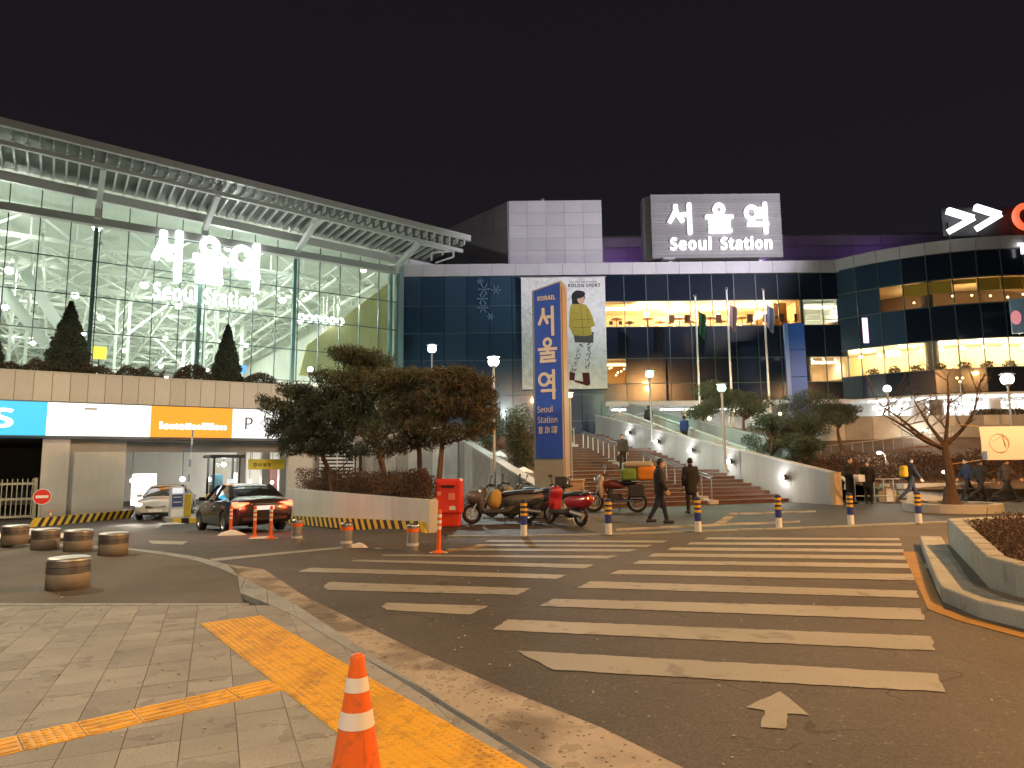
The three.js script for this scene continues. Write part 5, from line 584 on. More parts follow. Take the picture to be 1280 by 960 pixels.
{ // upper plaza and retaining walls
  const gEnd = hallW(14.4, 0, -0.2), ck = sP(13.4, -0.2);
  struct('upper_plaza', slab([[gEnd.x, gEnd.z], [ck.x, ck.z], [sP(13.4, 0.1).x, sP(13.4, 0.1).z], [sP(17.3, 0.1).x, sP(17.3, 0.1).z], [sP(17.3, 12.9).x, sP(17.3, 12.9).z], [sP(9, 12.96).x, sP(9, 12.96).z], [18, -37.5], [45, -33.5], [60, -46], [60, -60], [-12, -60], [-12, -46.5]], 2.6, TER), mConc, 'paved upper plaza before the station front');
  const rw = thing('retaining_wall', 'grey concrete retaining wall behind the pines', 'wall', V(0, 0, 0), 0), d = ck.clone().sub(gEnd), n = 8; for (let i = 0; i < n; i++) { const a = gEnd.clone().addScaledVector(d, (i + 0.01) / n), b = gEnd.clone().addScaledVector(d, (i + 0.99) / n), q = V(-d.z, 0, d.x).normalize().multiplyScalar(0.3); if (q.z < 0) q.negate(); part('wall_panel', slab([[a.x, a.z], [a.x + q.x, a.z + q.z], [b.x + q.x, b.z + q.z], [b.x, b.z]], -0.7, TER + 0.35), i % 2 ? mConc : mConcLight, rw); }
  const lv = thing('louvre_screen', 'white horizontal louvre screen behind the left pine trunks', 'louvre', hallW(14.0, 0, 0.6), 0.15), p0 = atD(403, 600, -hallW(14.0, 0, 0.6).z), x0 = p0.x - hallW(14, 0, 0.6).x; for (let i = 0; i < 12; i++) part('slat', box(1.9, 0.05, 0.16, x0 + 0.9, 0.7 + i * 0.2, 0.6, 0, 0.5), mat(0.75, 0.77, 0.78, 0.4), lv); for (const x of [x0, x0 + 0.9, x0 + 1.8]) part('post', box(0.07, 3.2, 0.07, x, 1.3, 0.5), mSteelW, lv); part('backing', box(2, 3.2, 0.1, x0 + 0.9, 1.3, 0.3), mDark, lv);
  // right bank: low wall, sloping bank of shrubs, ramp with railing, upper wall
  const bank = structGroup('bank', 'sloping earth bank right of the escalator'), G3 = (pts) => { const g = new THREE.BufferGeometry(); g.setAttribute('position', new THREE.Float32BufferAttribute(pts.flat(), 3)); g.setIndex([0, 1, 2, 0, 2, 3]); const q = g.toNonIndexed(); q.computeVertexNormals(); return q; }; const e0 = sP(-1.5, 12.97), e1 = sP(9.5, 12.97);
  part('slope', G3([[e0.x, 0.5, e0.z], [44, 0.45, -25.8], [44, 2.2, -33.6], [sP(7, 12.97).x, 2.2, sP(7, 12.97).z]]), mSoil, bank); part('slope', G3([[sP(7, 12.97).x, 2.2, sP(7, 12.97).z], [44, 2.2, -33.6], [44, 3.45, -37], [e1.x, 3.45, e1.z - 1.5]]), mSoil, bank);
  const lw = thing('low_wall', 'low stone wall lit orange behind the walkers', 'wall', V(0, 0, 0), 0), l0 = onG(1108, 628), l1 = onG(1300, 624); for (let i = 0; i < 12; i++) { const a = l0.clone().lerp(l1, i / 12 + 0.001), b = l0.clone().lerp(l1, (i + 1) / 12 - 0.001); part('wall_block', slab([[a.x, a.z], [b.x, b.z], [b.x, b.z - 0.4], [a.x, a.z - 0.4]], -0.05, 0.72 + rr(-0.005, 0.005), 0.012), mConcLight, lw); }
  part('return_block', slab([[e0.x + 0.1, e0.z - 0.1], [l0.x, l0.z - 0.02], [l0.x, l0.z - 0.42], [e0.x + 0.1, e0.z - 0.5]], -0.05, 0.6), mConc, lw);
  const rp = thing('ramp_wall', 'dark red ramp wall with a thin steel railing above the hedge', 'wall', V(0, 0, 0), 0), ra = atD(1000, 575, 34), rbb = atD(1192, 553, 35.5), mR = textured(mat(0.75, 0.42, 0.42, 0.8), tConc); for (let i = 0; i < 8; i++) { const a = ra.clone().lerp(rbb, i / 8 + 0.001), b = ra.clone().lerp(rbb, (i + 1) / 8 - 0.001), g = new THREE.BufferGeometry(), v = [[a.x, 0.8, a.z], [b.x, 0.8, b.z], [b.x, b.y, b.z], [a.x, a.y, a.z]]; g.setAttribute('position', new THREE.Float32BufferAttribute([...v, ...v.map(([x, y, z]) => [x, y, z - 0.3])].flat(), 3)); g.setIndex([0, 1, 2, 0, 2, 3, 3, 2, 6, 3, 6, 7, 5, 4, 7, 5, 7, 6, 1, 5, 6, 1, 6, 2, 4, 0, 3, 4, 3, 7]); const q = g.toNonIndexed(); q.computeVertexNormals(); part('wall_panel', q, mR, rp); }
  part('handrail', rod(ra.clone().setY(ra.y + 0.55), rbb.clone().setY(rbb.y + 0.55), 0.03), mGalv, rp); for (let i = 0; i < 16; i++) { const p = ra.clone().lerp(rbb, i / 15); part('baluster', rod(p.clone().setY(p.y - 0.02), p.clone().setY(p.y + 0.55), 0.02), mGalv, rp); }
  const uw = thing('upper_wall', 'grey wall of the upper terrace under the round wing', 'wall', V(0, 0, 0), 0), ua = atD(1020, 560, 37), ub = atD(1330, 545, 37); for (let i = 0; i < 9; i++) part('wall_panel', box((ub.x - ua.x) / 9 - 0.02, 2.9, 0.25, lerp(ua.x, ub.x, (i + 0.5) / 9), 2.6, -37 + 0.2), i % 2 ? mConc : mConcLight, uw);
}

// ---------------------------------------------------------------- planters, trees, hedges
const GREEN = [[0.09, 0.118, 0.055], [0.075, 0.11, 0.05], [0.12, 0.12, 0.06], [0.11, 0.092, 0.055]], RUST = [[0.11, 0.055, 0.03], [0.085, 0.045, 0.028], [0.125, 0.07, 0.04], [0.065, 0.045, 0.03]], DARKG = [[0.055, 0.078, 0.045], [0.068, 0.09, 0.052], [0.05, 0.066, 0.042]];
function pine(label, base, pads, trunkPts, r0, cols, density = 760) {
  const o = thing('pine_tree', label, 'tree', base, 0, 'pines'); part('trunk', taperTube(trunkPts, r0, r0 * 0.4, 9, 22), mBark, o);
  const limbs = [], list = []; for (const [c, r] of pads) { const k = trunkPts.reduce((b, p) => (p.y < c.y + 0.2 && p.distanceTo(c) < b.distanceTo(c) ? p : b), trunkPts[Math.floor(trunkPts.length / 2)]); limbs.push(taperTube([k.clone(), k.clone().lerp(c, 0.5).add(V(rr(-0.1, 0.1), -0.12, rr(-0.1, 0.1))), c.clone().add(V(0, -r.y * 0.4, 0))], r0 * 0.35, 0.015, 6, 8));
    const tw = []; for (let i = 0; i < 60; i++) { const q = inEll(c, r); tw.push(q); } // needle tufts gathered on twigs
    const n = Math.round(density * r.x * r.z * (0.6 + r.y)); list.push(leaves(n * 3, 0.115, () => { if (rnd() < 0.3) return inEll(c, r); const q = tw[(rnd() * tw.length) | 0]; return V(q.x + rr(-0.2, 0.2) * (0.4 + r.x * 0.4), q.y + rr(-0.12, 0.14), q.z + rr(-0.2, 0.2)); }, cols, 7, 0.5)); }
  limbs.forEach((g) => part('limb', g, mBark, o)); leafMesh('crown', mergeGeometries(list), o); return o;
}
{ // left planter: stone front, striped kerb, hedge, four pines
  const a = onG(537, 666), b = onG(357, 652.5), d = b.clone().sub(a).setY(0), u = d.clone().normalize(), q = V(u.z, 0, -u.x); if (q.x < 0) q.negate(); const L = d.length(), o = thing('planter', 'long pale stone planter under the pines', 'planter', V(0, 0, 0), 0);
  const n = 11; for (let i = 0; i < n; i++) { const p = a.clone().addScaledVector(u, L * (i + 0.004) / n), r = a.clone().addScaledVector(u, L * (i + 0.996) / n); part('stone_panel', slab([[p.x, p.z], [r.x, r.z], [r.x + q.x * 0.22, r.z + q.z * 0.22], [p.x + q.x * 0.22, p.z + q.z * 0.22]], -0.6, 0.78, 0.006), i % 3 ? mStone[i % 3] : mStone[0], o); }
  const a2 = V(-1.95, 0, -22.8), b2 = V(-7.2, 0, b.z - 1.5); part('end_panel', slab([[a.x + 0.01, a.z - 0.03], [a2.x, a2.z], [a2.x - 0.22, a2.z], [a.x + q.x * 0.22 - 0.2, a.z + q.z * 0.22 - 0.3]], -0.4, 0.785, 0.006), mStone[1], o);
  part('soil', slab([[a.x - 0.2, a.z - 0.45], [b.x + q.x * 0.2, b.z + q.z * 0.2], [b2.x, b2.z], [a2.x - 0.2, a2.z]], -0.4, 0.7), mSoil, o);
  guardKerb(a.clone().addScaledVector(q, -0.1).addScaledVector(u, 0.1), b.clone().addScaledVector(q, -0.1), 0.26, 26, 'black and yellow striped guard kerb along the pine planter');
  const hd = thing('hedge', 'dense brown winter hedge on the pine planter', 'hedge', V(0, 0.7, 0), 0), tw = []; for (let i = 0; i < 90; i++) { const t = rnd(), p = a.clone().addScaledVector(u, L * lerp(0.12, 0.97, t)).addScaledVector(q, rr(0.3, lerp(0.5, 1.7, sstep(0, 0.2, t)))); tw.push(rod(V(p.x, 0, p.z), V(p.x + rr(-0.15, 0.15), rr(0.5, 0.9), p.z + rr(-0.15, 0.15)), 0.012, 0.006, 5)); }
  part('stem', tw, mBark, hd); leafMesh('foliage', leaves(24000, 0.036, () => { const t = rnd(), p = a.clone().addScaledVector(u, L * lerp(0.08, 0.99, t)).addScaledVector(q, rr(0.25, lerp(0.5, 1.8, sstep(0, 0.2, t)))), h = 0.55 + 0.25 * Math.sin(t * 21) + 0.12 * Math.sin(t * 47); return V(p.x, Math.pow(rnd(), 0.6) * h, p.z); }, RUST, 2.2), hd);
  const T = (px, py, dd) => { const p = atD(px, py, dd); return p; };
  const tree = (label, px, dd, pads, bend, r0, cols) => { const base = T(px, 600, dd).setY(0.66), loc = pads.map(([x, y, rx, ry, rz, dz]) => [T(x, y, dd + (dz ?? 0)).sub(base), V(rx, ry, rz ?? rx)]), top = loc[0][0], tp = [V(0, 0, 0), V(bend[0], 0.7, 0), V(bend[1], 1.6, rr(-0.2, 0.2)), V(lerp(bend[1], top.x, 0.6), Math.max(2.2, top.y * 0.72), 0), top.clone()]; tp.forEach((p) => p.y = Math.max(p.y, 0)); tp[0].y = -0.1; pine(label, base, loc, tp, r0, cols); };
  tree('leaning pine with a dark crown reaching over the lit fascia', 418, 24, [[400, 500, 0.9, 0.42], [345, 510, 0.62, 0.32], [370, 488, 0.7, 0.3], [370, 540, 0.95, 0.4], [420, 540, 0.8, 0.4], [330, 500, 0.28, 0.16], [400, 560, 0.7, 0.3], [440, 565, 0.4, 0.25], [385, 515, 0.9, 0.45], [420, 505, 0.7, 0.4], [365, 560, 0.5, 0.25], [350, 530, 0.6, 0.3], [440, 515, 0.8, 0.45], [415, 555, 0.7, 0.35]], [-0.15, -0.5], 0.1, DARKG.concat([[0.04, 0.05, 0.02]]));
  tree('tall pine with the topmost flat pad before the hall glass', 478, 23.5, [[445, 446, 0.9, 0.3], [430, 440, 0.6, 0.18], [470, 452, 0.7, 0.28], [430, 480, 0.9, 0.35], [480, 490, 0.85, 0.4], [420, 515, 0.7, 0.35], [450, 530, 0.75, 0.4], [490, 520, 0.6, 0.3], [405, 470, 0.5, 0.25], [455, 500, 0.9, 0.45], [450, 470, 0.8, 0.35], [500, 470, 0.6, 0.3], [460, 560, 0.45, 0.3]], [0.05, -0.2], 0.12, GREEN.concat(DARKG));
  tree('pine with yellow green needles in the middle of the planter', 528, 21.5, [[500, 480, 0.75, 0.4], [470, 540, 0.5, 0.35], [530, 500, 0.8, 0.4], [510, 535, 0.7, 0.35], [545, 480, 0.7, 0.35], [482, 560, 0.4, 0.3], [520, 475, 0.75, 0.35], [495, 510, 0.75, 0.4], [540, 520, 0.6, 0.3], [480, 475, 0.7, 0.35], [505, 555, 0.55, 0.3], [535, 550, 0.5, 0.28]], [-0.08, -0.15], 0.1, GREEN.concat([[0.085, 0.075, 0.02], [0.09, 0.06, 0.025]]));
  tree('wide brown tinged pine nearest the post box', 547, 20.5, [[560, 475, 0.85, 0.4], [590, 490, 0.75, 0.4], [560, 510, 0.8, 0.35], [600, 515, 0.6, 0.3], [530, 530, 0.6, 0.3], [575, 470, 0.55, 0.25], [610, 500, 0.35, 0.25], [575, 540, 0.5, 0.25], [580, 505, 0.8, 0.4], [545, 500, 0.7, 0.4], [600, 478, 0.45, 0.25], [600, 535, 0.5, 0.25], [555, 545, 0.5, 0.28]], [0.06, 0.12], 0.1, GREEN.concat(RUST.slice(0, 2), [[0.07, 0.06, 0.03]]));
}
function coneTree(label, px0, px1, pyTop, pyBot, zl) { const b = hallPx((px0 + px1) / 2, pyBot, zl), t = hallPx((px0 + px1) / 2, pyTop, zl), w = (hallPx(px1, pyBot, zl).x - hallPx(px0, pyBot, zl).x) / 2, h = t.y - yTer + 0.3, o = thing('cone_tree', label, 'tree', hallW(b.x, yTer - 0.3, zl), HY, 'clipped cone trees on the terrace'); part('trunk', taperTube([V(0, 0, 0), V(0.03, h * 0.5, 0), V(0, h * 0.95, 0)], 0.09, 0.015), mBark, o); leafMesh('crown', leaves(22000, 0.085, () => { const f = Math.pow(rnd(), 1.25), y = 0.3 + f * (h - 0.3), R = w * 1.2 * (1 - Math.pow(f, 1.3)) * (0.9 + 0.08 * Math.sin(f * 38)) + 0.05, a = rr(0, 6.283), k = Math.sqrt(rnd()); return V(Math.cos(a) * R * k, y + rr(-0.08, 0.08), Math.sin(a) * R * k); }, DARKG, 3, -0.2), o); }
coneTree('large clipped cone tree on the terrace above the white panel', 50, 117, 378, 466, -2.2); coneTree('smaller clipped cone tree on the terrace above the orange panel', 262, 304, 407, 468, -2.2); coneTree('clipped cone tree on the terrace above the cyan panel', -42, 8, 390, 450, -2.2);
[[-30, 205, 16000, 'brown clipped shrubs along the terrace parapet', 1.05], [214, 268, 6000, 'rounded brown shrub beside the smaller cone tree', 1.2], [300, 350, 5000, 'low rounded shrub at the end of the terrace', 1.0]].forEach(([a, b, n, l, h]) => { const x0 = hallPx(a, 460, -1.4).x, x1 = hallPx(b, 465, -1.4).x, o = thing('terrace_shrub', l, 'shrub', hallW((x0 + x1) / 2, yTer - 0.3, -1.4), HY); const w = (x1 - x0) / 2; part('stem', Array.from({ length: 12 }, () => { const x = rr(-w, w) * 0.9; return rod(V(x, 0, 0), V(x + rr(-0.1, 0.1), 0.7, rr(-0.2, 0.2)), 0.015, 0.008, 5); }), mBark, o); leafMesh('foliage', leaves(n, 0.05, () => { const t = rr(-1, 1), hh = (h + 0.35) * (w < 2 ? Math.sqrt(1 - t * t * 0.9) : 0.8 + 0.2 * Math.sin(t * 19) * Math.cos(t * 7)); return V(t * w, 0.1 + Math.pow(rnd(), 0.6) * hh, rr(-0.6, 0.5)); }, RUST.concat(DARKG), 2.2), o); });
function bush(label, c, r, n, cols, leaf = 0.06) { const o = thing('bush', label, 'bush', V(c.x, c.y - r.y, c.z), 0); part('stem', Array.from({ length: 7 }, () => rod(V(rr(-0.1, 0.1), -0.15, rr(-0.1, 0.1)), V(rr(-0.6, 0.6) * r.x, r.y * 1.2, rr(-0.6, 0.6) * r.z), 0.025, 0.01, 5)), mBark, o); const cl = Array.from({ length: 14 }, () => inEll(V(0, r.y, 0), r.clone().multiplyScalar(0.75))); leafMesh('foliage', leaves(n, leaf, () => { const q = cl[(rnd() * cl.length) | 0]; return inEll(q, r.clone().multiplyScalar(0.42)); }, cols, 3), o); return o; }
bush('dark rounded evergreen bush beside the blue pylon sign', sP(6.2, 0.85, 2.9), V(1.05, 1.5, 0.75), 9000, DARKG); bush('dark evergreen bush above the raked wall', sP(10.5, 0.75, 3.6), V(1.1, 1.25, 0.7), 7000, DARKG); bush('small dark bush at the head of the sloping bed', sP(14, 0.8, 4.0), V(0.8, 0.8, 0.6), 4000, DARKG);
{ const tr = (l, px, py, d, rx, ry, n, cols) => { const c = atD(px, py, d), b = thing('bank_tree', l, 'tree', V(c.x, Math.max(0.6, Math.min(c.y - ry - 0.7, 3.3)), c.z), 0, 'trees on the bank'), hy = c.y - b.position.y; part('trunk', taperTube([V(0.1, -0.3, 0), V(-0.1, hy * 0.4, 0.05), V(0.05, hy, 0)], 0.11, 0.04), mBark, b); const cl = Array.from({ length: 16 }, () => inEll(V(0, hy, 0), V(rx * 0.8, ry * 0.8, rx * 0.6))); part('limb', cl.map((q) => taperTube([V(0, hy * 0.55, 0), q.clone().lerp(V(0, hy * 0.7, 0), 0.4), q], 0.035, 0.01, 5, 6)), mBark, b); leafMesh('crown', leaves(n, 0.075, () => { const q = cl[(rnd() * cl.length) | 0]; return inEll(q, V(rx * 0.36, ry * 0.26, rx * 0.34)); }, cols, 5), b); };
  tr('green lit pine beyond the escalator under the flagpoles', 880, 500, 38, 1.9, 1.4, 9000, GREEN); tr('green pine beside the greenish lamp above the escalator', 930, 505, 36.5, 1.6, 1.2, 8000, GREEN); tr('broad dark pine above the escalator foot', 1010, 525, 33, 2.1, 1.6, 12000, DARKG); tr('dark pine left of the ramp railing', 965, 545, 32, 1.4, 1.2, 7000, DARKG); tr('dark pine reaching out before the white tube lights', 1048, 518, 33.5, 1.2, 0.8, 6000, DARKG); tr('dark low pine above the bank hedge', 1000, 562, 30.5, 1.2, 0.8, 6000, DARKG);
  const h1 = thing('hedge', 'red brown winter hedge on the bank behind the walkers', 'hedge', V(0, 0, 0), 0), p0 = onG(1045, 628).setY(0), p1 = V(33, 0, -28); part('stem', Array.from({ length: 60 }, () => { const p = p0.clone().lerp(p1, rnd()); return rod(V(p.x, 0.2, p.z - 1.2), V(p.x + rr(-0.2, 0.2), 1.2, p.z - 1.2), 0.014, 0.006, 5); }), mBark, h1); leafMesh('foliage', leaves(42000, 0.055, () => { const p = p0.clone().lerp(p1, rnd()), z = rnd(); return V(p.x, 0.55 + z * 0.9 + rr(0, 0.75) * (0.8 + 0.2 * Math.sin(p.x * 2.1)), p.z - 0.7 - z * 3.6 + rr(-0.3, 0.3)); }, [[0.09, 0.035, 0.022], [0.07, 0.03, 0.02], [0.05, 0.03, 0.018]], 2.2), h1);
  const h2 = thing('hedge', 'green hedge on the upper terrace below the tube lights', 'hedge', V(0, TER, 0), 0), a = atD(1220, 540, 38.5), b = atD(1340, 540, 38.5); part('stem', Array.from({ length: 14 }, (_, i) => rod(V(lerp(a.x, b.x, i / 13), 0, a.z), V(lerp(a.x, b.x, i / 13), 0.8, a.z), 0.014, 0.006, 5)), mBark, h2); leafMesh('foliage', leaves(7000, 0.07, () => V(rr(a.x, b.x), rr(0, 1.0), a.z + rr(-0.5, 0.5)), GREEN.concat(RUST), 2.2), h2);
}
const mBarkD = mBark.clone(); mBarkD.color.multiplyScalar(0.6); mBarkD.userData.metric = 1;
{ // bare tree in its own round planter, with a white cloth tied to it
  const base = onG(1190, 640), o = thing('bare_tree', 'bare winter tree in the round stone planter', 'tree', V(base.x, 0.27, base.z), 0), k = 22 / 850, P = (px, py, dz = 0) => V((px - 1190) * k * 0.985, (622 - py) * k * 0.985, dz), br = [], twig = (p, dir, len, r, n) => { const e = p.clone().addScaledVector(dir, len), m = p.clone().lerp(e, 0.5).add(V(rr(-0.08, 0.08), rr(-0.05, 0.08), rr(-0.08, 0.08)).multiplyScalar(len)); br.push(taperTube([p, m, e], r, r * 0.45, 5, 6)); if (n > 0) for (let i = 0; i < 3; i++) twig(p.clone().lerp(e, rr(0.45, 1)), dir.clone().add(V(rr(-0.8, 0.8), rr(-0.2, 0.75), rr(-0.8, 0.8))).normalize(), len * rr(0.5, 0.75), r * 0.5, n - 1); };
  const tr = [[P(1192, 625), P(1191, 590), P(1189, 565), P(1187, 548)], [P(1188, 556), P(1190, 530, 0.1), P(1192, 500, 0.2), P(1194, 470, 0.2)], [P(1187, 553), P(1160, 545, 0.2), P(1130, 525, 0.3), P(1105, 512, 0.4)], [P(1186, 556), P(1165, 535, -0.3), P(1140, 512, -0.4), P(1125, 500, -0.5)], [P(1190, 550), P(1205, 530, 0.3), P(1215, 510, 0.5), P(1222, 485, 0.5)], [P(1188, 550), P(1178, 520, -0.4), P(1170, 495, -0.6)]];
  part('trunk', taperTube(tr[0], 0.16, 0.10, 10, 14), mBarkD, o); part('root_flare', lathe([[0.3, -0.05], [0.22, 0.15], [0.158, 0.5]], 12), mBarkD, o); tr.slice(1).forEach((t) => { br.push(taperTube(t, 0.07, 0.02, 7, 12)); for (let i = 1; i < t.length; i++) for (let q = 0; q < 2; q++) twig(t[i].clone(), V(rr(-0.8, 0.8), rr(0.1, 0.9), rr(-0.8, 0.8)).normalize(), rr(0.5, 0.9), 0.022, 2); }); part('branch', br, mBarkD, o);
  const pl = thing('round_planter', 'low round stone planter holding the bare tree', 'planter', V(base.x, 0, base.z), 0); const n = 24; for (let i = 0; i < n; i++) { const s = new THREE.Shape(), a0 = i / n * 6.283 + 0.006, a1 = (i + 1) / n * 6.283 - 0.006; s.absarc(0, 0, 1.35, a0, a1, false); s.absarc(0, 0, 1.1, a1, a0, true); part('planter_stone', extr(s, 0.26, 0.008, 4).rotateX(-Math.PI / 2).translate(0, 0.02, 0), mConc, pl); } part('soil', cyl(1.12, 1.12, 0.24, 0, 0.12, 0, 28), mSoil, pl);
  const bp = atD(1228, 575, 21), w = 2.6, h = 1.02, bn = thing('cloth_banner', 'white cloth banner tied to the bare tree', 'banner', bp, -0.12), g = new THREE.PlaneGeometry(w, h, 20, 8), q = g.attributes.position; for (let i = 0; i < q.count; i++) q.setZ(i, 0.04 * Math.sin(q.getX(i) * 5) + 0.03 * Math.cos(q.getY(i) * 4)); g.computeVertexNormals(); g.translate(w / 2, h / 2, 0); part('cloth', [g, g.clone().translate(0, 0, -0.006)], mat(0.78, 0.74, 0.74, 0.85), bn); part('emblem', torus(0.28, 0.014, 0.5, h / 2, 0.055), mat(0.6, 0.45, 0.38), bn); part('emblem', [bar(V(0.3, 0.55, 0.06), V(0.6, 0.75, 0.06), 0.02), bar(V(0.6, 0.75, 0.06), V(0.68, 0.4, 0.06), 0.02)], mat(0.6, 0.45, 0.38), bn); part('blue_edge', box(0.12, 0.25, 0.01, 0.06, 0.14, 0.06), mat(0.1, 0.2, 0.5), bn); const tk = V(base.x, 0, base.z).sub(bp).applyAxisAngle(V(0, 1, 0), 0.12); part('cord', rod(V(0, 0.01, 0), V(tk.x + 0.1, -0.12, tk.z), 0.012), mat(0.6, 0.4, 0.15), bn); part('cord', rod(V(0, h, 0), V(tk.x, h + 0.18, tk.z), 0.012), mat(0.6, 0.4, 0.15), bn);
}
{ // near right planter on its raised kerb
  const kp = pxPoly([[1152, 681], [1163, 712], [1177, 748], [1188, 760], [1230, 773], [1330, 798]]), isl = structGroup('traffic_island', 'raised kerbed island with weathered granite edge'); const P3 = kp.map(([x, z]) => V(x, 0, z)), inn = P3.map((p, i) => { const t = (P3[i + 1] ?? p).clone().sub(P3[i - 1] ?? p).normalize(); return p.clone().addScaledVector(V(-t.z, 0, t.x), -0.32); });
  const fix = (p, q) => (q.x > p.x ? q : p.clone().multiplyScalar(2).sub(q)); inn.forEach((p, i) => inn[i] = fix(P3[i], p)); const n = 9; for (let i = 0; i < n; i++) { const f = 0.002, a = along(P3, i / n + f), b = along(P3, (i + 1) / n - f), c = along(inn, (i + 1) / n - f), d = along(inn, i / n + f); part('kerb_stone', slab([[a.x, a.z], [b.x, b.z], [c.x, c.z], [d.x, d.z]], -0.05, 0.17, 0.02), mKerb, isl); }
  part('top', slab([...inn.map((p) => [p.x, p.z]), [12, inn[inn.length - 1].z], [14, inn[0].z]], -0.05, 0.165), mForecourt, isl);
  const wp = [[1189, 682], [1213, 707], [1243, 741], [1340, 760]].map(([a, b]) => onG(a, b, 0.165)), win = wp.map((p, i) => { const t = (wp[i + 1] ?? p).clone().sub(wp[i - 1] ?? p).normalize(), q = p.clone().addScaledVector(V(-t.z, 0, t.x), -0.16); return fix(p, q); }), o = thing('planter', 'weathered stone planter with dry brown shrubs on the traffic island', 'planter', V(0, 0, 0), 0), hh = 0.62, m = 10; for (let i = 0; i < m; i++) { const f = 0.002, a = along(wp, i / m + f), b = along(wp, (i + 1) / m - f), c = along(win, (i + 1) / m - f), d = along(win, i / m + f), hi = hh - 0.12 * (i / m); part('planter_stone', slab([[a.x, a.z], [b.x, b.z], [c.x, c.z], [d.x, d.z]], 0.16, hi, 0.02), mKerb, o); }
  const bk = [[wp[0].x, wp[0].z], [wp[0].x + 5, wp[0].z - 1.5]]; part('planter_stone', slab([[bk[0][0], bk[0][1]], [bk[1][0], bk[1][1]], [bk[1][0], bk[1][1] + 0.2], [bk[0][0] + 0.16, bk[0][1] + 0.2]], 0.16, hh, 0.02), mKerb, o); part('soil', slab([...win.map((p) => [p.x, p.z]), [9.5, win[win.length - 1].z], [bk[1][0], bk[1][1] + 0.2]], 0.16, 0.42), mSoil, o);
  const s = thing('shrub', 'dry red brown shrubs filling the near stone planter', 'shrub', V(0, 0.4, 0), 0), pick = () => { for (;;) { const p = along(win, rnd()), q = V(bk[1][0], 0, bk[1][1]), r = p.lerp(q, Math.pow(rnd(), 1.2) * 0.9).add(V(0.12, 0, 0)); return r; } }; part('stem', Array.from({ length: 70 }, () => { const p = pick(); return rod(V(p.x, 0, p.z), V(p.x + rr(-0.1, 0.1), rr(0.2, 0.42), p.z + rr(-0.1, 0.1)), 0.008, 0.004, 5); }), mBark, s); leafMesh('foliage', leaves(26000, 0.024, () => { const p = pick(); return V(p.x + rr(-0.05, 0.15), rr(0.0, 0.32) * (0.8 + 0.3 * Math.sin(p.x * 5) * Math.cos(p.z * 4)), p.z + rr(-0.05, 0.05)); }, RUST, 2.2), s);
}
// ---------------------------------------------------------------- lamps on the plaza
function postLamp(name, label, px, pyLamp, d, baseY, r, col, I, k, cap = true) { const p = atD(px, pyLamp, d), o = thing(name, label, 'street lamp', V(p.x, baseY, -d), 0), h = p.y - baseY; part('base', lathe([[0.16, 0], [0.16, 0.08], [0.09, 0.14], [0.075, 0.5]], 14), mPole, o); part('pole', rod(V(0, 0.1, 0), V(0, h - r * 0.8, 0), 0.07, 0.05, 12), mPole, o); part('globe', ball(r, 0, h, 0, 18), glow(col.r, col.g, col.b, k), o); if (cap) part('cap', lathe([[0.01, r * 1.25], [r * 0.7, r * 1.12], [r * 1.25, r * 0.85], [r * 1.2, r * 0.8]], 18).translate(0, h, 0), mPole, o); part('collar', cyl(r * 0.6, r * 0.4, r * 0.4, 0, h - r * 0.95, 0, 14), mPole, o); point(0, h, 0, col, I, r * 40, o); return o; }
const gw = rgb(0.48, 1, 0.70), cw = rgb(0.86, 1, 0.96);
postLamp('post_lamp', 'greenish white post lamp against the escalator wall near the stair head', 812, 468, 37.5, 2.8, 0.24, gw, 34, 1.7); postLamp('post_lamp', 'greenish white post lamp against the escalator wall above the walkers', 902, 485, 30.5, 1.2, 0.2, gw, 34, 1.7); postLamp('post_lamp', 'very bright white post lamp between the pines and the pylon sign', 617, 452, 30, 0, 0.24, cw, 150, 20); postLamp('post_lamp', 'white post lamp with wide head behind the pine crowns', 540, 436, 40, TER, 0.26, cw, 50, 10); postLamp('post_lamp', 'small orange post lamp behind the pylon sign', 712, 494, 27, 0, 0.12, rgb(1, 0.52, 0.18), 45, 9); postLamp('post_lamp', 'white globe post lamp among the bank trees below the round wing', 1109, 486, 37.5, TER, 0.2, cw, 25, 9, false); postLamp('post_lamp', 'wide oval white post lamp before the round wing', 1259, 474, 35, 0.5, 0.3, rgb(1, 0.98, 0.92), 50, 9); postLamp('post_lamp', 'small white globe lamp on the terrace end behind the tall pine', 388, 462, 38.5, 5.3, 0.16, cw, 18, 9, false);
for (const [px, py, d, l] of [[1103, 566, 30, 'curved path lamp on the hedge bank above the men'], [1186, 590, 25.5, 'curved path lamp beside the bare tree trunk'], [1160, 538, 36, 'curved path lamp behind the bare branches']]) { const p = atD(px, py, d), o = thing('path_lamp', l, 'lamp', p, 0, 'curved path lamps'); part('stem', tube([V(0.12, -1.4, 0), V(0.13, -0.3, 0), V(0.06, -0.02, 0), V(-0.06, 0.02, 0)], 0.025), mPole, o); part('bulb', ball(0.085, -0.1, 0, 0, 12).scale(1.4, 0.8, 1), glow(1, 0.95, 0.8, 6), o); point(-0.1, -0.02, 0, rgb(1, 0.93, 0.75), 7, 4, o); }
{ const p = atD(1200, 477, 37), o = thing('amber_lamp_cluster', 'cluster of three small amber lamps behind the bare tree', 'lamp', p, 0); for (const [x, y] of [[0, 0], [-0.15, 0.2], [0.16, 0.2]]) part('bulb', ball(0.06, x, y, 0, 10), glow(1, 0.6, 0.2, 6), o); part('post', [rod(V(0, 0, 0), V(0, TER - p.y, 0), 0.03), rod(V(-0.15, 0.2, 0), V(0, -0.05, 0), 0.015), rod(V(0.16, 0.2, 0), V(0, -0.05, 0), 0.015)], mPole, o); }
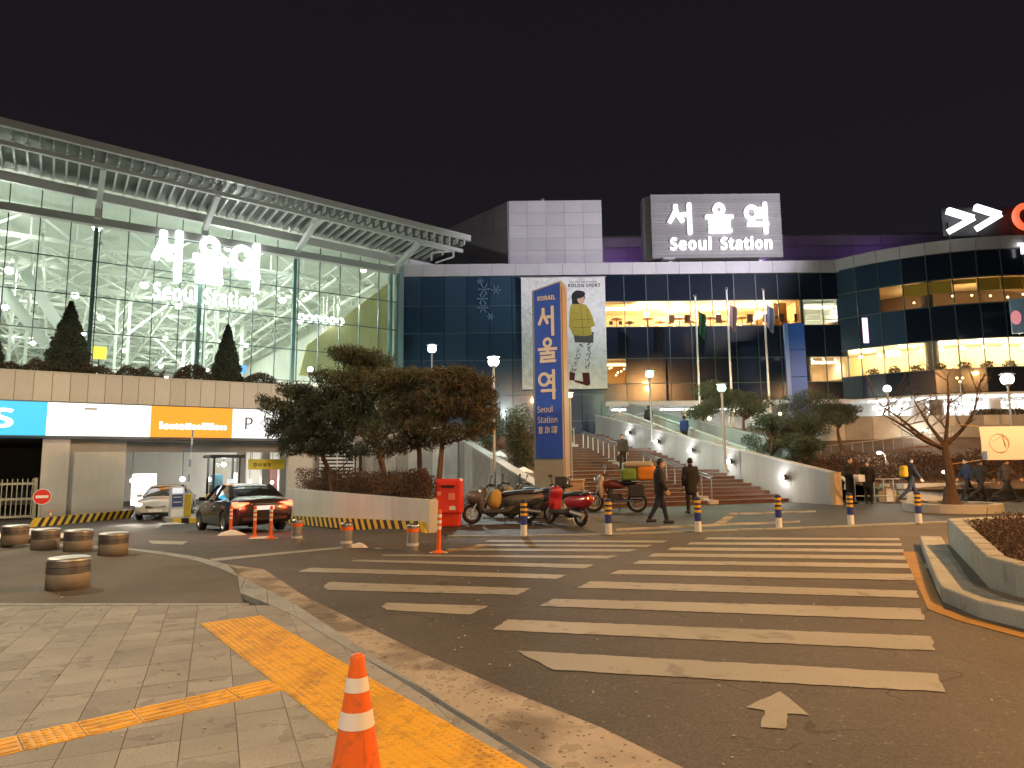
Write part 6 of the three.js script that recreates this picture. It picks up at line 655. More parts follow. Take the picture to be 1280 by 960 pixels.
{ const mp = thing('floodlight_mast', 'tall floodlight mast on the far side of the plaza', 'mast', V(27, 0, -21), 0); part('pole', taperTube([V(0, 0, 0), V(0, 6, 0), V(0, 12, 0)], 0.16, 0.09), mPole, mp); part('cross_arm', box(2.2, 0.12, 0.12, 0, 12, 0), mPole, mp); for (const x of [-0.7, 0.7]) { part('housing', rbox(0.7, 0.5, 0.3, 0.04, x, 12.3, 0), mDark, mp); part('lamp_lens', rbox(0.6, 0.4, 0.04, 0.015, x, 12.3, -0.17), glow(1, 0.93, 0.97, 3), mp); } spot(V(27, 12.3, -21.3), V(9, 20.5, -46), rgb(0.93, 0.86, 1), 3300, 0.42, 0.4, 10); }

// ---------------------------------------------------------------- pylon sign, flags, bollards, street furniture
{ const b = onG(691, 644), H = atD(690, 356, -b.z).y, o = thing('pylon_sign', 'tall blue pylon sign with white station name on a grey base', 'sign', V(b.x, 0, b.z), -0.36), w = 0.98, dp = 0.62, mB = textured(mat(0.04, 0.14, 0.88, 0.4), tPanel), mG = panelM(0.42, 0.46, 0.45, 0.45), yb = atD(690, 573, -b.z).y;
  part('plinth', rbox(w + 0.5, 0.22, dp + 0.5, 0.03, 0, 0.11, 0), mConcLight, o); part('body', extr(shapeOf([[-w / 2, 0.2], [w / 2, 0.2], [w / 2, H], [-w / 2, H - 0.24]]), dp, 0.012).translate(0, 0, -dp / 2), mG, o); part('side_panel', box(0.03, H - 0.9, dp * 0.86, w / 2 + 0.03, (H - 0.1) / 2 + 0.35, 0), mat(0.42, 0.30, 0.22, 0.5), o);
  part('blue_face', extr(shapeOf([[-w * 0.42, yb], [w * 0.49, yb], [w * 0.49, H - 0.06], [-w * 0.42, H - 0.27]]), 0.03, 0.004).translate(0, 0, dp / 2 + 0.016), mB, o); const z = dp / 2 + 0.052, mW = mat(0.75, 0.77, 0.8, 0.5), y = (py) => atD(690, py, -b.z).y - 0.06;
  part('letter', words('KORAIL', 0.15, 0.012, 0.62).translate(0.02, y(376), z), mW, o); [['seo', 418, 386], ['ul', 452, 424], ['yeok', 496, 464]].forEach(([k, a, c]) => { const h = y(c) - y(a); part('letter', glyph(k, 0.56, h, 0.1, 0.012).map((g) => g.translate(-0.25, y(a), z)), mW, o); }); part('letter', words('Seoul', 0.2, 0.012, 0.5, fontR).translate(-0.09, y(514), z), mW, o); part('letter', words('Station', 0.2, 0.012, 0.66, fontR).translate(-0.01, y(527), z), mW, o); ['shou', 'er', 'yi'].forEach((k, i) => part('letter', glyph(k, 0.18, 0.22, 0.022, 0.008).map((g) => g.translate(-0.34 + i * 0.23, y(540), z)), mW, o));
  const bx = atD(720, 612, 24), e = thing('utility_cabinet', 'tan utility cabinet behind the pylon sign', 'cabinet', V(bx.x, 0.03, -24), -0.2); part('body', rbox(0.55, 1.0, 0.5, 0.03, 0, 0.5, 0), mat(0.45, 0.28, 0.15, 0.6), e); part('lid', rbox(0.6, 0.06, 0.55, 0.02, 0, 1.03, 0), mat(0.4, 0.26, 0.14, 0.6), e); part('door', rbox(0.46, 0.8, 0.03, 0.01, 0, 0.5, 0.255), mat(0.42, 0.27, 0.15, 0.6), e); }
for (const [px, top, l, col] of [[869, 371, 'flagpole with a limp dark green flag', [0.03, 0.09, 0.04]], [908, 362, 'flagpole with a limp pale pink flag, in the middle of three', [0.35, 0.22, 0.22]], [954, 363, 'flagpole with a limp blue grey flag', [0.2, 0.22, 0.3]]]) { const d = 41, p = atD(px, top, d), o = thing('flagpole', l, 'flagpole', V(p.x, TER, -d), 0, 'flagpoles before the station'), h = p.y - TER; part('pole', rod(V(0, 0, 0), V(0, h, 0), 0.085, 0.05, 12), mat(0.72, 0.73, 0.72, 0.35, 0.5), o); part('finial', ball(0.09, 0, h + 0.05, 0, 12), mChrome, o); part('base', cyl(0.2, 0.25, 0.25, 0, 0.12, 0, 16), mConcLight, o); const g = new THREE.PlaneGeometry(0.55, 1.5, 16, 20), q = g.attributes.position; for (let i = 0; i < q.count; i++) { const x = q.getX(i) + 0.35, y = q.getY(i); q.setXYZ(i, 0.06 + x * 0.75 + 0.12 * x * Math.sin(y * 2), y - x * 0.75, 0.13 * Math.sin(x * 13 + y * 1.2) * (0.4 + x)); } g.computeVertexNormals(); part('flag', [g.translate(0, h - 1.5, 0), g.clone().translate(0, 0, -0.008)], mat(...col, 0.85), o); }
{ const d = 42, a = atD(980, 405, d), b = atD(1003, 405, d), o = thing('blue_pylon', 'plain bright blue panelled pylon before the office windows', 'pylon', V((a.x + b.x) / 2, TER, -d), -0.25), w = b.x - a.x, h = a.y - TER, m = textured(mat(0.05, 0.16, 0.58, 0.45), tPanel); for (let i = 0; i < 4; i++) part('panel', rbox(w, h / 4 - 0.02, w * 0.55, 0.02, 0, h * (i + 0.5) / 4, 0), m, o); part('edge_strip', box(w * 0.2, h, 0.1, -w * 0.42, h / 2, w * 0.28), mat(0.2, 0.36, 0.7, 0.4), o); }
{ // striped bollards
  const src = thing('striped_bollard', '', 'bollard', V(0, 0, 0), 0, 'striped bollards along the plaza edge'), my = mat(0.72, 0.42, 0.03, 0.45), mb = mat(0.03, 0.05, 0.26, 0.45), mw = mat(0.75, 0.75, 0.74, 0.45), mk = mat(0.03, 0.035, 0.12, 0.5); part('white_foot', cyl(0.075, 0.075, 0.25, 0, 0.125, 0, 18), mw, src); part('blue_band', cyl(0.078, 0.078, 0.2, 0, 0.35, 0, 18), mb, src); for (let i = 0; i < 3; i++) { part('yellow_band', cyl(0.08, 0.08, 0.06, 0, 0.48 + i * 0.11, 0, 18), my, src); part('dark_band', cyl(0.077, 0.077, 0.05, 0, 0.535 + i * 0.11, 0, 18), mk, src); } part('cap', lathe([[0.077, 0.73], [0.074, 0.77], [0.05, 0.80], [0.001, 0.81]], 18), mk, src);
  [[655, 671, 'striped bollard before the grey scooter wheel'], [761, 669, 'striped bollard before the loaded delivery motorcycle'], [873, 666, 'striped bollard before the men at the stair foot'], [974, 661, 'striped bollard before the lower steps beside the escalator wall'], [1064, 657, 'striped bollard before the two people with the white bag'], [1149, 655, 'striped bollard before the person with the yellow backpack']].forEach(([a, b, l], i) => { const p = onG(a, b).setY(0.02); if (!i) { src.position.copy(p); src.userData.label = l; } else copyOf(src, p, rr(0, 6), l); }); }
{ // silver bollards with an orange band
  const src = thing('silver_bollard', '', 'bollard', V(0, 0, 0), 0, 'silver bollards on the drive'); part('body', cyl(0.115, 0.115, 0.36, 0, 0.18, 0, 22), mat(0.7, 0.7, 0.68, 0.25, 0.9), src); part('orange_band', cyl(0.125, 0.125, 0.07, 0, 0.385, 0, 22), mat(0.8, 0.16, 0.02, 0.4), src); part('top', lathe([[0.112, 0.42], [0.112, 0.47], [0.1, 0.5], [0.001, 0.51]], 22), mat(0.5, 0.5, 0.5, 0.3, 0.9), src); part('reflector', cyl(0.117, 0.117, 0.05, 0, 0.12, 0, 22), mat(0.75, 0.75, 0.75, 0.3, 0.3), src);
  [[371, 678, 'silver bollard nearest the striped planter kerb'], [433, 685, 'silver bollard with a snow heap at its foot'], [516, 688, 'silver bollard next to the lone orange post']].forEach(([a, b, l], i) => { const p = onG(a, b); if (!i) { src.position.copy(p); src.userData.label = l; } else copyOf(src, p, 0, l); }); }
{ // orange flexible posts
  const src = thing('flexible_post', '', 'post', V(0, 0, 0), 0, 'orange flexible posts'), mo = mat(0.82, 0.14, 0.02, 0.5), mw = mat(0.8, 0.8, 0.78, 0.35); part('base', lathe([[0.12, 0], [0.12, 0.02], [0.07, 0.04], [0.045, 0.06]], 18), mo, src); part('body', cyl(0.038, 0.042, 0.72, 0, 0.4, 0, 16), mo, src); for (let i = 0; i < 3; i++) part('white_band', cyl(0.0405, 0.041, 0.06, 0, 0.46 + i * 0.11, 0, 16), mw, src); part('cap', ball(0.038, 0, 0.76, 0, 12), mo, src);
  [[548, 691, 'lone orange flexible post beside a silver bollard', 0.03], [288, 668, 'orange flexible post with a snow heap at its foot', 0], [318, 672, 'orange flexible post behind the sedan number plate', 0], [338, 673, 'orange flexible post below the right tail lamp of the sedan', 0.01]].forEach(([a, b, l, z], i) => { const p = onG(a, b), o = i ? copyOf(src, p, 0, l) : src; if (!i) { src.position.copy(p); src.userData.label = l; } o.rotation.z = z * -1; }); }
{ // short round bollards on the forecourt
  const src = thing('round_bollard', '', 'bollard', V(0, 0, 0), 0, 'short round bollards on the forecourt'), mc = textured(mat(1.05, 0.95, 0.85, 0.75), tConc, noiseBump, 0.006); part('concrete_body', lathe([[0.001, 0], [0.25, 0], [0.25, 0.2], [0.248, 0.22]], 30), mc, src); part('steel_band', cyl(0.256, 0.256, 0.08, 0, 0.25, 0, 30), mat(0.28, 0.27, 0.26, 0.35, 0.9), src); part('steel_band', cyl(0.253, 0.253, 0.07, 0, 0.33, 0, 30), mat(0.36, 0.33, 0.3, 0.4, 0.9), src); part('top', lathe([[0.25, 0.37], [0.245, 0.4], [0.2, 0.41], [0.001, 0.412]], 30), mat(0.5, 0.5, 0.48, 0.45, 0.7), src);
  [[84, 735, 'short round bollard standing apart on the brown forecourt'], [141, 693, 'short round bollard nearest the kerb bend'], [97, 688, 'short round bollard next to the one by the kerb bend'], [56, 686, 'short round bollard before the no entry sign'], [18, 680, 'short round bollard before the steel gate']].forEach(([a, b, l], i) => { const p = onG(a, b, SW).setY(SW - 0.002); if (!i) { src.position.copy(p); src.userData.label = l; } else { const c = copyOf(src, p, rr(0, 6), l); c.scale.setScalar(i === 0 ? 1 : 0.98); } }); }
{ const p = onG(447, 819, 0.70 + SW), o = thing('traffic_cone', 'orange traffic cone with two white bands on the tactile paving', 'cone', V(p.x, SW + 0.006, p.z), 0.4), mo = textured(mat(1, 1, 1, 0.5), tex(512, (u, v) => { const s = sstep(0.55, 0.75, fbm(u, v, 8, 5, 2)) * 0.45 + sstep(0.62, 0.7, fbm(u, v * 0.3, 24, 3, 5)) * 0.35, k = 1 - s * 0.6; return [0.86 * k, 0.165 * k + 0.03 * s, 0.02 + 0.03 * s]; }, 0.5), softBump, 0.002); part('base', rbox(0.36, 0.04, 0.36, 0.012, 0, 0.02, 0), mo, o); part('cone_body', lathe([[0.15, 0.035], [0.145, 0.05], [0.128, 0.1], [0.034, 0.66], [0.032, 0.69], [0.022, 0.7], [0.001, 0.7]], 36), mo, o); const band = (y0, y1) => lathe([[lerp(0.128, 0.034, (y0 - 0.1) / 0.56) + 0.0025, y0], [lerp(0.128, 0.034, (y1 - 0.1) / 0.56) + 0.0025, y1]], 36); const mr = mat(0.82, 0.81, 0.78, 0.35); part('white_band', band(0.545, 0.605), mr, o); part('white_band', band(0.395, 0.465), mr, o); }
{ const p = onG(562, 659).setY(0.03), o = thing('post_box', 'red post box beside the planter end', 'post box', p, -0.12), mr = textured(mat(0.75, 0.045, 0.02, 0.4), tPanel), w = 0.7, h = 1.24; part('stand', rbox(w * 0.8, 0.34, 0.36, 0.02, 0, 0.17, -0.02), mr, o); part('body', rbox(w, h - 0.32, 0.44, 0.07, 0, 0.32 + (h - 0.32) / 2, 0), mr, o); part('slot_hood', rbox(w * 0.62, 0.07, 0.1, 0.02, 0, h - 0.14, 0.22), mr, o); part('slot', box(w * 0.5, 0.05, 0.02, 0, h - 0.2, 0.222), mBlack, o); part('notice_plate', rbox(0.17, 0.17, 0.012, 0.004, 0.1, 0.78, 0.224), mat(0.8, 0.25, 0.15, 0.5), o); part('emblem', [rbox(0.16, 0.1, 0.012, 0.004, 0.12, 0.48, 0.224), bar(V(0.12, 0.55, 0.226), V(0.2, 0.48, 0.226), 0.03, 0.012)], mat(0.8, 0.78, 0.75, 0.5), o); part('side_plate', rbox(0.1, 0.1, 0.012, 0.004, -0.24, 0.86, 0.224), mat(0.8, 0.3, 0.25), o); }
{ const p = onG(50, 657), o = thing('no_entry_sign', 'round red no entry sign before the stone column', 'sign', p, 0.55), y = atD(50, 621, -p.z).y - p.y; part('pole', rod(V(0, -0.05, -0.04), V(0, y + 0.3, -0.04), 0.025), mGalv, o); part('disc', cyl(0.31, 0.31, 0.03, 0, 0, 0, 30).rotateX(Math.PI / 2).translate(0, y, 0), mat(0.7, 0.03, 0.02, 0.4), o); part('bar', rbox(0.42, 0.11, 0.012, 0.005, 0, y, 0.02), mat(0.85, 0.85, 0.82, 0.4), o); part('rim', torus(0.3, 0.014, 0, y, 0.012), mat(0.8, 0.8, 0.8, 0.4), o); const q = onG(62, 657), po = thing('flexible_post', 'thin orange post beside the striped guard kerb', 'post', q, 0); part('body', cyl(0.035, 0.04, 0.6, 0, 0.3, 0, 14), mat(0.8, 0.2, 0.03, 0.5), po); part('white_band', cyl(0.038, 0.038, 0.08, 0, 0.45, 0, 14), mat(0.8, 0.8, 0.78), po); }
{ // ticket island: machine, barrier, booth
  const p = onG(221, 654), th = 0.62, isl = thing('ticket_island', 'yellow and black kerbed island of the garage entry', 'island', V(p.x, p.y, p.z - 0.9), th), my = mat(0.72, 0.48, 0.04, 0.6); for (let i = 0; i < 5; i++) part('kerb_block', rbox(0.28, 0.24, 0.3, 0.02, -0.56 + i * 0.282, 0.08, 0.95), i % 2 ? mBlack : my, isl); part('slab', rbox(1.4, 0.2, 3.6, 0.03, 0, 0.07, -1.0), mConcLight, isl);
  const P = V(p.x, p.y + 0.17, p.z - 0.9), m = thing('ticket_machine', 'lit white and blue ticket machine on the island', 'machine', P.clone().add(V(-0.25, 0, 0.5)), th); part('body', rbox(0.52, 1.28, 0.42, 0.04, 0, 0.64, 0), mat(0.6, 0.62, 0.66, 0.4), m); part('blue_panel', rbox(0.4, 0.5, 0.02, 0.006, 0, 0.72, 0.215), mat(0.06, 0.1, 0.25, 0.4), m); part('lit_panel', rbox(0.4, 0.22, 0.02, 0.006, 0, 1.12, 0.215), glow(0.75, 0.85, 1, 0.7), m); part('slot', [box(0.3, 0.03, 0.015, 0, 0.86, 0.228), box(0.3, 0.03, 0.015, 0, 0.66, 0.228)], mat(0.8, 0.8, 0.8), m); part('lit_base', rbox(0.44, 0.3, 0.02, 0.006, 0, 0.22, 0.215), mat(0.85, 0.85, 0.82, 0.5), m);
  const q = thing('barrier', 'raised red and white barrier arm beside the ticket machine', 'barrier', P.clone().add(V(-0.1, 0, -0.1)), th); part('cabinet', rbox(0.3, 0.95, 0.3, 0.03, 0, 0.48, 0), my, q); for (let i = 0; i < 9; i++) part('arm_segment', box(0.07, 0.305, 0.04, -0.02 + i * 0.012, 1.0 + i * 0.31, 0.1), i % 2 ? mat(0.7, 0.72, 0.75) : mat(0.25, 0.3, 0.5), q);
  const bp = onG(262, 650), b = thing('ticket_booth', 'small glazed attendant booth with a lit lamp', 'booth', V(bp.x, bp.y + 0.1, bp.z - 1.2), th), bw = 1.15, bh = 2.55; part('base_panel', rbox(bw, 0.95, 1.3, 0.03, 0, 0.47, 0), my, b); for (const [x, z] of [[-1, -1], [1, -1], [-1, 1], [1, 1]]) part('post', box(0.08, bh, 0.08, x * bw * 0.46, bh / 2, z * 0.6), mDark, b); part('roof', rbox(bw + 0.3, 0.14, 1.6, 0.04, 0, bh + 0.05, 0), mDark, b); for (const [w, x, z, r] of [[bw * 0.85, 0, 0.6, 0], [bw * 0.85, 0, -0.6, 0], [1.1, bw * 0.46, 0, Math.PI / 2], [1.1, -bw * 0.46, 0, Math.PI / 2]]) { const pn = part('pane', new THREE.PlaneGeometry(w, 1.4), mPaneWarm, b); pn.position.set(x, 1.7, z); pn.rotation.y = r; } part('desk', rbox(0.9, 0.05, 0.5, 0.01, 0, 1.0, 0.2), mSteelW, b); part('screen', rbox(0.34, 0.5, 0.04, 0.01, 0.25, 1.35, 0.35), glow(0.5, 0.8, 1, 0.8), b); part('cabinet', rbox(0.5, 1.2, 0.3, 0.02, -0.2, 1.2, -0.4), mat(0.05, 0.12, 0.16, 0.4), b);
  const lo = thing('booth_lamp', 'white lamp inside the attendant booth', 'lamp', V(bp.x, bp.y + 2.35, bp.z - 1.2), 0); part('bulb', ball(0.1, 0, 0, 0, 12), glow(0.85, 1, 1, 9), lo); part('stem', rod(V(0, 0.08, 0), V(0, 0.22, 0), 0.02), mDark, lo); point(0, 0, 0, rgb(0.85, 0.98, 1), 9, 5, lo); }
// ---------------------------------------------------------------- cars
function loft(st, cs) { // rings of points along z, closed and capped
  const R = st.map(cs), n = R[0].length, pos = [], ind = []; R.forEach((r) => r.forEach((p) => pos.push(p.x, p.y, p.z))); for (let i = 0; i < R.length - 1; i++) for (let j = 0; j < n; j++) { const a = i * n + j, b = i * n + (j + 1) % n; ind.push(a, b, a + n, b, b + n, a + n); }
  for (const [i, f] of [[0, 1], [R.length - 1, 0]]) { const c = R[i].reduce((s, p) => s.add(p), V(0, 0, 0)).multiplyScalar(1 / n), k = pos.length / 3; pos.push(c.x, c.y, c.z); for (let j = 0; j < n; j++) { const a = i * n + j, b = i * n + (j + 1) % n; f ? ind.push(k, b, a) : ind.push(k, a, b); } }
  const g = new THREE.BufferGeometry(); g.setAttribute('position', new THREE.Float32BufferAttribute(pos, 3)); g.setIndex(ind); g.computeVertexNormals(); g.setAttribute('uv', new THREE.Float32BufferAttribute(new Float32Array(pos.length / 3 * 2), 2)); return g;
}
const mirror = (h, z) => { const l = h.slice(1, -1).reverse().map(([x, y]) => [-x, y]); return [...h, ...l].map(([x, y]) => V(x, y, z)); };
const ST = [[-2.37, 0.44, 0.70, 0.80, 0.70], [-2.28, 0.32, 0.84, 0.96, 0.83], [-1.95, 0.25, 0.92, 1.05, 0.895], [-1.4, 0.2, 0.95, 1.06, 0.915], [-0.7, 0.19, 0.94, 1.02, 0.92], [0.3, 0.19, 0.92, 0.99, 0.92], [1.0, 0.2, 0.89, 0.98, 0.915], [1.5, 0.2, 0.85, 0.93, 0.905], [2.0, 0.22, 0.74, 0.83, 0.87], [2.25, 0.27, 0.62, 0.71, 0.78], [2.37, 0.36, 0.52, 0.58, 0.64]];
const bodyGeo = (() => { const g0 = loft(ST, ([z, yb, belt, yt, hw]) => mirror([[0, yb], [hw * 0.84, yb], [hw * 0.96, yb + 0.07], [hw, lerp(yb, belt, 0.42)], [hw * 0.985, lerp(yb, belt, 0.8)], [hw * 0.95, belt], [hw * 0.7, yt], [hw * 0.35, yt + 0.025], [0, yt + 0.035]], z)); const ev = new Evaluator(); ev.attributes = ['position', 'normal', 'uv']; let a = new Brush(norm(g0.clone())); a.updateMatrixWorld(); for (const z of [1.42, -1.33]) for (const x of [-0.83, 0.83]) { const c = new Brush(new THREE.CylinderGeometry(0.365, 0.365, 0.5, 28).rotateZ(Math.PI / 2).translate(x, 0.33, z)); c.updateMatrixWorld(); a = ev.evaluate(a, c, SUBTRACTION); a.updateMatrixWorld(); } return toCreasedNormals(a.geometry.index ? a.geometry.toNonIndexed() : a.geometry, 0.55); })();
const cabGeo = toCreasedNormals(loft([[-1.75, 1.02, 0.70, 0.74], [-1.25, 1.26, 0.61, 0.8], [-0.75, 1.41, 0.565, 0.83], [-0.15, 1.46, 0.57, 0.845], [0.3, 1.445, 0.57, 0.84], [0.72, 1.25, 0.62, 0.82], [1.15, 0.985, 0.68, 0.76]], ([z, yt, ht, hb]) => mirror([[0, 0.9], [hb, 0.9], [hb * 0.99, Math.min(0.98, yt - 0.02)], [lerp(hb, ht, 0.6), lerp(0.98, yt, 0.62)], [ht, yt - 0.02], [ht * 0.6, yt + 0.012], [0, yt + 0.02]], z)).toNonIndexed(), 0.6);
const roofGeo = loft([[-0.98, 1.345, 0.56], [-0.75, 1.41, 0.56], [-0.15, 1.46, 0.565], [0.3, 1.445, 0.565], [0.44, 1.385, 0.57]], ([z, y, h]) => mirror([[0, y - 0.02], [h + 0.012, y - 0.03], [h + 0.016, y - 0.01], [h * 0.6, y + 0.022], [0, y + 0.03]], z));
const tyreG = merge(lathe([[0.2, -0.1], [0.29, -0.105], [0.32, -0.085], [0.328, 0], [0.32, 0.085], [0.29, 0.105], [0.2, 0.1]], 30).rotateZ(Math.PI / 2)), rimG = merge([lathe([[0.001, 0.03], [0.05, 0.05], [0.07, 0.02], [0.19, 0.03], [0.205, 0.09], [0.215, 0.098]], 30).rotateZ(-Math.PI / 2), ...Array.from({ length: 10 }, (_, i) => box(0.03, 0.15, 0.035, 0.05, 0.12, 0).rotateX(i * 0.6283))]);
function car(label, pos, yaw, paint, o2) {
  const o = thing('car', label, 'car', pos, yaw), mg = new THREE.MeshPhysicalMaterial({ color: rgb(0.012, 0.013, 0.016), roughness: 0.06, clearcoat: 1 }); part('body', bodyGeo, paint, o); part('cabin_glass', cabGeo, mg, o); part('roof', roofGeo, paint, o);
  const mt = mRubber, mri = mat(0.55, 0.56, 0.57, 0.3, 0.9); for (const z of [1.42, -1.33]) for (const s of [-1, 1]) { const w = new THREE.Group(); w.name = 'wheel'; o.add(w); w.position.set(s * 0.8, 0.328, z); if (s < 0) w.rotation.y = Math.PI; part('tyre', tyreG, mt, w); part('rim', rimG, mri, w); }
  for (const s of [-1, 1]) { part('pillar', bar(V(s * 0.79, 0.98, 1.02), V(s * 0.585, 1.42, 0.4), 0.06), paint, o); part('pillar', bar(V(s * 0.76, 1.0, -1.6), V(s * 0.575, 1.38, -0.9), 0.1), paint, o); part('pillar', bar(V(s * 0.835, 0.97, -0.2), V(s * 0.59, 1.44, -0.22), 0.07), mBlack, o); const mr = part('mirror', [rbox(0.2, 0.13, 0.1, 0.04, s * 0.98, 1.02, 0.78), bar(V(s * 0.82, 0.98, 0.78), V(s * 0.95, 1.0, 0.78), 0.04)], paint, o); void mr; part('door_handle', rbox(0.02, 0.03, 0.18, 0.008, s * 0.912, 0.78, -0.45), mChrome, o); part('door_handle', rbox(0.02, 0.03, 0.18, 0.008, s * 0.912, 0.78, 0.55), mChrome, o);
    const tl = part('tail_lamp', nets(blend([rb(V(s * 0.62, 0.83, -2.27), V(0.2, 0.075, 0.07), 0.04), rb(V(s * 0.80, 0.84, -2.13), V(0.05, 0.08, 0.16), 0.03)], 0.05), [s > 0 ? 0.3 : -1, 0.6, -2.5], [s > 0 ? 1 : -0.3, 1.05, -1.8], 0.022), o2.tail ? glow(1, 0.05, 0.02, 9, 0.3) : mat(0.35, 0.01, 0.01, 0.2), o); void tl; part('head_lamp', nets(blend([ell(V(s * 0.64, 0.66, 2.18), V(0.19, 0.08, 0.13)), ell(V(s * 0.76, 0.69, 2.0), V(0.08, 0.07, 0.2))], 0.05), [s > 0 ? 0.3 : -1, 0.45, 1.7], [s > 0 ? 1 : -0.3, 0.9, 2.5], 0.022), o2.head ? glow(1, 0.9, 0.7, 4) : mat(0.7, 0.7, 0.7, 0.1, 0.3), o); }
  part('rear_plate', rbox(0.52, 0.12, 0.02, 0.006, 0, 0.74, -2.39), o2.tail ? glow(1, 1, 0.95, 0.6) : mat(0.8, 0.8, 0.8), o); part('front_plate', rbox(0.52, 0.12, 0.02, 0.006, 0, 0.42, 2.385), mat(0.8, 0.8, 0.78), o); part('grille', rbox(0.8, 0.12, 0.05, 0.02, 0, 0.56, 2.345), mBlack, o); part('lower_grille', rbox(1.1, 0.12, 0.05, 0.02, 0, 0.33, 2.32), mBlack, o); part('bumper_trim', rbox(1.3, 0.1, 0.06, 0.02, 0, 0.42, -2.37), mBlack, o); part('chrome_strip', rbox(0.8, 0.03, 0.03, 0.01, 0, 0.86, -2.36), mChrome, o);
  if (o2.tail) for (const s of [-1, 1]) point(s * 0.66, 0.83, -2.5, rgb(1, 0.05, 0.02), 1.5, 4, o); if (o2.head) for (const s of [-1, 1]) { const l = new THREE.SpotLight(rgb(1, 0.9, 0.72), 25, 0, 0.45, 0.6); l.position.set(s * 0.64, 0.66, 2.42); l.target.position.set(s * 0.7, 0.1, 8); l.castShadow = true; l.name = 'beam'; o.add(l, l.target); } return o;
}
const paintOf = (r, g, b) => new THREE.MeshPhysicalMaterial({ color: rgb(r, g, b), roughness: 0.35, clearcoat: 1, clearcoatRoughness: 0.04 });
{ const rl = onG(283, 665), rr2 = onG(350, 664), c = rl.clone().lerp(rr2, 0.5), ph = -38 * Math.PI / 180, f = V(Math.sin(ph), 0, -Math.cos(ph)); const p = c.addScaledVector(f, 1.33); const o = car('black sedan with glowing red tail lamps entering the garage', V(p.x, G(p.x, -p.z) + 0.0, p.z), Math.PI - ph, paintOf(0.012, 0.010, 0.012), { tail: true }); o.rotation.order = 'YXZ'; o.rotation.x = 0.03;
  const q = onG(184, 651), s = car('silver sedan with lit headlamps leaving the garage', V(q.x - 0.3, G(q.x, -q.z), q.z - 2.2), 0.28, paintOf(0.55, 0.54, 0.5), { head: true }); void s; }
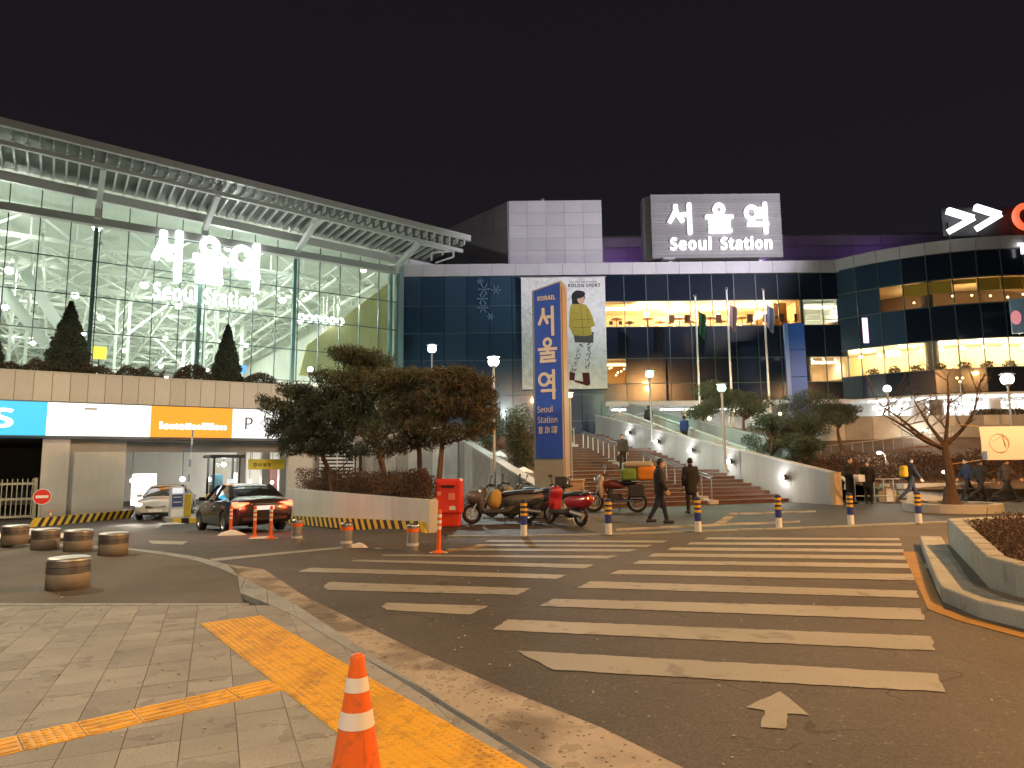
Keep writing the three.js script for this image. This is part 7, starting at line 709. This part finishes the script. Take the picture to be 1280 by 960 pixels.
// ---------------------------------------------------------------- scooters and motorcycle
function bikeWheel(parent, z, r, spokes, w = 0.06) { const g = new THREE.Group(); g.name = 'wheel'; parent.add(g); g.position.set(0, r, z); part('tyre', torus(r - w * 0.75, w * 0.75, 0, 0, 0, 'x', 30), mRubber, g); part('rim', [torus(r - w * 1.7, 0.018, 0, 0, 0, 'x', 30), cyl(0.045, 0.045, 0.14, 0, 0, 0, 14).rotateZ(Math.PI / 2), ...Array.from({ length: spokes }, (_, i) => box(spokes > 8 ? 0.012 : 0.03, r - w * 1.7, spokes > 8 ? 0.012 : 0.04, 0, (r - w * 1.7) / 2, 0).rotateX(i * 6.2832 / spokes))], mGalv, g); return g; }
function scooter(label, pos, yaw, body, trim, o2 = {}) {
  const o = thing('scooter', label, 'scooter', pos, yaw), L = o2.big ? 1.16 : 1, mb = new THREE.MeshPhysicalMaterial({ color: rgb(...body), roughness: 0.4, clearcoat: 0.7 }), mt = mat(...trim, 0.6); bikeWheel(o, 0.68 * L, 0.27, 5, 0.065); bikeWheel(o, -0.64 * L, 0.26, 5, 0.07);
  part('rear_body', nets(blend([ell(V(0, 0.62, -0.5 * L), V(0.2, 0.19, 0.5 * L)), cap(V(0, 0.72, -0.95 * L), V(0, 0.6, -0.3), 0.1, 0.17)], 0.1), [-0.4, 0.2, -1.4], [0.4, 1.1, 0.3], 0.028), mb, o); part('floor', nets(blend([rb(V(0, 0.33, 0.12), V(0.19, 0.07, 0.34 * L), 0.05), cap(V(0, 0.34, -0.2), V(0, 0.5, -0.45), 0.15, 0.16)], 0.08), [-0.4, 0.1, -0.8], [0.4, 0.8, 0.7], 0.028), mt, o);
  part('front_apron', nets(blend([ell(V(0, 0.6, 0.46 * L), V(0.22, 0.34, 0.09)), ell(V(0, 0.86, 0.42 * L), V(0.19, 0.15, 0.13)), ...(o2.big ? [ell(V(0, 0.72, 0.62 * L), V(0.2, 0.2, 0.24))] : [])], 0.08), [-0.4, 0.15, 0.1], [0.4, 1.2, 1.2], 0.026), mb, o); part('front_fender', nets(cut(ell(V(0, 0.36, 0.68 * L), V(0.1, 0.24, 0.3)), ell(V(0, 0.27, 0.68 * L), V(0.4, 0.28, 0.31))), [-0.2, 0.1, 0.2], [0.2, 0.75, 1.2], 0.022), mb, o);
  part('seat', nets(blend([ell(V(0, 0.82, -0.62 * L), V(0.16, 0.09, 0.36 * L)), ell(V(0, 0.78, -0.2), V(0.15, 0.08, 0.26))], 0.1), [-0.3, 0.6, -1.3], [0.3, 1.0, 0.2], 0.025), mBlack, o); part('fork', [rod(V(0.08, 0.28, 0.68 * L), V(0.06, 0.75, 0.5 * L), 0.028), rod(V(-0.08, 0.28, 0.68 * L), V(-0.06, 0.75, 0.5 * L), 0.028)], mGalv, o);
  part('handlebar', tube([V(-0.36, 1.02, 0.2), V(-0.2, 1.05, 0.32), V(0, 0.98, 0.38), V(0.2, 1.05, 0.32), V(0.36, 1.02, 0.2)], 0.02), mBlack, o); for (const s of [-1, 1]) { part('grip', rod(V(s * 0.26, 1.045, 0.28), V(s * 0.38, 1.015, 0.19), 0.027), mRubber, o); part('mirror', [rod(V(s * 0.24, 1.05, 0.3), V(s * 0.32, 1.24, 0.28), 0.01), ell2(V(s * 0.34, 1.27, 0.27), V(0.075, 0.045, 0.02))], s > 0 ? mBlack : mChrome, o); }
  part('head_lamp', nets(ell(V(0, 0.82, 0.56 * L + (o2.big ? 0.14 : 0)), V(0.11, 0.075, 0.06)), [-0.2, 0.65, 0.3], [0.2, 1, 1], 0.018), mChrome, o); part('tail_lamp', rbox(0.2, 0.07, 0.05, 0.02, 0, 0.72, -1.0 * L), o2.tail ? glow(1, 0.35, 0.05, 3, 0.3) : mat(0.4, 0.02, 0.02, 0.3), o); part('exhaust', [cyl(0.06, 0.065, 0.5, 0, 0, 0, 14).rotateX(Math.PI / 2 - 0.15).translate(0.2, 0.32, -0.72 * L)], mGalv, o); part('engine', rbox(0.2, 0.22, 0.5, 0.05, -0.06, 0.33, -0.45), mDark, o); part('stand', [rod(V(-0.1, 0.25, -0.1), V(-0.24, 0.0, -0.16), 0.014)], mGalv, o); part('grab_rail', tube([V(-0.14, 0.8, -0.75 * L), V(-0.12, 0.88, -1.0 * L), V(0.12, 0.88, -1.0 * L), V(0.14, 0.8, -0.75 * L)], 0.015), mChrome, o);
  if (o2.big) { const g = part('windscreen', new THREE.CylinderGeometry(0.3, 0.34, 0.42, 16, 1, true, -0.6, 1.2).scale(0.8, 1, 0.6), mPaneWarm, o); g.position.set(0, 1.14, 0.44); g.rotation.x = -0.3; } if (o2.box) part('top_box', rbox(0.42, 0.34, 0.38, 0.05, 0, 1.06, -0.95), mat(...o2.box, 0.5), o); if (o2.bag) part('foot_bag', nets(blend([ell(V(0, 0.62, 0.18), V(0.24, 0.24, 0.2)), ell(V(0.05, 0.78, 0.12), V(0.16, 0.14, 0.14))], 0.1), [-0.4, 0.3, -0.2], [0.4, 1.1, 0.55], 0.028), mat(...o2.bag, 0.7), o); o.rotation.order = 'YXZ'; o.rotation.z = 0.06; return o;
}
function ell2(c, r) { return new THREE.SphereGeometry(1, 12, 8).scale(r.x, r.y, r.z).translate(c.x, c.y, c.z); }
const facing = (az) => Math.PI - az * Math.PI / 180;
{ const m = (a, b) => { const p = onG((a[0] + b[0]) / 2, (a[1] + b[1]) / 2); return p.setY(0.03); };
  scooter('long grey maxi scooter with a windscreen and yellow bag', m([584, 656], [668, 655]), facing(-97), [0.10, 0.095, 0.09], [0.04, 0.04, 0.04], { big: true, bag: [0.42, 0.28, 0.06] }); scooter('black scooter with a dark top box squeezed in beside the pylon base', m([640, 650], [690, 649]), facing(-70), [0.03, 0.03, 0.032], [0.03, 0.03, 0.03], { box: [0.04, 0.035, 0.035] }); scooter('dark scooter parked behind the long grey one', m([612, 648], [672, 647]), facing(-80), [0.05, 0.05, 0.055], [0.03, 0.03, 0.03], { bag: [0.35, 0.25, 0.08] }); scooter('red scooter with an amber tail lamp facing the pylon sign', m([693, 658], [720, 657]), facing(-34), [0.36, 0.012, 0.03], [0.04, 0.03, 0.03], { tail: true });
  const p = m([748, 641], [792, 642]), o = thing('motorcycle', 'delivery motorcycle loaded with green and orange bundles', 'motorcycle', p, facing(-78)); o.scale.setScalar(1.13); bikeWheel(o, 0.64, 0.3, 16, 0.06); bikeWheel(o, -0.62, 0.3, 16, 0.055); const mr = new THREE.MeshPhysicalMaterial({ color: rgb(0.12, 0.02, 0.02), roughness: 0.4, clearcoat: 0.7 });
  part('tank', nets(blend([ell(V(0, 0.82, 0.1), V(0.15, 0.15, 0.27)), ell(V(0, 0.78, -0.1), V(0.12, 0.1, 0.2))], 0.08), [-0.3, 0.5, -0.5], [0.3, 1.1, 0.5], 0.026), mr, o); part('frame', [rod(V(0, 0.95, 0.42), V(0, 0.4, 0.15), 0.025), rod(V(0, 0.4, 0.15), V(0, 0.36, -0.3), 0.025), rod(V(0, 0.9, 0.38), V(0, 0.72, -0.7), 0.025), rod(V(0.08, 0.3, -0.62), V(0.06, 0.4, -0.2), 0.022), rod(V(-0.08, 0.3, -0.62), V(-0.06, 0.4, -0.2), 0.022)], mBlack, o); part('engine', nets(blend([rb(V(0, 0.42, 0.02), V(0.13, 0.13, 0.2), 0.05), rb(V(0, 0.58, 0.14), V(0.09, 0.12, 0.08), 0.03)], 0.05), [-0.3, 0.2, -0.4], [0.3, 0.85, 0.4], 0.025), mDark, o); part('fork', [rod(V(0.09, 0.3, 0.64), V(0.07, 0.98, 0.42), 0.024), rod(V(-0.09, 0.3, 0.64), V(-0.07, 0.98, 0.42), 0.024)], mChrome, o); part('front_fender', nets(cut(ell(V(0, 0.4, 0.64), V(0.08, 0.27, 0.34)), ell(V(0, 0.3, 0.64), V(0.4, 0.31, 0.35))), [-0.2, 0.1, 0.2], [0.2, 0.8, 1.1], 0.022), mr, o); for (const s of [-1, 1]) part('side_bag', rbox(0.16, 0.36, 0.46, 0.05, s * 0.24, 0.62, -0.62), mDark, o); part('leg_shield', nets(blend([ell(V(0, 0.72, 0.42), V(0.34, 0.34, 0.07)), ell(V(0, 0.95, 0.44), V(0.2, 0.12, 0.12))], 0.06), [-0.4, 0.3, 0.2], [0.4, 1.2, 0.7], 0.025), mat(0.4, 0.3, 0.25, 0.6), o); part('head_lamp', ell2(V(0, 0.96, 0.56), V(0.1, 0.1, 0.07)), mChrome, o); part('handlebar', tube([V(-0.36, 1.08, 0.22), V(-0.2, 1.1, 0.36), V(0, 1.04, 0.42), V(0.2, 1.1, 0.36), V(0.36, 1.08, 0.22)], 0.018), mBlack, o); for (const s of [-1, 1]) part('mirror', [rod(V(s * 0.25, 1.09, 0.32), V(s * 0.34, 1.3, 0.3), 0.01), ell2(V(s * 0.36, 1.33, 0.29), V(0.075, 0.05, 0.02))], mChrome, o); part('seat', nets(ell(V(0, 0.86, -0.32), V(0.14, 0.08, 0.32)), [-0.3, 0.6, -0.8], [0.3, 1.05, 0.2], 0.025), mBlack, o); part('rear_rack', [box(0.42, 0.03, 0.6, 0, 0.9, -0.78), rod(V(0.1, 0.9, -0.9), V(0.06, 0.4, -0.6), 0.015), rod(V(-0.1, 0.9, -0.9), V(-0.06, 0.4, -0.6), 0.015)], mGalv, o); part('rear_fender', nets(cut(ell(V(0, 0.36, -0.62), V(0.09, 0.3, 0.36)), ell(V(0, 0.3, -0.62), V(0.4, 0.32, 0.36))), [-0.2, 0.2, -1.1], [0.2, 0.8, -0.1], 0.022), mr, o); part('exhaust', rod(V(0.16, 0.34, 0.05), V(0.18, 0.36, -0.8), 0.045), mChrome, o); part('stand', rod(V(-0.1, 0.3, -0.05), V(-0.28, 0, -0.08), 0.014), mGalv, o);
  const lump = (c, r, col, name, l) => { const g = nets(blend([rb(c, r, 0.09), ell(V(c.x, c.y + r.y * 0.5, c.z), V(r.x * 0.9, r.y * 0.8, r.z * 0.85))], 0.1), [c.x - r.x - 0.15, c.y - r.y - 0.15, c.z - r.z - 0.15], [c.x + r.x + 0.15, c.y + r.y * 1.6 + 0.15, c.z + r.z + 0.15], 0.028), b = thing(name, l, 'bundle', p.clone(), facing(-78), 'bundles on the motorcycle'); b.scale.setScalar(1.13); part('wrapping', g, mat(...col, 0.75), b); part('strap', [torus(r.y * 1.12, 0.014, c.x, c.y + r.y * 0.1, c.z, 'x', 20).scale(1, 1, 1)], mBlack, b); }; lump(V(0, 1.1, -0.42), V(0.27, 0.18, 0.24), [0.16, 0.28, 0.06], 'cargo_bundle', 'green wrapped bundle strapped behind the motorcycle seat'); lump(V(0, 1.12, -0.92), V(0.3, 0.2, 0.28), [0.62, 0.22, 0.03], 'cargo_bundle', 'orange box bundle on the motorcycle rear rack'); lump(V(0.02, 1.36, -0.68), V(0.27, 0.08, 0.42), [0.38, 0.34, 0.26], 'cargo_bundle', 'grey cloth covering the motorcycle load');
}

// ---------------------------------------------------------------- people
function handGeo(wrist, dir, side) { // palm, four fingers and a thumb, slightly curled, in local axes along dir (down the forearm)
  const f = dir.clone().normalize(), s = V(side, 0, 0).cross(f).normalize(), n = f.clone().cross(s).normalize(), at = (a, b, c) => wrist.clone().addScaledVector(f, a).addScaledVector(s, b).addScaledVector(n, c), fs = [cap(at(0, 0, 0), at(0.05, 0, 0), 0.025, 0.03), cap(at(0.04, -0.02, 0), at(0.085, -0.025, 0), 0.017), cap(at(0.04, 0.02, 0), at(0.085, 0.025, 0), 0.017)];
  [[-0.033, 0.062], [-0.011, 0.074], [0.011, 0.07], [0.032, 0.054]].forEach(([b, L]) => { fs.push(cap(at(0.085, b, 0), at(0.085 + L * 0.5, b * 1.1, 0.008), 0.0095, 0.009), cap(at(0.085 + L * 0.5, b * 1.1, 0.008), at(0.085 + L * 0.9, b * 1.1, 0.03), 0.009, 0.008)); }); fs.push(cap(at(0.02, -0.03, 0.005), at(0.06, -0.055, 0.02), 0.012, 0.01), cap(at(0.06, -0.055, 0.02), at(0.09, -0.055, 0.034), 0.01, 0.009));
  return nets(blend(fs, 0.012), [wrist.x - 0.19, wrist.y - 0.22, wrist.z - 0.19], [wrist.x + 0.19, wrist.y + 0.14, wrist.z + 0.19], 0.0075);
}
const poseCache = new Map();
function poseGeo(k) { // k: stride (radians), arm swing, long coat, bend of elbows, head down
  const key = JSON.stringify(k); if (poseCache.has(key)) return poseCache.get(key);
  const sgn = [-1, 1], J = {}; sgn.forEach((s, i) => { const a = k.stride * (i ? 1 : -1), kn = Math.max(0, -a) * 1.1 + 0.04; const hip = V(s * 0.09, 0.92, 0), knee = hip.clone().add(V(s * 0.01, -Math.cos(a) * 0.43, Math.sin(a) * 0.43)), b = a - kn, ank = knee.clone().add(V(0, -Math.cos(b) * 0.41, Math.sin(b) * 0.41)); const sh = V(s * 0.185, 1.41, 0), aa = -a * k.swing + 0.04, el = sh.clone().add(V(s * 0.05, -Math.cos(aa) * 0.29, Math.sin(aa) * 0.29)), eb = k.elbow[i], ab = aa + eb, wr = el.clone().add(V(-s * 0.02 * (eb > 0.8 ? 4 : 0.3), -Math.cos(ab) * 0.25, Math.sin(ab) * 0.25)); J[i] = { hip, knee, ank, sh, el, wr, toe: ank.clone().add(V(s * 0.02, -0.05, 0.15)), heel: ank.clone().add(V(0, -0.05, -0.05)) }; });
  const low = Math.min(J[0].ank.y, J[1].ank.y) - 0.085, hd = V(0, 1.6, 0.02 + (k.down || 0) * 0.06), F = {};
  const limbs = [0, 1].flatMap((i) => [cap(J[i].hip, J[i].knee, 0.07, 0.05), cap(J[i].knee, J[i].ank, 0.048, 0.035), cap(J[i].sh, J[i].el, 0.045, 0.036), cap(J[i].el, J[i].wr, 0.036, 0.026)]);
  const body = nets(blend([ell(V(0, 1.0, 0), V(0.15, 0.14, 0.1)), ell(V(0, 1.25, 0), V(0.17, 0.22, 0.1)), cap(V(0, 1.42, 0), V(0, 1.54, 0.015), 0.055, 0.05), ...limbs], 0.06), [-0.5, low - 0.05, -0.6], [0.5, 1.62, 0.6], 0.03);
  const head = nets(blend([ell(V(hd.x, hd.y + 0.03, hd.z - 0.01), V(0.078, 0.1, 0.097)), ell(V(0, hd.y - 0.05, hd.z + 0.025), V(0.056, 0.066, 0.066)), cap(V(0, hd.y - 0.1, hd.z - 0.02), V(0, hd.y - 0.03, hd.z - 0.015), 0.05), cap(V(0, hd.y + 0.015, hd.z + 0.088), V(0, hd.y - 0.025, hd.z + 0.105), 0.011, 0.014), ell(V(0.08, hd.y, hd.z), V(0.012, 0.03, 0.018)), ell(V(-0.08, hd.y, hd.z), V(0.012, 0.03, 0.018)), cap(V(-0.02, hd.y - 0.055, hd.z + 0.085), V(0.02, hd.y - 0.055, hd.z + 0.085), 0.009)], 0.025), [-0.13, hd.y - 0.18, hd.z - 0.14], [0.13, hd.y + 0.17, hd.z + 0.16], 0.012);
  F.skin = [body, head, handGeo(J[0].wr, J[0].wr.clone().sub(J[0].el), -1), handGeo(J[1].wr, J[1].wr.clone().sub(J[1].el), 1)];
  F.eyes = [ell2(V(-0.03, hd.y + 0.012, hd.z + 0.085), V(0.011, 0.007, 0.006)), ell2(V(0.03, hd.y + 0.012, hd.z + 0.085), V(0.011, 0.007, 0.006))];
  F.hair = nets(cut(blend([ell(V(0, hd.y + 0.045, hd.z - 0.018), V(0.093, 0.105, 0.105)), ...(k.hairLong ? [ell(V(0, hd.y - 0.04, hd.z - 0.06), V(0.09, 0.12, 0.06))] : [])], 0.03), ell(V(0, hd.y - 0.035, hd.z + 0.09), V(0.085, 0.105, 0.1))), [-0.14, hd.y - 0.2, hd.z - 0.17], [0.14, hd.y + 0.2, hd.z + 0.15], 0.014);
  F.trousers = nets(blend([ell(V(0, 0.97, 0), V(0.165, 0.13, 0.115)), ...[0, 1].flatMap((i) => [cap(J[i].hip, J[i].knee, 0.09, 0.068), cap(J[i].knee, J[i].ank.clone().add(V(0, 0.02, 0)), 0.068, 0.058)])], 0.05), [-0.4, low - 0.02, -0.7], [0.4, 1.15, 0.7], 0.026);
  const hem = k.coat ?? 0.88; F.jacket = nets(blend([cap(V(-0.05, hem + 0.08, 0), V(-0.05, 1.3, 0), k.coat ? 0.14 : 0.125, 0.14), cap(V(0.05, hem + 0.08, 0), V(0.05, 1.3, 0), k.coat ? 0.14 : 0.125, 0.14), ell(V(0, 1.3, 0), V(0.21, 0.16, 0.14)), cap(V(0, 1.42, -0.01), V(0, 1.5, 0.0), 0.085, 0.075), ...[0, 1].flatMap((i) => [cap(J[i].sh, J[i].el, 0.075, 0.062), cap(J[i].el, J[i].wr.clone().lerp(J[i].el, 0.06), 0.062, 0.05)])], 0.06), [-0.5, hem - 0.1, -0.5], [0.5, 1.62, 0.6], 0.024);
  F.shoes = [0, 1].map((i) => nets(blend([cap(J[i].heel, J[i].toe, 0.042, 0.04), cap(J[i].ank, J[i].heel, 0.045, 0.04)], 0.04), [J[i].ank.x - 0.12, J[i].ank.y - 0.14, J[i].ank.z - 0.16], [J[i].ank.x + 0.12, J[i].ank.y + 0.1, J[i].ank.z + 0.26], 0.018)); F.low = Math.min(J[0].heel.y, J[1].heel.y) - 0.042; F.J = J; poseCache.set(key, F); return F;
}
function person(label, feet, yaw, h, pose, cols, extra) {
  const F = poseGeo(pose), o = thing('person', label, 'person', feet, yaw), s = h / 1.74; o.scale.setScalar(s); const in_ = new THREE.Group(); void in_; const dy = -F.low, P = (n, g, m) => { const q = part(n, Array.isArray(g) ? g.map((x) => x.clone()) : g, m, o); q.position.y = dy; return q; };
  P('body', F.skin, mSkin); P('eyes', F.eyes, mBlack); P('hair', F.hair, cols.hair ?? mHair); P('trousers', F.trousers, cols.legs); P('jacket', F.jacket, cols.top); P('shoes', F.shoes, cols.shoes ?? mDark); if (extra) extra(o, F, dy, P); return o;
}
const cl = (r, g, b) => textured(mat(r, g, b, 0.9), tPanel, softBump, 0.01), kBlack = cl(0.02, 0.02, 0.022), kNavy = cl(0.02, 0.025, 0.045), kGrey = cl(0.05, 0.05, 0.055), kBlue = cl(0.03, 0.07, 0.3), kJean = cl(0.04, 0.05, 0.08), kBrown = cl(0.07, 0.05, 0.04);
const STAND = { stride: 0.06, swing: 0.6, elbow: [0.25, 0.2] }, WALK = { stride: 0.36, swing: 0.8, elbow: [0.3, 0.35] }, WALK2 = { stride: 0.5, swing: 0.9, elbow: [0.4, 0.3] }, HOLD = { stride: 0.05, swing: 0.3, elbow: [1.3, 1.3], down: 0.6 }, COAT = { stride: 0.05, swing: 0.4, elbow: [0.3, 0.3], coat: 0.62 }, COATW = { stride: 0.22, swing: 0.6, elbow: [0.35, 0.3], coat: 0.78, down: 0.7 };
const bagAt = (o, P, F, i, w, h, d, m, name = 'bag') => { const q = F.J[i].wr; P(name, [rbox(w, h, d, 0.03, q.x, q.y - 0.2 - h / 2, q.z + 0.02), torus(0.07, 0.008, q.x, q.y - 0.17, q.z + 0.02, 'z', 16)], m); };
const pg = (a, b) => onG(a, b).setY(0.032);
person('man in black coat walking with a dark bag before the stairs', pg(826, 656), facing(100), 1.72, COATW, { top: kBlack, legs: kNavy }, (o, F, d, P) => bagAt(o, P, F, 1, 0.32, 0.28, 0.12, kBrown));
person('man in long black coat standing with his back turned at the stair foot', pg(865, 643), facing(-8), 1.74, COAT, { top: kBlack, legs: kBlack });
{ const t = 6.0; person('person in dark jacket standing on the first stair landing', sP(5.6, 5.5, stairY(5.6)), facing(170), 1.66, STAND, { top: kGrey, legs: kBlack }, (o, F, d, P) => bagAt(o, P, F, 0, 0.24, 0.26, 0.1, kBlack)); void t; }
{ const eY = (t) => clamp((t - 0.5) * 0.262, 0, 3.72) + 0.05, on = (t, w) => sP(t, w, eY(Math.floor((t - 0.5) / 0.36) * 0.36 + 0.5 + 0.36) + 0.002); person('person in dark coat riding near the top of the escalator', on(13.0, 11.3), facing(-19), 1.72, STAND, { top: kBlack, legs: kBlack }, (o, F, d, P) => P('backpack', rbox(0.3, 0.42, 0.18, 0.06, 0, 1.2, -0.2), kGrey)); person('person in blue jacket riding the escalator', on(9.6, 11.5), facing(-19), 1.7, STAND, { top: kBlue, legs: kBlack }); }
person('man in dark jacket holding a white box beside the escalator end', pg(1064, 631), facing(150), 1.76, HOLD, { top: kBlack, legs: kBlack }, (o, F, d, P) => { const q = F.J[0].wr; P('white_box', rbox(0.42, 0.26, 0.2, 0.02, 0.02, q.y - 0.13, q.z + 0.12), mat(0.75, 0.74, 0.72, 0.6)); });
person('person in long black coat beside the man with the white box', pg(1087, 631), facing(215), 1.6, { ...COAT, hairLong: true }, { top: kBlack, legs: kBlack });
person('walker in dark jacket wearing a bright yellow backpack', pg(1141, 629), facing(95), 1.78, WALK, { top: kNavy, legs: kJean }, (o, F, d, P) => { P('backpack', nets(blend([rb(V(0, 1.2, -0.23), V(0.16, 0.22, 0.1), 0.07), rb(V(0, 1.1, -0.32), V(0.11, 0.1, 0.05), 0.04)], 0.04), [-0.25, 0.9, -0.45], [0.25, 1.5, -0.05], 0.02), cl(0.75, 0.42, 0.02)); });
person('walker with a hood and blue jacket behind the bare tree', onG(1212, 627).setY(0.032), facing(-80), 1.72, WALK, { top: cl(0.02, 0.035, 0.09), legs: kBlack });
person('walker in dark clothes leaning into a stride beside the white cloth banner', onG(1228, 628).setY(0.032), facing(80), 1.7, WALK2, { top: kBlack, legs: kBlack });
person('dark clothed walker under the white cloth banner', onG(1261, 629).setY(0.032), facing(95), 1.72, WALK2, { top: kBrown, legs: kBlack });
{ const p = onG(1122, 627), o = thing('hydrant', 'small red fire hydrant before the low stone wall', 'hydrant', p.setY(0.03), 0), m = mat(0.5, 0.03, 0.03, 0.5); part('body', lathe([[0.1, 0], [0.1, 0.05], [0.075, 0.08], [0.075, 0.36], [0.1, 0.38], [0.09, 0.44], [0.04, 0.5], [0.001, 0.51]], 18), m, o); part('outlet', cyl(0.045, 0.045, 0.3, 0, 0, 0, 12).rotateZ(Math.PI / 2).translate(0, 0.28, 0), m, o); const q = onG(1100, 629), f = thing('cart_rack', 'low steel barrier rack behind the two standing people', 'barrier', q.setY(0.03), -0.1); for (let i = 0; i < 6; i++) part('upright', rod(V(-0.9 + i * 0.36, 0, 0), V(-0.9 + i * 0.36, 0.9, 0), 0.02), mGalv, f); part('rail', rod(V(-0.95, 0.9, 0), V(0.95, 0.9, 0), 0.022), mGalv, f); part('rail', rod(V(-0.95, 0.25, 0), V(0.95, 0.25, 0), 0.018), mGalv, f); }

scene.traverse((o) => { if (o.isMesh) { o.castShadow = true; o.receiveShadow = true; } });
renderer.render(scene, camera);
